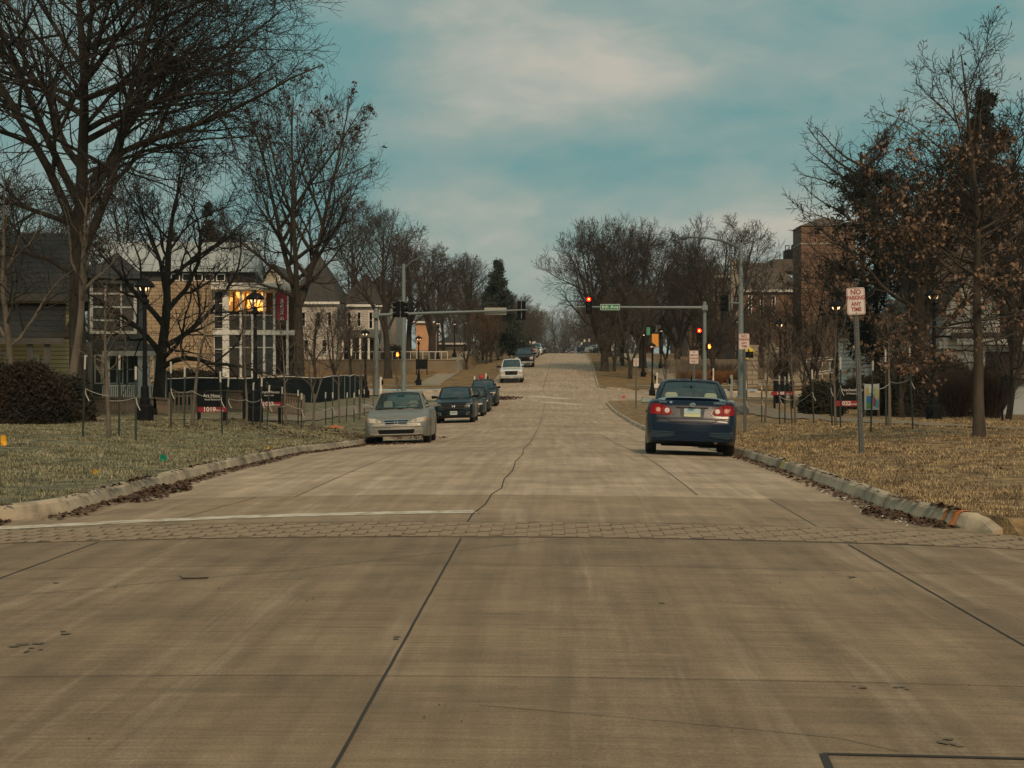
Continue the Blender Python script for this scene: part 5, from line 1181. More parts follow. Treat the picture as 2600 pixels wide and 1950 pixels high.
# --- stone pillars and low walls at far right corner
for (p0, p1, q0, q1, Y, lab) in ((1893, 1927, 876, 1003, 126.8, 'tall rough stone gate pillar by the yellow sign'), (1940, 1980, 882, 968, 136, 'square limestone gate pillar with a small plaque'), (2010, 2044, 900, 968, 137, 'pale limestone pillar at the foot of the ramp')):
    x0, x1 = XW(p0, Y), XW(p1, Y); g = terr((x0 + x1) / 2, Y) - .2; B = Bld('stone_pillar', ((x0 + x1) / 2, Y, g), lab, 'pillar')
    w = MB(); w.box(x0 + .04, x1 - .04, Y, Y + .9, g, Z(q0, Y) - .14); B.part('shaft', w, M_stone if Y < 130 else M_lime); w = MB(); w.box(x0, x1, Y - .05, Y + .95, Z(q0, Y) - .137, Z(q0, Y)); B.part('capstone', w, M_lime)
    if p0 == 1940:
        w = MB(); x = XW(1949, Y); w.box(x - .12, x + .12, Y - .03, Y + .02, Z(902, Y), Z(895, Y)); B.part('plaque', w, M_blk)
        w = MB(); w.box(XW(1949, Y), XW(1970, Y), Y + .1, Y + .5, Z(q0, Y) + .003, Z(871, Y)); B.part('lantern', w, M_stone)
for (p0, p1, q0, Y, lab) in ((1848, 1896, 967, 129.4, 'low limestone block wall left of the tall stone pillar'), (1926, 2110, 966, 129.0, 'low limestone block wall behind the small black sign'), (1700, 1895, 915, 147, 'pale terrace wall behind the orange grasses'), (2000, 2330, 922, 150, 'upper terrace wall beyond the gate pillars')):
    x0, x1 = XW(p0, Y), XW(p1, Y); g = terr((x0 + x1) / 2, Y) - .5; B = Bld('low_wall', ((x0 + x1) / 2, Y, g), lab, 'wall')
    w = MB(); w.box(x0, x1, Y, Y + .5, g, Z(q0, Y)); B.part('wall', w, M_stone if Y < 140 else mat('terrace_concrete', (.17, .14, .10), .9, (.13, .105, .075), 1)); w = MB(); w.box(x0 - .02, x1 + .02, Y - .04, Y + .54, Z(q0, Y) + .002, Z(q0, Y) + .07); B.part('coping', w, M_lime)
for (q, lab) in ((0, 'upper white handrail of the ramp beyond the gate pillars'), (1, 'lower white handrail of the ramp beyond the gate pillars')):
    Y = 139; B = Bld('handrail', (XW(2120, Y), Y, terr(25, Y)), lab, 'handrail'); w = MB()
    for k in (0, 1): w.tube([(XW(2045, Y), Y, Z(913 + q * 35 + k * 6, Y)), (XW(2250, Y), Y, Z(893 + q * 30 + k * 6, Y))], .035, 5)
    B.part('rail', w, M_trim); w = MB()
    for i in range(6): px = 2048 + i * 40; w.tube([(XW(px, Y), Y, Z(930 + q * 32, Y)), (XW(px, Y), Y, Z(913 + q * 35 - i * 3.7, Y))], .03, 5)
    B.part('post', w, M_trim)
# ================================================================ STREET FURNITURE
M_bulb = bulb('lamp_bulb', (1.0, .70, .38), 1.5)
def make_lamp():
    r = empty('street_lamp', (0, 0, 0), 0, 'x', 'street lamp', 'black post top lamps along both sidewalks')
    b = MB(); b.lathe([(.24, -.1), (.24, .42), (.21, .46), (.15, .48), (.15, .62), (.12, .66), (.115, .95), (.095, 1.0)], 12); b.box(.2, .34, -.06, .06, .22, .36); b.build('base', M_blk, r, smooth=False)
    b = MB(); b.tube([(0, 0, .98), (0, 0, 1.9), (0, 0, 3.35)], [.075, .062, .055], 10); b.lathe([(.08, 1.5), (.09, 1.53), (.08, 1.56)], 10); b.build('pole', M_blk, r, smooth=True)
    b = MB(); b.lathe([(.06, 3.33), (.13, 3.36), (.13, 3.42), (.075, 3.46), (.075, 3.52), (.12, 3.56)], 10)
    for k in range(4):
        a = k * math.pi / 2 + .4; b.tube([(.10 * math.cos(a), .10 * math.sin(a), 3.52), (.2 * math.cos(a), .2 * math.sin(a), 3.82)], .014, 4)
    h = b.build('lamp_head', M_blk, r)
    b = MB(); b.lathe([(.27, 3.79), (.29, 3.82), (.25, 3.90), (.16, 3.97), (.06, 4.0), (.03, 4.08)], 14); b.build('dome', M_blk, h, smooth=True)
    for k in range(3):
        a = k * math.pi * 2 / 3 + 1.2; b = MB(); b.tube([(.11 * math.cos(a), .11 * math.sin(a), 3.70), (.15 * math.cos(a), .15 * math.sin(a), 3.78)], [.012, .020], 5); b.build('bulb', M_bulb, h)
    return r
LAMPS = [(368, 1069, None, 'nearest left lamp post behind the first sapling'), (648, 1071, None, 'left lamp post between the two black address signs'), (928, None, 93, 'left lamp post at the end of the dark screen fence'), (2371, 1067, None, 'nearest right lamp post left of the leafy oak trunk'),
         (2124, 1055, None, 'right lamp post behind the preschool address sign'), (1981, None, 76, 'right lamp post above the small black sign'), (1063, None, 128, 'lamp post in front of the retaining wall sign'), (1112, None, 154, 'lamp post at the end of the retaining wall'),
         (1154, None, 176, 'third lamp post up the far left path'), (1181, None, 205, 'fourth lamp post up the far left path'), (1208, None, 240, 'farthest lamp post up the left path'), (1656, None, 121, 'lamp post nearest the corner at the far right path'), (1633, None, 142, 'second lamp post at the far right path'), (1678, None, 158, 'banner lamp post at the far right path')]
lamp0 = make_lamp(); first = True
for (px, py, Y, lab) in LAMPS:
    o = lamp0 if first else copy_tree(lamp0); first = False
    if py: p = gp(px, py, 20)
    else: p = P(px, 950, Y); p.z = terr(p.x, Y)
    o.location = p; o.rotation_euler.z = rnd.random() * 6; o['label'] = lab
# banners by the far right path
def banner(px, Y, q0, q1, w, m, lab):
    p = P(px, 950, Y); B = Bld('banner', (p.x, Y, Z(q0, Y)), lab, 'banner'); b = MB(); b.box(p.x - w / 2, p.x + w / 2, Y - .01, Y + .01, Z(q1, Y), Z(q0, Y)); B.part('cloth', b, m)
    b = MB(); b.tube([(p.x - w / 2 - .12, Y, Z(q0, Y) + .02), (p.x + w / 2, Y, Z(q0, Y) + .02)], .02, 5); b.tube([(p.x - w / 2 - .12, Y, Z(q1, Y) - .02), (p.x + w / 2, Y, Z(q1, Y) - .02)], .02, 5); B.part('bracket', b, M_blk); return B
banner(1663.5, 121, 848, 880, .50, mat('orange_banner', (.72, .30, .05), .8), 'orange banner on the corner lamp post of the far right path')
banner(1646, 142, 831, 851, .32, mat('green_banner', (.10, .34, .24), .8), 'green banner on the second far right lamp post')
banner(1671, 158, 825, 844, .5, mat('grey_banner', (.42, .42, .40), .8), 'grey banner on the lamp post behind the orange banner')
# red sign board at the far path
B = Bld('notice_board', (XW(1640, 165), 165, terr(9, 165)), 'dark red notice board behind the banner lamps', 'sign'); b = MB(); b.box(XW(1634, 165), XW(1660, 165), 165, 165.2, Z(892, 165), Z(875, 165)); B.part('panel', b, mat('dull_red', (.16, .02, .02), .7))
for px in (1636, 1658): b = MB(); x = XW(px, 165); b.box(x - .05, x + .05, 165.03, 165.13, terr(x, 165) - .1, Z(875, 165)); B.part('post', b, M_blk)
# ---- signs
M_sign = mat('sign_face', (.66, .60, .54), .55, (.60, .54, .48), 5)
M_sred = mat('sign_letter_red', (.33, .035, .03), .6)
M_post = mat('sign_post_steel', (.125, .135, .125), .6, (.085, .092, .085), 12, metal=.3)
def rrect(w, h, r, n=4):
    pts = []
    for cx, cz, a0 in ((w / 2 - r, h / 2 - r, 0), (-w / 2 + r, h / 2 - r, 90), (-w / 2 + r, -h / 2 + r, 180), (w / 2 - r, -h / 2 + r, 270)):
        for k in range(n + 1): a = R(a0 + 90 * k / n); pts.append((cx + r * math.cos(a), cz + r * math.sin(a)))
    return pts
def park_sign(p, ztop, lines, label, w=.305, h=.457, tilt=0, post_h=None, detail=True, name='parking_sign', group=None, face=None, cat='sign'):
    r = empty(name, p, 0, label, cat, group); zc_ = ztop - p.z - h / 2
    b = MB(); t = post_h or ztop - p.z - .03
    b.box(-.028, .028, .012, .018, -.3, t); b.box(-.028, -.022, .018, .045, -.3, t); b.box(.022, .028, .018, .045, -.3, t); b.box(-.045, -.028, .039, .045, -.3, t); b.box(.028, .045, .039, .045, -.3, t)
    po = b.build('post', M_post, r)
    if detail:
        b = MB()
        for i in range(int(t / .05)): b.box(-.005, .005, .009, .0125, .05 + i * .05, .07 + i * .05)
        b.build('post_holes', M_blk, po)
    b = MB(); b.prism_y([(x, z + zc_) for x, z in rrect(w, h, .035)], -.004, .0); pa = b.build('panel', face or M_sign, r)
    if detail:
        o, i = rrect(w - .018, h - .018, .03), rrect(w - .032, h - .032, .024); n = len(o); b = MB()
        b.add([(x, -.0065, z + zc_) for x, z in o] + [(x, -.0065, z + zc_) for x, z in i], [(k, (k + 1) % n, (k + 1) % n + n, k + n) for k in range(n)]); b.build('border', M_sred, pa)
        b = MB(); b.tube([(0, -.012, zc_ + h / 2 - .03), (0, -.002, zc_ + h / 2 - .03)], .009, 8); b.tube([(0, -.012, zc_ - h / 2 + .03), (0, -.002, zc_ - h / 2 + .03)], .009, 8); b.build('bolt', M_post, pa)
    for (txt, dz, s, sx) in lines: text_mesh(txt, s, M_sred, pa, (0, -.0062, zc_ + dz), sx=sx, bold=.0028 if detail else .001, extr=.0012)
    r.rotation_euler = (0, tilt, 0); return r
NP = [('NO', .150, .118, .95), ('PARKING', .055, .095, .76), ('ANY', -.050, .095, .85), ('TIME', -.140, .095, .85)]
def sgn(px, py, wpx, pytop, lines, lab, tilt=0, top=None, **kw):
    """py base pixel, wpx board width"""
    Y = FPX * .305 / wpx; p = P(px, 950, Y); p.z = terr(p.x, Y)
    if py: p = gp(px, py, 10)
    pt = P(px, pytop, p.y); return park_sign(p, pt.z, lines, lab, tilt=tilt, **kw)
sgn(2189, 1151, 51, 730, NP, 'nearest no parking any time sign on the right verge', tilt=-.042)
sgn(1892, 1099, 30, 847, NP, 'no parking any time sign in front of the tall street light', tilt=-.012)
sgn(1762, None, 22.4, 890, [('15', .160, .07, .9), ('MINUTE', .065, .085, .75), ('PARKING', -.045, .085, .75), ('ONLY', -.150, .085, .9)], 'fifteen minute parking sign behind the blue sedan')
sgn(1615, None, 13.2, 910, NP, 'small no parking sign on thin post left of the blue sedan', detail=False)
for (px, Y, q0, q1, lab) in ((1557, 150, 878, 891, 'parking sign on the far right verge below the street sign'), (1519.5, 205, 853, 862.5, 'tall post parking sign near the far right kerb crest'), (1496, 255, 860, 868, 'small white parking sign near the crest on the right'), (1484, 300, 862, 868, 'smaller white parking sign near the crest on the right'), (1477, 320, 869, 875, 'smallest parking sign by the crest on the right'),
                            (1305, 190, 850, 863, 'grey backed sign on a tall post left of the far cars'), (1326, 205, 861, 869, 'narrow white sign behind the far red car'), (1346, 250, 866, 872, 'small sign above the far silver vehicle'), (1356, 270, 867, 874, 'wide pale sign behind the far cars')):
    p = P(px, 950, Y); p.z = terr(p.x, Y); zt = Z(q0, Y); h = (q1 - q0) * Y / FPX
    park_sign(p, zt, [], lab, w=h * .68 if px != 1356 else h * 1.2, h=h, detail=False, face=M_sign if px != 1305 else mat('sign_back', (.30, .25, .18), .7))
# ---- black and red address signs
def board(name, lab, Y, p0, p1, q0, q1, r0, r1, num, street, l1, l2, posts, ext=6, emblem=True, ts=1):
    x0, x1 = XW(p0, Y), XW(p1, Y); g = terr((x0 + x1) / 2, Y); B = Bld(name, ((x0 + x1) / 2, Y, g), lab, 'sign')
    b = MB(); b.box(x0, x1, Y, Y + .09, Z(q1, Y), Z(q0, Y)); pa = B.part('panel', b, M_sblk)
    b = MB(); b.box(XW(r0[0], Y), XW(r0[1], Y), Y - .02, Y + .10, Z(r1[1], Y), Z(r1[0], Y)); rb = B.part('number_band', b, M_red)
    for px in posts: b = MB(); x = XW(px, Y); b.box(x - .045, x + .045, Y + .02, Y + .09, g - .2, Z(q0, Y) - .003); B.part('post', b, M_blk)
    off = -B.l
    if num:
        text_mesh(num, .19 * ts, M_letter, rb, Vector(((XW(r0[0], Y) * .42 + XW(r0[1], Y) * .58) - .16, Y - .024, (Z(r1[0], Y) + Z(r1[1], Y)) / 2)) + off, bold=.003)
        text_mesh(street, .095 * ts, M_letter, rb, Vector((XW(r0[1], Y) - .24 * ts - .08, Y - .024, (Z(r1[0], Y) + Z(r1[1], Y)) / 2 - .02)) + off)
    if l1: text_mesh(l1, .13 * ts, M_letter, pa, Vector(((x0 + x1) / 2 + .04, Y - .004, Z(q0 + (q1 - q0) * .28, Y))) + off)
    if l2: text_mesh(l2, .07 * ts, M_letter, pa, Vector(((x0 + x1) / 2 + .04, Y - .004, Z(q0 + (q1 - q0) * .52, Y))) + off)
    return B
board('address_sign', 'black sign with red band reading 1019 left of the lamp', 45.5, 502, 571, 993, 1035, (503, 577), (1034, 1047), '1019', 'Park Street', 'Art House', 'Visual Resources', (504, 569))
board('address_sign', 'black sign with red band reading 1023 right of the lamp', 50.5, 650, 709, 986, 1021, (658, 719), (1021, 1031), '1023', 'Park Street', 'Forum House', 'Student Life', (709, 652), ts=.95)
board('address_sign', 'black sign with red band reading 1022 behind the right parking sign', 52, 2126, 2193, 979, 1018, (2122, 2184), (1017, 1031), '1022', 'Park Street', 'Preschool Lab', 'ENTRANCE', (2129, 2190))
board('address_sign', 'small black sign with dull red band by the right saplings', 66, 1966, 2016, 966, 994, (1959, 2016), (994, 1003), '1008', 'Park Street', None, None, (1967, 2012), ts=.9)
Y = 55; B = Bld('mural_panel', (XW(2215, Y), Y, terr(15, Y)), 'colourful painted panel beside the preschool sign', 'mural')
for i, (c, x0, x1, q0, q1) in enumerate((((.50, .52, .48), 2195, 2232, 975, 1040), ((.62, .36, .10), 2198, 2205, 985, 1005), ((.05, .22, .42), 2200, 2212, 1005, 1022), ((.10, .30, .10), 2200, 2214, 1022, 1037), ((.75, .72, .66), 2207, 2216, 980, 998), ((.40, .10, .16), 2217, 2224, 1000, 1030), ((.55, .55, .2), 2222, 2230, 985, 1012), ((.05, .32, .35), 2212, 2218, 985, 1010), ((.12, .4, .5), 2224, 2231, 1015, 1034))):
    b = MB(); b.box(XW(x0, Y), XW(x1, Y), Y - .003 * i, Y + .06, Z(q1, Y), Z(q0, Y)); B.part('panel' if i == 0 else 'painted_patch', b, mat('mural_%d' % i, c, .7))
b = MB(); 
for px in (2194, 2232): x = XW(px, Y); b.box(x - .04, x + .04, Y + .06, Y + .13, B.l.z - .1, Z(973, Y))
B.part('post', b, M_wood)
# ---- saplings' stakes
def make_stake():
    r = empty('tree_stake', (0, 0, 0), 0, 'x', 'stake', None)
    b = MB(); b.box(-.018, .018, -.003, .003, -.2, 1.28); b.box(-.003, .003, .003, .026, -.2, 1.28); b.build('post', M_green, r)
    b = MB(); b.box(-.019, .019, -.009, -.004, 1.08, 1.31); b.box(-.019, .019, -.004, .028, 1.281, 1.31); b.build('white_tip', M_stw, r); return r
ST = [(210, 1108, .045, 1.08, 'stake left of the nearest left sapling'), (302, 1108, .01, 1.1, 'stake just right of the nearest left sapling'), (345, 1120, .0, .98, 'frontmost left stake near the lamp base'), (434, 1084, 0, 1.05, 'tall stake left of the pale sapling'), (468, 1084, .01, 1, 'stake right of the pale sapling'),
      (564, 1101, -.03, 1.0, 'stake before the 1019 sign post'), (575, 1082, .05, .85, 'stake right of the 1019 sign'), (661, 1088, .03, .92, 'stake before the second left lamp'), (642, 1080, .02, .8, 'stake beside the trash bin'), (678, 1082, .06, .78, 'stake below the 1023 sign'), (717, 1080, 0, .78, 'stake right of the 1023 sign'),
      (757, 1078, 0, .74, 'stake in the gap before the forked young tree'), (765, 1089, .01, .72, 'stake left of the forked young tree'), (827, 1079, 0, .74, 'stake right of the forked young tree'), (844, 1079, .01, .75, 'second stake right of the forked young tree'), (879, 1070, .04, .72, 'leaning stake left of the silver sedan'), (899, 1073, 0, .74, 'stake close to the silver sedan mirror'), (912, 1058, 0, .76, 'small stake behind the silver sedan mirror'), (925, 1056, 0, .76, 'last small stake before the silver sedan'),
      (1894, 1080, 0, .92, 'stake behind the second parking sign'), (1934, 1073, 0, .86, 'stake left of the boulder sapling'), (1979, 1079, 0, 1.0, 'leftmost stake before the small black sign'), (1993, 1074, 0, .95, 'middle stake before the small black sign'), (2011, 1073, -.07, 1.0, 'leaning stake before the small black sign'), (2066, 1077, -.03, 1.05, 'stake right of the small black sign'),
      (2113, 1081, -.04, 1.14, 'stake left of the 1022 sign sapling'), (2134, 1087, 0, 1.2, 'stake before the 1022 number'), (2211, 1097, .03, 1.16, 'stake beside the painted panel'), (2250, 1083, -.01, 1.28, 'stake left of the straight sapling'), (2318, 1090, -.05, 1.32, 'stake right of the straight sapling')]
st0 = make_stake(); first = True; SP = []
for (px, py, tl, k, lab) in ST:
    o = st0 if first else copy_tree(st0); first = False; p = gp(px, py, 12); o.location = p; o.rotation_euler = (0, tl, rnd.uniform(-.4, .4)); o.scale = (1.15, 1.15, 1.15 * k * 1.02); o['label'] = lab; o['group'] = 'white tipped stakes round the saplings'; SP.append(p + Vector((tl * 1, 0, 1.0 * k)))
M_tie = mat('white_tie', (.50, .46, .40), .8)
def tie(a, b, sag, lab, tail=True):
    B = Bld('tie_strap', a, lab, 'strap'); m = MB(); pts = [a.lerp(b, t) + Vector((0, 0, -sag * 4 * t * (1 - t))) for t in [i / 8 for i in range(9)]]; m.tube(pts, .0065, 5)
    if tail: m.tube([b, b + Vector((.02, 0, -.12)), b + Vector((.09, -.01, -.26))], .011, 4)
    B.part('strap', m, M_tie)
def mid_sap(i, h): px, py = SAP[i][:2]; return gp(px, py, 12) + Vector((0, 0, h))
for (i, s, h, lab) in ((0, 0, .85, 'white strap from the nearest left sapling to its left stake'), (0, 2, .75, 'white strap from the nearest left sapling to the frontmost stake'), (1, 3, .95, 'white strap left of the pale sapling'), (1, 5, .95, 'white strap running from the pale sapling to the 1019 sign'), (2, 6, .75, 'white strap left of the sapling between address signs'), (2, 7, .75, 'white strap sagging before the second left lamp'),
                       (3, 9, .65, 'white strap under the 1023 number'), (3, 12, .7, 'white strap right of the third left sapling'), (4, 14, .55, 'white strap right of the forked young tree'), (5, 16, .6, 'white strap near the silver sedan mirror'), (12, 20, .65, 'white strap beside the boulder sapling'), (12, 19, .6, 'white strap behind the second parking sign'), (11, 21, .75, 'white strap across the small black sign'), (11, 24, .6, 'white strap right of the small black sign'),
                       (10, 25, .8, 'white strap left of the 1022 number'), (10, 26, .7, 'white strap at the 1022 number'), (9, 27, 1.1, 'white strap beside the painted panel'), (9, 29, 1.15, 'white strap to the rightmost stake')):
    tie(mid_sap(i, h), SP[s] + Vector((0, 0, -.1)), .03 + .05 * (s % 2), lab)
# ---- tall street lights and signals
M_poleb = M_galv
M_sig = mat('signal_black', (.004, .0042, .0045), .75, spec=.15)
M_redl = bulb('red_signal_lens', (1.0, .006, .003), 9.0); M_redc = bulb('red_signal_core', (1.0, .50, .05), 3.0); M_lens = mat('dark_lens', (.018, .010, .010), .3); M_amb = bulb('amber_hand', (1.0, .20, .02), 2.5); M_ambc = bulb('amber_core', (1, .6, .08), 3)
def street_light(px, Y, zt, arm, lab, basept=None):
    """arm: list of pixel points for the mast"""
    p = P(px, 950, Y); g = terr(p.x, Y); B = Bld('street_light', (p.x, Y, g), lab, 'street light')
    b = MB(); h = Z(zt, Y); b.tube([(p.x, Y, g - .1), (p.x, Y, g + .3), (p.x, Y, h)], [.24, .21, .13], 12); po = B.part('pole', b, M_galv, smooth=True)
    b = MB(); b.lathe([(.30, 0), (.30, .06), (.22, .12), (.20, .3)], 12, (p.x, Y, g)); B.part('base_plate', b, M_galv); b = MB(); b.lathe([(.13, 0), (.13, .06), (.05, .10)], 12, (p.x, Y, h)); B.part('cap', b, M_galv, po)
    pts = [P(a, c, Y) for a, c in arm]; b = MB(); b.tube(pts[:-1], [.08 - .03 * i / len(pts) for i in range(len(pts) - 1)], 8); B.part('arm', b, M_galvd, smooth=True)
    e, f = pts[-2], pts[-1]; b = MB(); d = (f - e); n = 6
    b.tube([e + d * (i / n) + Vector((0, 0, .02 * math.sin(i))) for i in range(n + 1)], [.06, .11, .17, .18, .16, .10, .03], 10); lh = B.part('luminaire', b, M_galvd, smooth=True)
    b = MB(); c = e + d * .6; b.lathe([(.02, -.17), (.10, -.13), (.11, -.08)], 10, (c.x, c.y, c.z)); B.part('lens', b, M_trim, lh); return B
street_light(1881, 104, 622, [(1882, 634), (1862, 622), (1832, 611), (1790, 604), (1750, 602), (1725, 604)], 'tall galvanised street light over the right side of the avenue')
street_light(1025, 124, 672, [(1026, 682), (1045, 664), (1070, 653), (1095, 647), (1113, 645.5), (1133, 646)], 'tall galvanised street light over the left side of the avenue')
def signal(B, x, y, z, face, lit=None, w=.34, h=1.07, back=True, name='signal_head'):
    """face: -1 toward camera, +1 away, 'L' facing left"""
    b = MB()
    if back: b.prism_y([(x + a, z + c) for a, c in rrect(w + .22, h + .2, .07)], y - .01, y + .01)
    b.box(x - w / 2, x + w / 2, y + (-.2 if face < 0 else .012), y + (-.012 if face < 0 else .2), z - h / 2, z + h / 2)
    hd = B.part(name, b, M_sig)
    if face > 0:
        b = MB(); b.box(x - .02, x + .02, y - .06, y - .02, z - h / 2 - .0, z + h / 2 + .03); B.part('bracket', b, M_galv, hd)
    else:
        for k in range(3):
            zz = z + h / 2 - .18 - k * .355
            v = MB(); n = 12
            for q in range(2, n - 1): pass
            pts = [(x + .15 * math.cos(a), zz + .15 * math.sin(a)) for a in [math.pi * (-.2) + math.pi * 1.4 * i / 12 for i in range(13)]]
            v.add([(a, y - .20, c) for a, c in pts] + [(a, y - .44, c) for a, c in pts], [(i, i + 1, i + 14, i + 13) for i in range(12)]); B.part('visor', v, M_sig, hd)
            l = MB(); l.tube([(x, y - .2, zz), (x, y - .225, zz)], [.155, .145], 14); m = M_redl if (lit == k) else M_lens; B.part('lens', l, m, hd)
            if lit == k: l = MB(); l.tube([(x, y - .226, zz), (x, y - .23, zz)], .07, 12); B.part('lamp', l, M_redc, hd)
    return hd
# right mast arm (far right corner)
Y = 122; p = P(1789, 950, Y); g = terr(p.x, Y); B = Bld('mast_arm_signal', (p.x, Y, g), 'right traffic signal mast arm with lit red light and street name sign', 'traffic signal')
b = MB(); b.tube([(p.x, Y, g), (p.x, Y, Z(770, Y))], [.17, .13], 12); b.lathe([(.30, 0), (.30, .08), (.2, .14)], 12, (p.x, Y, g)); B.part('pole', b, M_galv, smooth=True); b = MB(); b.lathe([(.15, 0), (.13, .07), (.03, .12)], 10, (p.x, Y, Z(770, Y))); B.part('cap', b, M_galv)
za = Z(781.5, Y); b = MB(); b.tube([(p.x, Y - .2, za), (XW(1457, Y), Y - .2, Z(779.5, Y))], [.11, .05], 10); b.box(p.x - .2, p.x + .2, Y - .34, Y + .15, za - .2, za + .2); B.part('mast_arm', b, M_galv, smooth=True)
x = XW(1494.5, Y); signal(B, x, Y - .42, Z(776.5, Y), -1, lit=0, back=False, w=.46, h=1.3)
bsg = MB(); x0, x1 = XW(1524, Y), XW(1573, Y); yb = Y - .38; bsg.prism_y([((x0 + x1) / 2 + a, Z(780.5, Y) + c) for a, c in rrect(x1 - x0, .46, .05)], yb - .01, yb + .01); ns = B.part('street_name_sign', bsg, mat('sign_rim', (.55, .62, .55), .6))
bsg = MB(); bsg.prism_y([((x0 + x1) / 2 + a, Z(780.5, Y) + c) for a, c in rrect(x1 - x0 - .07, .39, .04)], yb - .014, yb - .0105); B.part('sign_face', bsg, mat('sign_green', (.012, .20, .10), .5), ns)
text_mesh('6th Ave', .36, M_letter, ns, Vector(((x0 + x1) / 2, yb - .018, Z(780.5, Y) + .01)) - B.l, bold=.006, sx=1.0, space=1.12)
x = XW(1774, Y); signal(B, x, Y - .3, Z(852, Y), -1, lit=0, back=False)
x = XW(1800, Y); b = MB(); zz = Z(880, Y); b.box(x - .24, x + .24, Y - .3, Y - .05, zz - .24, zz + .24); pd = B.part('pedestrian_signal', b, M_sig)
def hand(x, y, zz):
    b = MB(); b.prism_y([(x - .07, zz - .17), (x + .06, zz - .17), (x + .14, zz - .02), (x + .12, zz + .03), (x + .07, zz - .02), (x + .07, zz + .15), (x + .03, zz + .17), (x - .03, zz + .18), (x - .09, zz + .14), (x - .1, zz - .02)], y - .03, y - .005); return b
B.part('hand_symbol', hand(x, Y - .3, zz), M_amb, pd); b = MB(); b.prism_y([(x - .05, zz - .11), (x + .05, zz - .11), (x + .05, zz + .07), (x - .06, zz + .07)], Y - .335, Y - .331); B.part('lamp', b, M_ambc, pd)
# left mast arm (near left corner), heads seen from behind
Y = 107; p = P(955, 950, Y); g = terr(p.x, Y); B = Bld('mast_arm_signal', (p.x, Y, g), 'left traffic signal mast arm seen from behind with black heads', 'traffic signal')
b = MB(); b.tube([(p.x, Y, g), (p.x, Y, Z(787, Y))], [.17, .13], 12); b.lathe([(.30, 0), (.30, .08), (.2, .14)], 12, (p.x, Y, g)); B.part('pole', b, M_galv, smooth=True); b = MB(); b.lathe([(.15, 0), (.13, .07), (.03, .12)], 10, (p.x, Y, Z(787, Y))); B.part('cap', b, M_galv)
b = MB(); b.tube([(p.x, Y - .2, Z(800, Y)), (XW(1140, Y), Y - .2, Z(793, Y)), (XW(1340, Y), Y - .2, Z(787, Y))], [.115, .09, .05], 10); b.box(p.x - .2, p.x + .2, Y - .34, Y + .15, Z(800, Y) - .2, Z(800, Y) + .2); B.part('mast_arm', b, M_galv, smooth=True)
signal(B, XW(1324, Y), Y - .02, Z(788.5, Y), 1, w=.34, h=1.07)
b = MB(); b.box(XW(1230, Y), XW(1286, Y), Y - .02, Y + .01, Z(799, Y), Z(781, Y)); B.part('sign_back', b, mat('aluminium_back', (.40, .38, .31), .6))
# side-facing heads and pedestrian signals on their own poles
def side_head(Bx, px, py, Y, flip=1):
    x = XW(px, Y); zz = Z(py, Y); b = MB(); b.box(x - .10 * flip, x + .12 * flip, Y - .5, Y - .16, zz - .53, zz + .53) if flip > 0 else b.box(x - .12, x + .10, Y - .5, Y - .16, zz - .53, zz + .53)
    hd = Bx.part('signal_head', b, M_sig)
    for k in range(3):
        v = MB(); z0 = zz + .35 - k * .35; c = -1 if flip > 0 else 1
        v.tube([(x + c * .1, Y - .33, z0), (x + c * .36, Y - .33, z0 - .03)], [.15, .14], 10, cap=False); Bx.part('visor', v, M_sig, hd)
    return hd
B = Bld('signal_bracket_head', (XW(1850, 103.5), 103.5, Z(770, 103.5)), 'black side facing signal head bracketed to the right street light', 'traffic signal')
side_head(B, 1842, 771, 103.5); b = MB(); Y = 103.5; b.tube([(XW(1852, Y), Y - .3, Z(770, Y)), (XW(1877, Y), Y + .3, Z(770, Y))], .06, 8); b.tube([(XW(1850, Y), Y - .33, Z(790, Y)), (XW(1850, Y), Y - .33, Z(750, Y))], .03, 6); B.part('bracket', b, M_galv)
B = Bld('signal_bracket_head', (XW(1020, 106), 106, Z(783, 106)), 'black side facing signal head hung on the left mast arm', 'traffic signal')
side_head(B, 1012, 786, 106); side_head(B, 1024, 786, 106, -1); b = MB(); Y = 106; b.tube([(XW(1001, Y), Y - .33, Z(806, Y)), (XW(1001, Y), Y - .33, Z(766, Y))], .025, 6); B.part('bracket', b, M_galv)
Y = 123; B = Bld('pedestrian_signal', (XW(1010, Y), Y - .3, Z(900, Y)), 'lit orange hand pedestrian signal on the left street light', 'pedestrian signal'); x = XW(1010, Y); zz = Z(900, Y)
b = MB(); b.box(x - .24, x + .24, Y - .3, Y - .05, zz - .24, zz + .24); pd = B.part('housing', b, M_sig); B.part('hand_symbol', hand(x, Y - .3, zz), M_amb, pd); b = MB(); b.prism_y([(x - .05, zz - .11), (x + .05, zz - .11), (x + .05, zz + .07), (x - .06, zz + .07)], Y - .335, Y - .331); B.part('lamp', b, M_ambc, pd)
b = MB(); b.tube([(x + .2, Y - .2, zz), (XW(1025, Y), Y + .6, zz)], .04, 6); B.part('bracket', b, M_galv)
Y = 103; B = Bld('pedestrian_signal', (XW(1901, Y), Y, Z(901, Y)), 'dark backed pedestrian signal beside the right street light', 'pedestrian signal'); b = MB(); x = XW(1901, Y); b.box(x - .26, x + .26, Y - .4, Y - .1, Z(901, Y) - .2, Z(901, Y) + .2); B.part('housing', b, M_sig); b = MB(); b.tube([(XW(1884, Y), Y + .5, Z(901, Y)), (x, Y - .2, Z(901, Y))], .04, 6); B.part('bracket', b, M_galv)
Y = 112; p = P(1897, 950, Y); B = Bld('warning_sign', (p.x, Y, terr(p.x, Y)), 'yellow diamond warning sign half hidden by the second parking sign', 'sign'); zz = Z(893, Y); b = MB(); d = .55
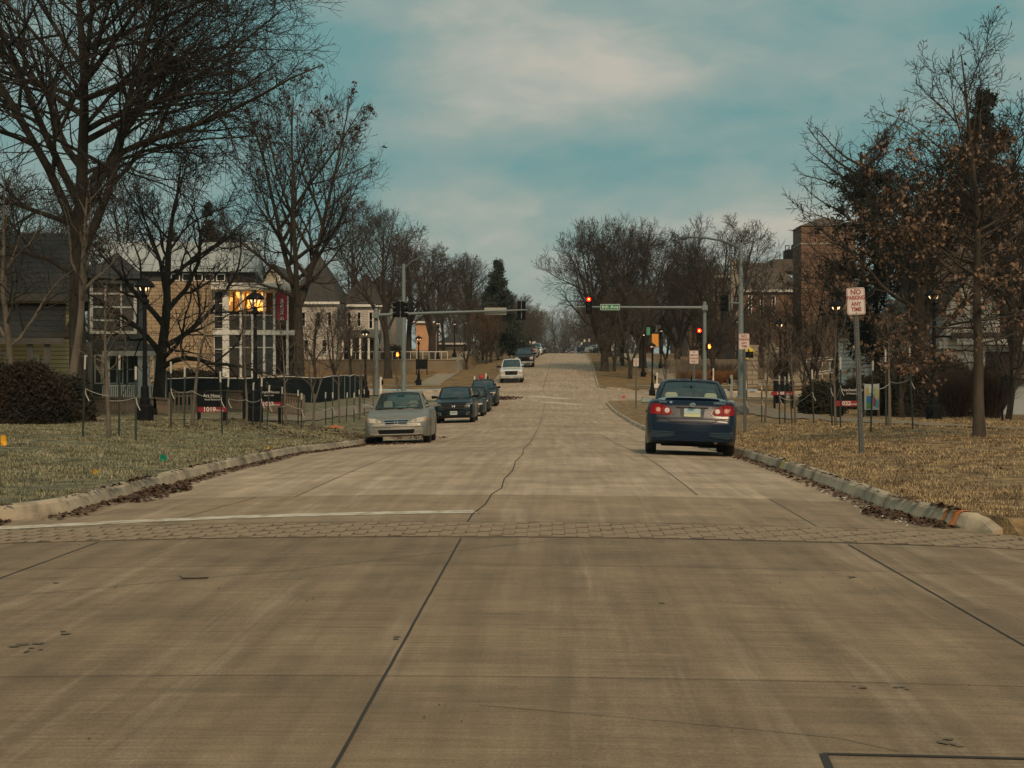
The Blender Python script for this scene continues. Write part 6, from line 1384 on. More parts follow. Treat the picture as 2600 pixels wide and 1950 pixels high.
b.prism_y([(p.x - d, zz), (p.x, zz - d), (p.x + d, zz), (p.x, zz + d)], Y - .01, Y); pa = B.part('panel', b, mat('sign_yellow', (.72, .60, .02), .6)); b = MB(); b.box(p.x - .05, p.x + .2, Y - .016, Y - .0105, zz - .2, zz - .05); b.box(p.x + .05, p.x + .13, Y - .016, Y - .0105, zz - .05, zz + .22); B.part('symbol', b, M_sig, pa)
b = MB(); b.box(p.x - .03, p.x + .03, Y + .003, Y + .06, B.l.z - .2, zz + .4); B.part('post', b, M_post)
# push-button posts / bollards, hydrant
def bollard(px, q0, q1, Y, lab, wide=False, post=.06):
    p = P(px, 950, Y); g = terr(p.x, Y); B = Bld('crossing_post', (p.x, Y, g), lab, 'post'); b = MB(); h = Z(q0, Y); b.tube([(p.x, Y, g - .1), (p.x, Y, h)], post, 8); B.part('post', b, M_trim)
    b = MB(); b.box(p.x + (-.2 if px > 1500 else .06), p.x + (-.06 if px > 1500 else .2), Y - .12, Y + .05, h - .6, h - .25); B.part('button_box', b, M_sig)
    if wide: b = MB(); b.box(p.x - .22, p.x + .22, Y - .2, Y + .2, g - .1, g + .3); B.part('footing', b, M_trim)
bollard(1668, 946, 978, 126.5, 'white post on a square footing at the far right corner', True); bollard(1811, 935, 970, 128, 'thin white push button post right of the mast arm pole'); bollard(1857, 952, 1000, 106, 'white push button post at the near right corner', post=.09)
bollard(967, 957, 990, 120, 'white push button post at the far left corner', post=.09); bollard(1205, 955, 976, 127, 'white post left of the red hydrant'); bollard(1234, 948, 976, 127, 'white post right of the red hydrant')
p = P(1222, 950, 127); p.z = terr(p.x, 127); r = empty('fire_hydrant', p, 0, 'red fire hydrant at the far left corner', 'fire hydrant'); M_hyd = mat('hydrant_red', (.42, .02, .02), .5)
b = MB(); b.lathe([(.16, 0), (.16, .08), (.11, .1), (.11, .6), (.15, .62), (.15, .66)], 12); b.build('barrel', M_hyd, r, smooth=True); b = MB(); b.lathe([(.14, .66), (.11, .78), (.04, .84), (.04, .9)], 12); b.build('bonnet', M_hyd, r, smooth=True); b = MB(); b.tube([(-.22, 0, .48), (.22, 0, .48)], .07, 8); b.tube([(0, -.2, .45), (0, 0, .45)], .08, 8); b.build('outlet', M_hyd, r); r.scale = (1.3, 1.3, 1.15)
p = P(955, 950, 118.0); p.z = terr(p.x, 128); 
# ---- dark screen fence (construction)
def screen(pts, h, lab, tops=None):
    B = Bld('screen_fence', (pts[0][0], pts[0][1], terr(*pts[0])), lab, 'fence'); b = MB(); po = MB(); rl = MB()
    P2 = []
    for i in range(len(pts) - 1):
        a, c = Vector(pts[i]), Vector(pts[i + 1]); n = max(1, int((c - a).length / 1.2)); P2 += [a.lerp(c, k / n) for k in range(n)]
    P2.append(Vector(pts[-1])); rows = [[], [], [], []]
    for i, q in enumerate(P2):
        z = terr(q.x, q.y); d = .05 * math.sin(i * 2.1)
        for k, (zz, o) in enumerate(((-.05, .1), (h * .4, .4), (h * .8, .2), (h, 0))): rows[k].append((q.x, q.y + d * (1 if k in (1, 2) else .2) * o * 3, z + zz + (.03 * math.sin(i * 1.7) if k == 3 else 0)))
        if i % 2 == 0: po = MB(); po.tube([(q.x, q.y + .05, z - .1), (q.x, q.y + .05, z + h + .08)], .03, 6); B.part('post', po, M_galv)
    b.grid(rows); B.part('screen_cloth', b, mat('dark_screen', (.006, .011, .013), .85, (.011, .017, .019), 1.5, .3, spec=.15))
    rl.tube([Vector(r) + Vector((0, -.02, .02)) for r in rows[3]], .022, 6); B.part('top_rail', rl, M_trim)
zz = None
screen([(XW(425, 78), 78), (XW(560, 79), 79), (XW(790, 82), 82), (XW(845, 85), 85), (XW(930, 101), 101)], 1.30, 'dark fabric screened construction fence before the arts building')
# wooden ramp fences
def wood_fence(pts, h, lab, sp=.16, name='wooden_railing'):
    B = Bld(name, (pts[0][0], pts[0][1], terr(*pts[0])), lab, 'railing'); b = MB(); t = MB(); po = MB()
    for i in range(len(pts) - 1):
        a, c = Vector(pts[i]), Vector(pts[i + 1]); L_ = (c - a).length; n = int(L_ / sp); za, zb_ = terr(a.x, a.y), terr(c.x, c.y)
        for k in range(n + 1):
            q = a.lerp(c, k / n); z = za + (zb_ - za) * k / n; b.box(q.x - .035, q.x + .035, q.y - .02, q.y + .02, z + .06, z + h - .02)
        for (z0, z1, w) in ((h - .02, h + .05, .07), (h - .16, h - .10, .03), (.04, .10, .03)):
            t.add([(a.x, a.y - w, za + z0), (c.x, c.y - w, zb_ + z0), (c.x, c.y + w, zb_ + z0), (a.x, a.y + w, za + z0), (a.x, a.y - w, za + z1), (c.x, c.y - w, zb_ + z1), (c.x, c.y + w, zb_ + z1), (a.x, a.y + w, za + z1)], [(0, 3, 2, 1), (4, 5, 6, 7), (0, 1, 5, 4), (1, 2, 6, 5), (2, 3, 7, 6), (3, 0, 4, 7)])
        m = max(1, int(L_ / 2))
        for k in range(m + 1): q = a.lerp(c, k / m); z = za + (zb_ - za) * k / m; po.box(q.x - .06, q.x + .06, q.y - .06, q.y + .06, z - .1, z + h + .03)
    B.part('picket', b, M_wood); B.part('rail', t, M_wood)
    for q in range(len(po.v) // 8): one = MB(); one.add(po.v[q * 8:q * 8 + 8], [(0, 3, 2, 1), (4, 5, 6, 7), (0, 1, 5, 4), (1, 2, 6, 5), (2, 3, 7, 6), (3, 0, 4, 7)]); B.part('post', one, M_wood)
wood_fence([(XW(225, 60), 60), (XW(395, 57), 57), (XW(432, 56), 56)], .58, 'weathered wood ramp railing at the foot of the dark maple')
wood_fence([(XW(433, 62), 62), (XW(560, 62), 62)], .80, 'weathered wood railing behind the 1019 sign')
wood_fence([(XW(565, 64), 64), (XW(660, 62), 62), (XW(770, 60), 60)], .80, 'long weathered wood railing running past the trash bin and 1023 sign')
# trash bin by lamp, boulder, hi-vis flags
p = gp(650, 1068, 20); p.y -= .6; p.z = terr(p.x, p.y); r = empty('trash_bin', p, 0, 'black square trash bin at the foot of the second left lamp', 'trash bin'); b = MB(); b.box(-.28, .28, -.25, .25, 0, .82); b.build('body', M_blk, r, bevel=.03); b = MB(); b.box(-.31, .31, -.28, .28, .823, .9); b.prism_x([(-.25, .9), (.25, .9), (.15, 1.02), (-.15, 1.02)], -.28, .28); b.build('lid', M_blk, r)
p = gp(1880, 1052, 20); r = empty('boulder', p, 0, 'grey boulder behind the blue sedan mirror', 'boulder'); bm = bmesh.new(); bmesh.ops.create_icosphere(bm, subdivisions=4, radius=1)
for v in bm.verts:
    q = v.co; k = 1 + .10 * math.sin(q.x * 3 + 1) * math.cos(q.y * 4) + .06 * math.sin(q.z * 7 + q.x * 5); v.co = Vector((q.x * .36 * k, q.y * .4 * k, (max(q.z, -.25) * .36 * k + .06)))
    if v.co.z > .30: v.co.z = .30 + (v.co.z - .30) * .3
me = bpy.data.meshes.new('rock'); bm.to_mesh(me); bm.free(); o = link_mesh('rock', me, mat('boulder_stone', (.10, .105, .10), .9, (.06, .062, .06), 5, .6), r)
for p_ in me.polygons: p_.use_smooth = True
def flag(px, py, col, lab, s=.14, pole=.18):
    p = gp(px, py, 8); r = empty('marker_flag', p, rnd.uniform(-.6, .6), lab, 'marker flag'); b = MB(); b.tube([(0, 0, -.05), (.02, 0, pole)], .003, 5); b.build('wire', M_post, r)
    b = MB(); b.grid([[(0.02, 0, pole), (s * .5, .03, pole + .01), (s, -.02, pole - .02)], [(.01, 0, pole - s * .4), (s * .5, .05, pole - s * .5), (s * .9, 0, pole - s * .55)], [(.01, .01, pole - s * .8), (s * .45, .02, pole - s * .85), (s * .75, .03, pole - s * .7)]]); b.build('flag', mat('flag_%s' % lab.split()[0], col, .6), r)
flag(0, 1140, (.85, .42, .02), 'orange marker flag at the left edge of the lawn', .2, .22); flag(404, 1172, (.01, .28, .16), 'green marker flag on the left verge', .12, .10); flag(232, 1204, (.65, .42, .05), 'yellow marker flag on the near left verge', .09, .06); flag(676, 1142, (.70, .42, .04), 'amber marker flag by the left kerb', .09, .06)
flag(1997, 1140, (.75, .5, .08), 'pale yellow marker flag on the right verge', .1, .05); flag(1580, 1012, (.6, .04, .03), 'red marker flag at the near right corner', .22, .2)
p = gp(853, 1090, 20); r = empty('orange_bag', p, 0, 'flattened orange bag on the left verge beside the sedan', 'bag'); b = MB(); b.grid([[(x * .11 - .33, y * .09 - .2, .04 + .11 * math.exp(-((x - 3) ** 2) / 4 - (y - 2) ** 2 / 2) + .03 * math.sin(x * 2.3 + y)) for x in range(7)] for y in range(5)]); b.build('bag', mat('bag_orange', (.45, .16, .05), .7), r, smooth=True)
p = gp(117, 1064, 20); r = empty('marker_stick', p, 0, 'white marker stick leaning before the dark hedge', 'stick'); b = MB(); b.tube([(0, 0, -.1), (.04, 0, .92)], .018, 6); b.build('stick', M_stw, r); b = MB(); b.tube([(0, 0, .45), (-.38, .05, .62)], .013, 6); b.build('side_stick', M_stw, r)
p = gp(505, 1472, 5); r = empty('fallen_twig', p + Vector((0, 0, .012)), .1, 'dark fallen twig on the near pavement', 'twig'); b = MB(); b.tube([(-.14, .05, .01), (-.11, 0, 0), (-.03, -.01, .0), (.05, .005, 0), (.06, .03, .0)], [.003, .005, .005, .006, .004], 5); b.build('twig', M_twig, r)
# chain link fence at the right edge
Y = 46.5; x0 = XW(2545, Y); g = terr(x0, Y); B = Bld('chain_link_fence', (x0, Y, g), 'black chain link fence before the pale garage at the right edge', 'fence'); w = 4.0; h = 1.25
b = MB()
for k in range(4): b.tube([(x0 + k * 1.5, Y, g - .1), (x0 + k * 1.5, Y, g + h)], .035, 8)
B.part('post', b, M_blk); b = MB(); b.tube([(x0, Y, g + h - .03), (x0 + 4.5, Y, g + h - .03)], .022, 6); B.part('top_rail', b, M_blk); b = MB()
s = .085; n = int(4.4 / s)
for i in range(-15, n):
    for sg in (1, -1):
        xa = x0 + (i if sg > 0 else i + 15) * s; xb = xa + sg * (h - .05) * 1.0; za, zb2 = g + .02, g + h - .04
        if xb > xa and xa < x0: t = (x0 - xa) / (xb - xa); za += (zb2 - za) * t; xa = x0
        if xb < x0: t = (x0 - xa) / (xb - xa); zb2 = za + (zb2 - za) * t; xb = x0
        if min(xa, xb) >= x0 - .001 and max(xa, xb) < x0 + 4.5 and abs(xb - xa) > .02: b.tube([(xa, Y + sg * .004, za), (xb, Y + sg * .004, zb2)], .0035, 3, cap=False)
B.part('mesh', b, M_blk)
Y = 58; x0 = XW(2540, Y); B = Bld('pale_shed', (x0 + 3, Y + 2, terr(x0, Y)), 'pale blue grey shed wall behind the chain link fence', 'shed'); b = MB(); b.box(x0, x0 + 6, Y, Y + 4, B.l.z - .3, Z(965, Y)); B.part('wall', b, mat('pale_wall', (.42, .46, .45), .8, (.36, .40, .39), 1.5)); b = MB(); b.prism_x([(Y - .3, Z(965, Y) + .003), (Y + 2, Z(940, Y)), (Y + 4.3, Z(965, Y) + .003)], x0 - .2, x0 + 6.2); B.part('roof', b, M_shingb)
# ================================================================ CARS
M_tyre = mat('tyre_rubber', (.016, .016, .017), .85, (.028, .026, .024), 14)
M_rim = mat('alloy_rim', (.42, .42, .41), .35, metal=.7)
M_chrome = mat('chrome', (.62, .62, .60), .18, metal=1.0)
M_trimb = mat('black_plastic', (.006, .006, .0065), .8, spec=.2)
M_under = mat('underbody', (.010, .010, .010), .9)
M_headl = mat('headlight_lens', (.62, .55, .44), .15, (.40, .34, .26), 22, coat=1.0)
M_taill = mat('tail_lens', (.30, .001, .001), .35, (.17, .001, .001), 20, coat=.1, spec=.2)
M_plate = mat('plate_face', (.50, .55, .50), .5, (.38, .46, .46), 20)
M_glassc = glass_mat('car_glass_clear', (.80, .90, .82), .08)
M_glassd = glass_mat('car_glass_dark', (.22, .26, .24), .16)
def paint(name, c, rough=.38, metal=.0): return mat(name, tuple(v * .8 for v in c), rough, tuple(v * .6 for v in c), 7, coat=.18, metal=metal, spec=.3)
def lerpv(a, b, t): return Vector(a).lerp(Vector(b), t)
def pl(pts, y):
    if y <= pts[0][0]: return pts[0][1]
    for (a, b), (c, d) in zip(pts, pts[1:]):
        if y <= c: t = (y - a) / (c - a); t = t * t * (3 - 2 * t) * .5 + t * .5; return b + (d - b) * t
    return pts[-1][1]
def make_car(S, label, group=None, name='parked_car', cat='car'):
    L, W = S['L'], S['W'] / 2; r = empty(name, (0, 0, 0), 0, label, cat, group); body_m = S['paint']; T, Bz = S['top'], S['bot']; wr = S.get('wr', .315); fa, ra = S['axles']; ar = wr + .055
    ys = sorted(set([0, .02, .05, .09, .15, .22, .32, .45] + [L - v for v in (0, .02, .05, .09, .15, .22, .32, .45)] + [round(.45 + i * (L - .9) / 40, 3) for i in range(41)] + [round(a + ar * math.cos(math.pi * k / 12), 3) for a in (fa, ra) for k in range(13)]))
    rn, nn = S.get('round', (.55, .55)), S.get('nose', (.74, .80))
    rows = []
    for y in ys:
        w = W
        for d, rr_, q in ((y, rn[0], nn[0]), (L - y, rn[1], nn[1])):
            if d < rr_: t = 1 - d / rr_; w = min(w, W * (1 - (1 - q) * t ** 2.6))
        t_ = pl(T, y); b_ = pl(Bz, y); A = b_
        for a in (fa, ra):
            if abs(y - a) < ar: A = max(A, wr + math.sqrt(ar * ar - (y - a) ** 2) * .98)
        A = min(A, t_ - .12); zm = max(A + .03, min(.56 * t_ + .06, t_ - .1)); sh = max(zm + .02, t_ - .16)
        tw = S.get('tumble', .90)
        half = [(0, b_), (.76 * w, b_), (.765 * w, A), (.975 * w, A), (w * .995, A + (zm - A) * .35), (w, zm), (w * .985, sh), (w * (tw + .045), t_ - .05), (w * tw, t_ - .012), (w * (tw - .06), t_), (w * .5, t_ + .018), (0, t_ + .025)]
        rows.append([(x, y - L / 2, z) for x, z in half[::-1]] + [(-x, y - L / 2, z) for x, z in half[1:]])
    b = MB(); b.grid(rows); n = len(rows[0]); h = n // 2
    for q in (0, len(rows) - 1):   # end caps as strips between mirrored points
        R_ = rows[q]; b.add(R_, [(k, k + 1, n - 2 - k, n - 1 - k) for k in range(h - 1)] + [(h - 1, h, h + 1)])
    body = b.build('body', body_m, r, smooth=True); body.modifiers.clear() if False else None
    bm = bmesh.new(); bm.from_mesh(body.data); bmesh.ops.remove_doubles(bm, verts=bm.verts, dist=.0005); bmesh.ops.recalc_face_normals(bm, faces=bm.faces); bm.to_mesh(body.data)
    bvh = BVHTree.FromBMesh(bm); bm.free(); body.data.set_sharp_from_angle(angle=R(50))
    # greenhouse
    gf, gr_, hz = S['gh']['fb'], S['gh']['rb'], S['H']; G = S['gh']; wb, wt = G['wb'], G['wt']; yft, yrt = G['ft'], G['rt']; zf, zr = pl(T, gf) + .005, pl(T, gr_) + .005; hr = hz - G.get('crown', .05)
    off = -L / 2
    def edge(kind, u):
        x = 2 * u - 1
        if kind == 'fb': return Vector((x * wb, gf + off - .13 * (1 - x * x) + 0, zf + .02 * (1 - x * x) - .012))
        if kind == 'ft': return Vector((x * wt, yft + off - .07 * (1 - x * x), hr + .035 * (1 - x * x)))
        if kind == 'rb': return Vector((x * G.get('wbr', wb), gr_ + off + .09 * (1 - x * x), zr + .02 * (1 - x * x) - .012))
        if kind == 'rt': return Vector((x * G.get('wtr', wt), yrt + off + .05 * (1 - x * x), hr - G.get('rdrop', .02) + .035 * (1 - x * x)))
    def patch(S_, us, vs, cells, paint_m, glass_m, gname, bend=0.0):
        pb, gb_ = MB(), MB()
        for i in range(len(us) - 1):
            for j in range(len(vs) - 1):
                tgt = gb_ if cells(i, j) else pb; nn_ = 4; mm = 3
                tgt.grid([[S_(us[i] + (us[i + 1] - us[i]) * a / nn_, vs[j] + (vs[j + 1] - vs[j]) * c / mm) for a in range(nn_ + 1)] for c in range(mm + 1)])
        return pb, gb_
    pil = MB(); gm = S.get('glass', M_glassc)
    def Sf(u, v): q = edge('fb', u).lerp(edge('ft', u), v); return q + Vector((0, -.03 * 4 * v * (1 - v), .018 * 4 * v * (1 - v)))
    def Sr(u, v): q = edge('rb', u).lerp(edge('rt', u), v); return q + Vector((0, .03 * 4 * v * (1 - v), .018 * 4 * v * (1 - v)))
    def Sroof(u, v): q = edge('ft', u).lerp(edge('rt', u), v); return q + Vector((0, 0, G.get('crown', .05) * .6 * 4 * v * (1 - v)))
    def Ss(sd):
        def f(u, v):
            e = 1.0 if sd > 0 else 0.0; a = edge('fb', e).lerp(edge('rb', e), u); c = edge('ft', e).lerp(edge('rt', e), u); c = c + Vector((0, 0, G.get('crown', .05) * .6 * 4 * u * (1 - u))); q = a.lerp(c, v); q.x += sd * .035 * 4 * v * (1 - v); return q
        return f
    p1, g1 = patch(Sf, [0, .045, .955, 1], [0, .04, .93, 1], lambda i, j: i == 1 and j == 1, 0, 0, ''); pil.add(p1.v, p1.f); g1.build('windshield', gm, r, smooth=True)
    p1, g1 = patch(Sr, [0, G.get('cp', .09), 1 - G.get('cp', .09), 1], [0, .05, .90, 1], lambda i, j: i == 1 and j == 1, 0, 0, ''); pil.add(p1.v, p1.f); g1.build('rear_window', S.get('rglass', gm), r, smooth=True)
    p1, g1 = patch(Sroof, [0, .5, 1], [0, .5, 1], lambda i, j: False, 0, 0, ''); pil.add(p1.v, p1.f)
    for sd in (-1, 1):
        p1, g1 = patch(Ss(sd), G.get('su', [0, .07, .47, .52, .88, 1]), [0, .04, .90, 1], lambda i, j: i in (1, 3) and j == 1, 0, 0, ''); pil.add(p1.v, p1.f); g1.build('side_window', S.get('rglass', gm), r, smooth=True)
    bm = bmesh.new(); me = pil.mesh(smooth=True); bm.from_mesh(me); bmesh.ops.remove_doubles(bm, verts=bm.verts, dist=.0008); bmesh.ops.recalc_face_normals(bm, faces=bm.faces); bm.to_mesh(me); bm.free()
    me.materials.append(S.get('roofpaint', body_m)); rf = link_mesh('roof', me, None, r); sl = rf.modifiers.new('thick', 'SOLIDIFY'); sl.thickness = .03; sl.offset = -1; me.set_sharp_from_angle(angle=R(50))
    # seals round the glass
    for SS, u0, u1, v0, v1 in ((Sf, .045, .955, .04, .93), (Sr, G.get('cp', .09), 1 - G.get('cp', .09), .05, .90)):
        ring = [SS(u0 + (u1 - u0) * k / 8, v0) for k in range(9)] + [SS(u1, v0 + (v1 - v0) * k / 4) for k in range(1, 5)] + [SS(u1 - (u1 - u0) * k / 8, v1) for k in range(1, 9)] + [SS(u0, v1 - (v1 - v0) * k / 4) for k in range(1, 5)]
        sb = MB(); sb.tube(ring, .011, 4); sb.build('window_seal', M_trimb, r)
    # interior
    ic = S.get('interior'); im = mat('interior_' + (ic or 'dark'), {'beige': (.62, .58, .45), 'grey': (.22, .23, .20), 'dark': (.03, .03, .03)}[ic or 'dark'], .9)
    seats = ((gf + .75, (-.36, .36)), (gr_ - .55 if gr_ - gf < 3.2 else gf + 1.75, (-.38, .38)))
    for k, (yy, xs_) in enumerate(seats):
        for x in xs_:
            sbm = MB(); y0 = yy + off; zt_ = zf + .02; w_ = .24 if k == 0 else .30
            sbm.prism_y([(x - w_, .45), (x + w_, .45), (x + w_, zt_ - .08), (x + w_ * .72, zt_ + .0), (x - w_ * .72, zt_ + .0), (x - w_, zt_ - .08)], y0, y0 + .16); sbm.box(x - .04, x + .04, y0 + .05, y0 + .1, zt_, zt_ + .06)
            sbm.prism_y([(x - .13, zt_ + .04), (x + .13, zt_ + .04), (x + .12, zt_ + .19), (x + .08, zt_ + .22), (x - .08, zt_ + .22), (x - .12, zt_ + .19)], y0 + .02, y0 + .12); sbm.build('seat', im, r, bevel=.015)
    db = MB(); db.box(-wb * .93, wb * .93, gf + off + .05, gf + off + .40, zf - .2, zf + .0); db.build('dashboard', mat('dash_grey', (.05, .05, .048), .9), r)
    db = MB(); db.box(-wb * .9, wb * .9, gr_ + off - .35, gr_ + off - .02, zr - .1, zr - .006); db.build('parcel_shelf', im, r)
    sw = MB(); cx_ = .36; pts = [Vector((cx_ + .18 * math.cos(a), gf + off + .48 + .06 * math.sin(a), zf - .02 + .17 * math.sin(a))) for a in [6.2832 * k / 16 for k in range(17)]]; sw.tube(pts, .016, 6); sw.build('steering_wheel', M_trimb, r)
    mb = MB(); mb.box(-.11, .11, yft + off + .08, yft + off + .11, hr - .12, hr - .055); mb.build('rear_view_mirror', M_trimb, r)
    # wheels
    tk = S.get('track', W - .125)
    for yy in (fa, ra):
        for sd in (-1, 1):
            tw_ = S.get('tw', .205) / 2; t = MB(); prof = [(wr * .62, -tw_), (wr * .93, -tw_), (wr * .985, -tw_ * .86), (wr, -tw_ * .6), (wr, tw_ * .6), (wr * .985, tw_ * .86), (wr * .93, tw_), (wr * .62, tw_)]
            t.lathe(prof, 28); t.v = [(c, a, b__) for a, b__, c in t.v]; o = t.build('wheel', M_tyre, r, smooth=True); o.location = (sd * tk, yy + off, wr)
            t = MB(); f0 = sd * tw_ * .82; t.v = []; m = 5
            t.tube([(f0 - .03 * sd, 0, 0), (f0, 0, 0)], [wr * .14, wr * .12], 12)
            for k in range(m):
                a = 6.2832 * k / m; c, s_ = math.cos(a), math.sin(a); t.tube([(f0 - .02 * sd, c * .04, s_ * .04), (f0 - .01 * sd, c * wr * .6, s_ * wr * .6)], [.045, .035], 6)
            ringp = [(f0 - .02 * sd, wr * .60 * math.cos(6.2832 * k / 20), wr * .60 * math.sin(6.2832 * k / 20)) for k in range(21)]; t.tube(ringp, .018, 5)
            t.build('rim', S.get('rim', M_rim), o); t = MB(); t.tube([(0, 0, 0), (f0 * .4, 0, 0)], wr * .6, 16); t.build('brake_disc', M_under, o)
    # decals projected on the shell
    def decal(poly, nm, m, face='front', off_=.006, parent=None, step=.05, dome=0.0):
        bm = bmesh.new(); fv = bm.faces.new([bm.verts.new((x, 0, z)) for x, z in poly]); xs_ = [p[0] for p in poly]; zs_ = [p[1] for p in poly]
        k = math.floor(min(xs_) / step) * step
        while k < max(xs_): bmesh.ops.bisect_plane(bm, geom=bm.verts[:] + bm.edges[:] + bm.faces[:], plane_co=(k, 0, 0), plane_no=(1, 0, 0)); k += step
        k = math.floor(min(zs_) / step) * step
        while k < max(zs_): bmesh.ops.bisect_plane(bm, geom=bm.verts[:] + bm.edges[:] + bm.faces[:], plane_co=(0, 0, k), plane_no=(0, 0, 1)); k += step
        sg = -1 if face == 'front' else 1; cx_, cz_ = sum(xs_) / len(xs_), sum(zs_) / len(zs_); miss = []; last_ = sg * L / 2
        for v in bm.verts:
            h_ = bvh.ray_cast(Vector((v.co.x, sg * 6, v.co.z)), Vector((0, -sg, 0)))
            if h_[0] is None: miss.append(v); continue
            v.co.y = h_[0].y + sg * off_; last_ = v.co.y
        for v in miss: v.co.y = last_
        q = bmesh.ops.extrude_face_region(bm, geom=bm.faces[:]); 
        for v in [e for e in q['geom'] if isinstance(e, bmesh.types.BMVert)]: v.co.y -= sg * (off_ + .02)
        bmesh.ops.recalc_face_normals(bm, faces=bm.faces); me = bpy.data.meshes.new(nm); bm.to_mesh(me); bm.free(); me.materials.append(m); return link_mesh(nm, me, None, parent or r)
    S['decals'](decal, r, L)
    # mirrors
    mz = S.get('mirz', zf + .07); mx = S.get('mirx', W + .005); my = gf + .30 + off
    for sd in (-1, 1):
        m = MB(); m.tube([(sd * (wb - .01), my, mz - .03), (sd * (mx - .02), my, mz - .01)], [.045, .04], 6)
        sz = S.get('mirs', 1.0); pr = [(-.09, -.045), (.16, -.062), (.19, -.03), (.185, .04), (.14, .062), (-.07, .035)]; m.prism_y([(sd * (mx - .03 + a * sz), mz + c * sz) for a, c in pr], my - .07, my + .06); mo = m.build('side_mirror', S.get('mirp', body_m), r, bevel=.012)
        m = MB(); m.prism_y([(sd * (mx - .01 + a * sz * .86), mz + c * sz * .8) for a, c in pr], my + .061, my + .064); m.build('mirror_glass', mat('mirror_face', (.30, .36, .33), .15, spec=.8), mo)
        d = MB()     # door handles and shut lines on the flanks
        for (a, c) in S.get('handles', ((gf + 1.35, .0), (gf + 2.25, .0))): d.box(sd * W - .012, sd * W + .012, a + off, a + off + .14, zf - .16, zf - .125)
        d.build('door_handle', S.get('handlem', body_m), r)
    return r
def circ(cx, cz, rx, rz=None, n=18): rz = rz or rx; return [(cx + rx * math.cos(6.2832 * k / n), cz + rz * math.sin(6.2832 * k / n)) for k in range(n)]
# ---- silver sedan
def dec_accord(D, r, L):
    for s in (-1, 1):
        f = lambda pts: [(s * a, c) for a, c in pts]
        h = D(f([(.395, .595), (.46, .655), (.60, .695), (.79, .715), (.845, .69), (.845, .62), (.76, .59), (.56, .565), (.42, .565)]), 'headlight', M_headl, off_=.012)
        D(f(circ(.52, .625, .045)), 'reflector', mat('reflector_bowl', (.30, .27, .22), .3), parent=h, off_=.017); D(f([(.74, .60), (.84, .62), (.84, .69), (.77, .70)]), 'turn_signal', mat('amber_lens', (.55, .25, .08), .2, coat=1), parent=h, off_=.016)
    g = D([(-.33, .635), (.33, .635), (.285, .535), (-.285, .535)], 'grille', M_trimb, off_=.008)
    D([(-.35, .652), (.35, .652), (.345, .634), (-.345, .634)], 'grille_trim', M_chrome, parent=g, off_=.014); D([(-.31, .594), (.31, .594), (.305, .578), (-.305, .578)], 'grille_bar', M_chrome, parent=g, off_=.014)
    for s in (-1, 1): D([(s * .35, .65), (s * .335, .65), (s * .285, .525), (s * .30, .525)], 'grille_trim', M_chrome, parent=g, off_=.014)
    D([(-.30, .533), (.30, .533), (.30, .522), (-.30, .522)], 'grille_trim', M_chrome, parent=g, off_=.014)
    e = D([(-.045, .615), (-.03, .615), (-.026, .597), (.026, .597), (.03, .615), (.045, .615), (.038, .552), (.022, .552), (.022, .585), (-.022, .585), (-.022, .552), (-.038, .552)], 'emblem', M_chrome, parent=g, off_=.02, step=.2)
    D([(-.50, .385), (.50, .385), (.46, .275), (-.46, .275)], 'lower_intake', M_trimb, off_=.006); D([(-.80, .462), (.80, .462), (.80, .452), (-.80, .452)], 'crease_shading', M_trimb, off_=.003)  # thin black strip draws the bumper crease's shade as colour
    D([(-.62, .262), (.62, .262), (.60, .245), (-.60, .245)], 'bumper_lip', mat('pale_edge', (.40, .39, .34), .4), off_=.012)
    b = MB(); b.tube([(-.60, -L / 2 + 1.22, .935), (-.1, -L / 2 + 1.16, .955), (.1, -L / 2 + 1.14, .955)], .011, 5); b.tube([(-.02, -L / 2 + 1.18, .95), (.35, -L / 2 + 1.15, .955), (.62, -L / 2 + 1.24, .94)], .011, 5); b.build('wiper', M_trimb, r)
    for s in (-1, 1): D([(s * .40, .72), (s * .78, .72), (s * .78, .80), (s * .45, .86)], 'taillight', M_taill, face='rear')
P_silver = mat('silver_paint', (.25, .235, .20), .42, (.21, .195, .165), 9, metal=.35, coat=.25)
ACC_S = dict(L=4.80, W=1.785, H=1.44, top=[(0, .50), (.04, .58), (.12, .665), (.30, .745), (.7, .83), (1.15, .905), (1.45, .935), (3.6, .97), (3.9, 1.0), (4.55, .99), (4.75, .90), (4.8, .66)], bot=[(0, .25), (.1, .20), (.5, .19), (4.4, .20), (4.8, .30)], axles=(.96, 3.675), paint=P_silver, interior='grey', wr=.315, track=.775,
             gh=dict(fb=1.32, rb=4.05, ft=2.08, rt=3.35, wb=.735, wt=.565, wbr=.70, wtr=.55), decals=dec_accord, mirz=1.03, round=(.75, .6), nose=(.80, .82))
accord = make_car(ACC_S, 'silver grey sedan parked front on at the left kerb')
def put(o, px, py, y, yaw=0.0, x=None):
    """px: picture x of the car centre, y: depth of car centre"""
    x = P(px, 950, y).x if x is None else x; sl = (zc(y + 1.5) - zc(y - 1.5)) / 3; o.location = (x, y, road_z(x, y)); tl = math.atan((road_z(x + .8, y) - road_z(x - .8, y)) / 1.6)
    o.rotation_euler = (math.atan(sl) * (1 if abs(yaw) < 1 else -1), -tl * (1 if abs(yaw) < 1 else -1), yaw)
accord.location = (0, 0, 0)
put(accord, 1018, 0, 44.6, R(1.6), -4.24)
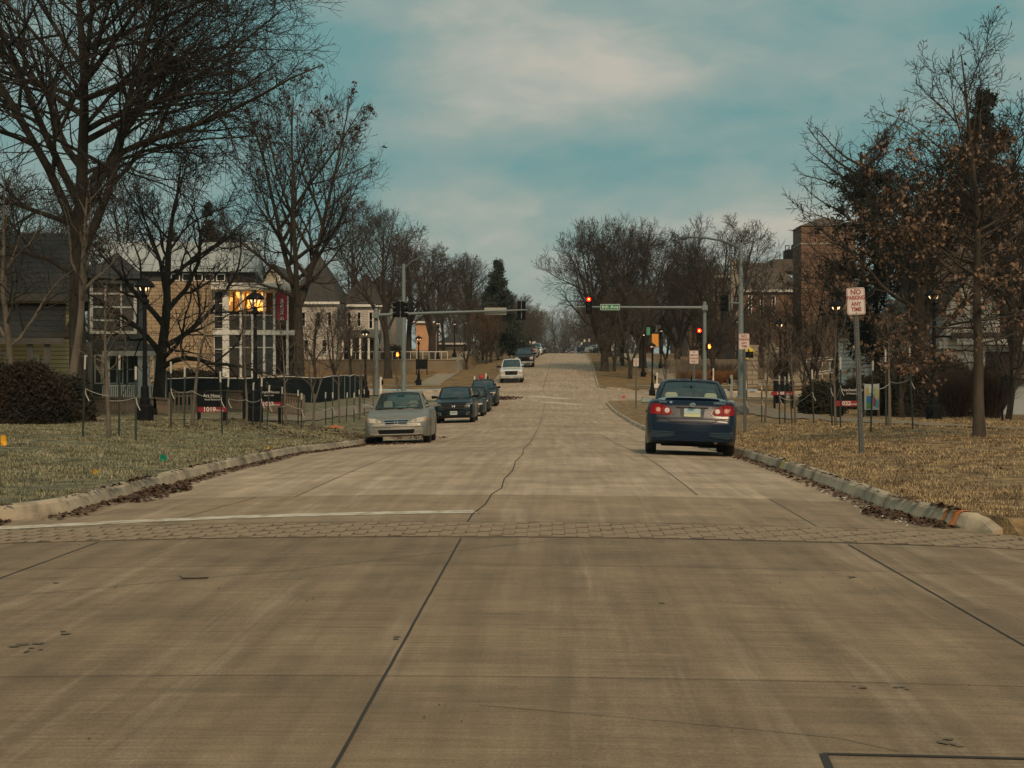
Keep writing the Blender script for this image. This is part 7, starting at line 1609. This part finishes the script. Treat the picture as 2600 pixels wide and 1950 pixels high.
# ---- dark blue sedan seen from behind
def dec_cor(D, r, L):
    for s in (-1, 1):
        f = lambda pts: [(s * a, c) for a, c in pts]
        t = D(f([(.375, .80), (.41, .865), (.50, .925), (.60, .955), (.76, .95), (.79, .90), (.79, .765), (.60, .752), (.42, .755)]), 'taillight', M_taill, 'rear', .012)
        D(f(circ(.635, .845, .046)), 'reverse_lens', mat('lens_ring', (.62, .22, .12), .2, coat=1), 'rear', .016, t); D(f(circ(.47, .835, .046)), 'reverse_lens', mat('lens_clear', (.70, .58, .50), .2, coat=1), 'rear', .016, t)
        D(f(circ(.635, .845, .018)), 'lamp_core', M_headl, 'rear', .02, t); D(f(circ(.47, .835, .018)), 'lamp_core', M_chrome, 'rear', .02, t)
        D(f([(.583, .953), (.592, .953), (.572, .752), (.563, .752)]), 'lens_split', M_trimb, 'rear', .015, t)
        D(f([(.30, .37), (.36, .405), (.78, .425), (.80, .34), (.66, .315), (.42, .345)]), 'bumper_skirt', mat('blue_edge', (.005, .018, .028), .3, coat=.5), 'rear', .03)
        D(f([(.33, .43), (.78, .447), (.78, .438), (.33, .421)]), 'crease_shading', mat('crease_highlight', (.05, .09, .11), .4), 'rear', .008)  # lighter blue strip paints a highlight along the bumper crease
        D(f([(.0, .615), (.36, .622), (.44, .66), (.485, .70), (.495, .695), (.45, .65), (.37, .612), (0, .605)]), 'boot_gap', M_under, 'rear', .004, step=.04); D(f([(.50, .70), (.80, .705), (.80, .690), (.50, .688)]), 'bumper_gap', M_under, 'rear', .004)
        D(f([(.375, .745), (.30, .80), (.295, .80), (.37, .74)]), 'boot_gap', M_under, 'rear', .004)
    pl_ = D([(-.235, .89), (.235, .89), (.21, .70), (-.21, .70)], 'plate_recess', mat('recess_blue', (.006, .012, .02), .5), 'rear', .004); D([(-.30, .915), (.30, .915), (.29, .893), (-.29, .893)], 'boot_handle', mat('recess_blue', (.006, .012, .02), .5), 'rear', .022)
    q = D([(x, z + .80) for x, z in rrect(.31, .155, .018)], 'license_plate', mat('plate_sky', (.20, .36, .42), .5, (.42, .50, .46), 9), 'rear', .012, pl_); D([(-.15, .775), (-.05, .785), (.05, .775), (.15, .785), (.15, .727), (-.15, .727)], 'plate_fields', mat('plate_yellow', (.50, .50, .22), .5, (.40, .46, .26), 12), 'rear', .016, q); D([(-.135, .81), (.135, .81), (.135, .795), (-.135, .795)], 'plate_band', mat('plate_grey', (.42, .46, .40), .5), 'rear', .016, q)
    n = 20; e = MB(); y = L / 2 - .02
    for rx, rz, zz in ((.052, .036, 0), (.040, .013, .006), (.015, .034, .0)):
        pts = [(rx * math.cos(6.2832 * k / n), L / 2 - .005 + .03, .945 + zz + rz * math.sin(6.2832 * k / n)) for k in range(n + 1)]; e.tube(pts, .006, 5)
    hy = L / 2; em = e.build('emblem', M_chrome, r)
    for (txt, x, s_) in (('COROLLA', .50, .048), ('TOYOTA', -.555, .034), ('S', .66, .05)):
        t = text_mesh(txt, s_, M_chrome if txt != 'S' else M_red, r, (x, L / 2 + .0, .975), rz=0, bold=.001); t.matrix_local = Matrix.Translation((x if txt else 0, hy + .012, .975)) @ Matrix.Rotation(math.pi, 4, 'Z')
        t.location.x = -x; t.location.z = .988
    D([(.40 + a, .988 + c) for a, c in circ(0, 0, .028, .02, 10)], 'badge', M_chrome, 'rear', .012)
    # spoiler
    b = MB(); prof = lambda x: 1.075 - .05 * abs(x / .64) ** 4
    rows = []
    for (dy, dz) in ((-.14, .0), (-.06, .028), (.03, .022), (.045, .008), (.02, -.002), (-.06, .004), (-.14, .0)): rows.append([(x, L / 2 - .26 + dy - .10 * (x / .64) ** 2, prof(x) + dz) for x in [-.64 + 1.28 * k / 16 for k in range(17)]])
    b.grid(rows); sp = b.build('spoiler', r.children[0].data.materials[0], r, smooth=True); b = MB()
    for s in (-1, 1): b.add([(s * .64, L / 2 - .5, 1.025), (s * .64, L / 2 - .31, 1.03), (s * .50, L / 2 - .24, 1.07), (s * .50, L / 2 - .42, 1.07), (s * .66, L / 2 - .5, .985), (s * .66, L / 2 - .28, .97), (s * .52, L / 2 - .20, .99), (s * .52, L / 2 - .42, .99)], [(0, 1, 2, 3), (0, 4, 5, 1), (1, 5, 6, 2), (2, 6, 7, 3), (3, 7, 4, 0)])
    b.build('spoiler_leg', r.children[0].data.materials[0], sp)
    b = MB(); b.tube([(0, L / 2 - 1.15, 1.44), (0, L / 2 - 1.12, 1.47), (0, L / 2 - 1.10, 1.53)], [.022, .012, .003], 6); b.build('antenna', M_trimb, r)
    b = MB(); b.tube([(-.45, L / 2 - .5, .27), (-.45, L / 2 - .02, .26)], .035, 10); b.build('exhaust_pipe', mat('rusty_pipe', (.14, .09, .06), .6, metal=.5), r)
    b = MB(); b.tube([(-.55, L / 2 - .6, .23), (-.15, L / 2 - .6, .23)], .09, 8); b.box(-.5, .55, L / 2 - 1.4, L / 2 - .8, .155, .25); b.build('muffler', M_under, r)
    for s in (-1, 1): D([(s * .4, .6), (s * .75, .62), (s * .78, .70), (s * .5, .68)], 'headlight', M_headl)
P_blue = paint('dark_blue_paint', (.002, .012, .034), .28)
COR_S = dict(L=4.53, W=1.70, H=1.47, top=[(0, .50), (.05, .60), (.3, .74), (1.0, .92), (1.25, .96), (3.55, 1.0), (3.75, 1.04), (4.25, 1.035), (4.38, .99), (4.43, .93), (4.48, .72), (4.53, .62)], bot=[(0, .25), (.5, .19), (3.9, .19), (4.3, .21), (4.53, .27)], axles=(.92, 3.52), paint=P_blue, interior='beige', wr=.308, track=.745, tw=.20,
             gh=dict(fb=1.15, rb=3.86, ft=1.9, rt=3.12, wb=.70, wt=.56, wbr=.685, wtr=.545, cp=.055, crown=.045, rdrop=.015), decals=dec_cor, mirz=1.045, mirx=.80, round=(.6, .55), nose=(.80, .885), tumble=.90)
corolla = make_car(COR_S, 'dark blue sedan parked facing away at the right kerb')
yc = 30.5 + 3.52 - 4.53 / 2 - 2 * (3.52 - 4.53 / 2) + 2.5 - .02   # rear axle near 30.5
yc = 30.5 + (3.52 - 4.53 / 2)
put(corolla, 1750, 0, yc, math.pi - R(3.2), 2.72)
# ---- other vehicles
def dec_suv(s=1.0, chrome=True, rings=True, badge='H'):
    def f_(D, r, L):
        for s_ in (-1, 1):
            f = lambda pts: [(s_ * a * s, c * s) for a, c in pts]
            D(f([(.55, .84), (.62, .90), (.86, .935), (.88, .87), (.70, .825)]), 'headlight', mat('dark_headlight', (.12, .13, .13), .15, coat=1), off_=.012)
            if rings:
                o = D(f([(.56, .40), (.62, .50), (.74, .515), (.70, .40), (.62, .375)]), 'fog_ring', M_chrome, off_=.014); D(f([(.59, .41), (.635, .485), (.715, .497), (.685, .415), (.63, .395)]), 'fog_recess', M_trimb, parent=o, off_=.018)
            D(f([(.5, 1.0), (.8, 1.0), (.8, 1.25), (.7, 1.25)]), 'taillight', M_taill, 'rear')
        g = D([(-.54 * s, .90 * s), (.54 * s, .90 * s), (.47 * s, .58 * s), (-.47 * s, .58 * s)], 'grille', M_trimb, off_=.01)
        for k in range(4): D([(-.5 * s, (.66 + .07 * k) * s), (.5 * s, (.66 + .07 * k) * s), (.5 * s, (.668 + .07 * k) * s), (-.5 * s, (.668 + .07 * k) * s)], 'grille_slat', mat('grille_grey', (.05, .055, .06), .4), parent=g, off_=.014)
        if badge: D([(a * s, c * s) for a, c in [(-.075, .83), (-.05, .83), (-.043, .795), (.043, .795), (.05, .83), (.075, .83), (.06, .72), (.035, .72), (.035, .77), (-.035, .77), (-.035, .72), (-.06, .72)]], 'emblem', M_chrome, parent=g, off_=.02, step=.3)
        D([(-.72 * s, .36 * s), (.72 * s, .36 * s), (.66 * s, .28 * s), (-.66 * s, .28 * s)], 'lower_intake', M_trimb, off_=.01)
        q = D([(x, z + .47 * s) for x, z in rrect(.33, .17, .015)], 'license_plate', M_plate, off_=.03); D([(-.13, .50 * s), (.13, .50 * s), (.13, .465 * s), (-.13, .465 * s)], 'plate_numbers', mat('plate_dark', (.10, .16, .16), .5), parent=q, off_=.034)
    return f_
P_teal = paint('dark_teal_paint', (.004, .014, .020), .30)
SUV_S = dict(L=4.69, W=1.865, H=1.69, top=[(0, .62), (.04, .80), (.12, .93), (.35, 1.0), (1.1, 1.10), (1.3, 1.13), (4.3, 1.14), (4.55, 1.12), (4.65, 1.0), (4.69, .7)], bot=[(0, .30), (.1, .24), (.6, .22), (4.2, .24), (4.69, .36)], axles=(.95, 3.65), paint=P_teal, wr=.355, track=.81, tw=.235, glass=M_glassd,
             gh=dict(fb=1.22, rb=4.55, ft=2.05, rt=4.1, wb=.77, wt=.645, wbr=.76, wtr=.63, su=[0, .08, .36, .40, .70, 1], rdrop=.06), decals=dec_suv(), mirz=1.20, mirx=.93, mirs=1.15, round=(.6, .4), nose=(.84, .88), tumble=.92, mirp=M_trimb)
suv = make_car(SUV_S, 'dark teal crossover with chrome fog rings parked behind the silver sedan'); put(suv, 0, 0, 74.8, x=-4.52)
def dec_plain(zl=.62, w=.8):
    def f_(D, r, L):
        for s in (-1, 1): D([(s * .42, zl), (s * .5, zl + .07), (s * .82, zl + .10), (s * .84, zl + .02), (s * .6, zl - .02)], 'headlight', M_headl, off_=.012); D([(s * .42, zl + .1), (s * .82, zl + .1), (s * .82, zl + .22), (s * .5, zl + .22)], 'taillight', M_taill, 'rear')
        D([(-.38, zl + .04), (.38, zl + .04), (.33, zl - .08), (-.33, zl - .08)], 'grille', M_trimb, off_=.01); D([(-.55, zl - .2), (.55, zl - .2), (.5, zl - .32), (-.5, zl - .32)], 'lower_intake', M_trimb, off_=.01)
        q = D([(x, z + zl - .14) for x, z in rrect(.3, .09, .01)], 'license_plate', M_plate, off_=.03)
    return f_
def variant(base, **kw): d = dict(base); d.update(kw); return d
def park(o, y, inset=.0, x=None, yaw=0):
    w = o['_w']; y_ = y; xx = XL(y) + .38 + w / 2 + inset if x is None else x; put(o, 0, 0, y_, yaw, xx); del o['_w']
def mk(S, lab, y, **kw): o = make_car(S, lab, cat=kw.pop('cat', 'car'), name=kw.pop('name', 'parked_car')); o['_w'] = S['W']; park(o, y, **kw); return o
ACC_P = variant(ACC_S, decals=dec_plain(), round=(.6, .6))
mk(variant(ACC_P, paint=paint('grey_green_paint', (.016, .024, .023)), W=1.80), 'dark grey green sedan just behind the teal crossover', 85.5, x=-4.50)
mk(variant(ACC_P, paint=paint('steel_blue_paint', (.008, .018, .028)), W=1.84, H=1.50), 'dark blue sedan third in the left row', 94, x=-4.55)
mk(variant(SUV_S, paint=paint('teal_van_paint', (.008, .018, .021)), decals=dec_plain(.85), H=1.74), 'dark teal wagon at the far end of the near left row', 103.5, x=-4.45)
# white pickup
def dec_pick(D, r, L):
    for s in (-1, 1):
        D([(s * .56, .80), (s * .56, 1.02), (s * .90, 1.06), (s * .93, .78)], 'headlight', M_headl, off_=.014); D([(s * .72, .44), (s * .72, .54), (s * .92, .54), (s * .92, .44)], 'fog_light', M_trimb, off_=.03)
    g = D([(-.56, 1.03), (.56, 1.03), (.50, .70), (-.50, .70)], 'grille', M_trimb, off_=.012); D([(-.52, .90), (.52, .90), (.52, .86), (-.52, .86)], 'grille_bar', mat('grille_grey', (.05, .055, .06), .4), parent=g, off_=.02)
    D([(x, z + .875) for x, z in circ(0, 0, .13, .05)], 'emblem', M_trimb, parent=g, off_=.03)
    D([(-.95, .62), (.95, .62), (.93, .40), (-.93, .40)], 'bumper', mat('pickup_bumper', (.45, .44, .40), .4, metal=.3), off_=.04); D([(x, z + .50) for x, z in rrect(.32, .15, .01)], 'license_plate', M_plate, off_=.06); D([(-.6, .36), (.6, .36), (.6, .28), (-.6, .28)], 'lower_intake', M_trimb, off_=.0)
PK = dict(L=5.9, W=2.03, H=1.96, top=[(0, .95), (.04, 1.06), (.15, 1.13), (1.2, 1.22), (1.5, 1.26), (3.9, 1.30), (4.0, 1.36), (5.85, 1.36), (5.9, 1.1)], bot=[(0, .42), (.3, .36), (5.9, .5)], axles=(.98, 4.65), paint=mat('pickup_white', (.62, .64, .62), .35, (.55, .57, .55), 6, coat=.6), wr=.40, track=.86, tw=.265, glass=M_glassd,
          gh=dict(fb=1.5, rb=3.9, ft=2.2, rt=3.72, wb=.86, wt=.72, wbr=.86, wtr=.70, cp=.12), decals=dec_pick, mirz=1.34, mirx=1.02, mirs=1.5, round=(.5, .2), nose=(.90, .97), tumble=.93, mirp=M_trimb)
mk(PK, 'white pickup truck first in the row up the far left street', 136.5, x=-3.45, name='pickup_truck', cat='pickup truck')
far_specs = [(variant(PK, paint=paint('charcoal_paint', (.030, .032, .034)), H=1.90), 'dark charcoal pickup behind the white pickup', 162, .35, 'pickup truck'),
             (variant(ACC_P, paint=paint('red_paint', (.34, .012, .022)), H=1.5), 'red sedan up the far left street', 186, .1, 'car'),
             (variant(SUV_S, paint=paint('silver_suv_paint', (.36, .37, .33)), decals=dec_plain(.82), H=1.78), 'silver utility vehicle behind the red car', 199, .1, 'car'),
             (variant(ACC_P, paint=paint('slate_paint', (.06, .08, .085)), H=1.5), 'dark slate car between the silver and white vehicles', 212, .1, 'car'),
             (variant(SUV_S, paint=mat('white_paint', (.55, .56, .54), .35, (.48, .49, .47), 6, coat=.6), decals=dec_plain(.82)), 'white utility vehicle far up the left street', 226, .15, 'car'),
             (variant(ACC_P, paint=paint('dark_green_paint', (.02, .028, .024)), H=1.5), 'dark car last in the row before the crest', 243, .15, 'car'),
             (variant(SUV_S, paint=paint('black_paint', (.018, .018, .02)), decals=dec_plain(.82)), 'dark car at the very top of the parked row', 258, .15, 'car')]
for S_, lab, y, ins, ct in far_specs: mk(S_, lab, y, inset=ins, cat=ct, name='pickup_truck' if ct != 'car' else 'parked_car')
o = mk(variant(SUV_S, paint=paint('maroon_paint', (.10, .012, .014)), decals=dec_plain(.82)), 'dark red vehicle just showing over the crest of the road', 366, x=xc(366) + 1.6, name='distant_car')
for (px, Y, c, nm, lab) in ((1522, 262, (.55, .56, .54), 'lot_white_paint', 'white car parked beyond the far right kerb'), (1545, 250, (.03, .035, .04), 'lot_dark_paint', 'dark car parked beyond the far right verge'), (1500, 275, (.02, .03, .05), 'lot_blue_paint', 'dark blue car between the white shapes by the crest')):
    o = make_car(variant(ACC_P, paint=paint(nm, c)), lab); x = P(px, 950, Y).x; o.location = (x, Y, terr(x, Y) + .02); o.rotation_euler = (0, 0, R(70))
x = P(1528, 900, 238).x

# ================================================================ AIR
hz_b = MB(); hz_b.box(-940, 940, -330, 1040, -10.5, 45); hz_o = hz_b.build('haze', None, None); tag(hz_o, 'thin pale winter haze over the street', 'haze', kind='stuff')
hm = bpy.data.materials.new('haze'); hm.use_nodes = True; hm.node_tree.nodes.clear(); ho = N(hm.node_tree, 'ShaderNodeOutputMaterial'); hv = N(hm.node_tree, 'ShaderNodeVolumePrincipled')
hv.inputs['Color'].default_value = (.80, .90, .92, 1); hv.inputs['Density'].default_value = .00016; hv.inputs['Anisotropy'].default_value = .2
hm.node_tree.links.new(hv.outputs[0], ho.inputs['Volume']); hz_o.data.materials.append(hm)
scene.cycles.volume_bounces = 0
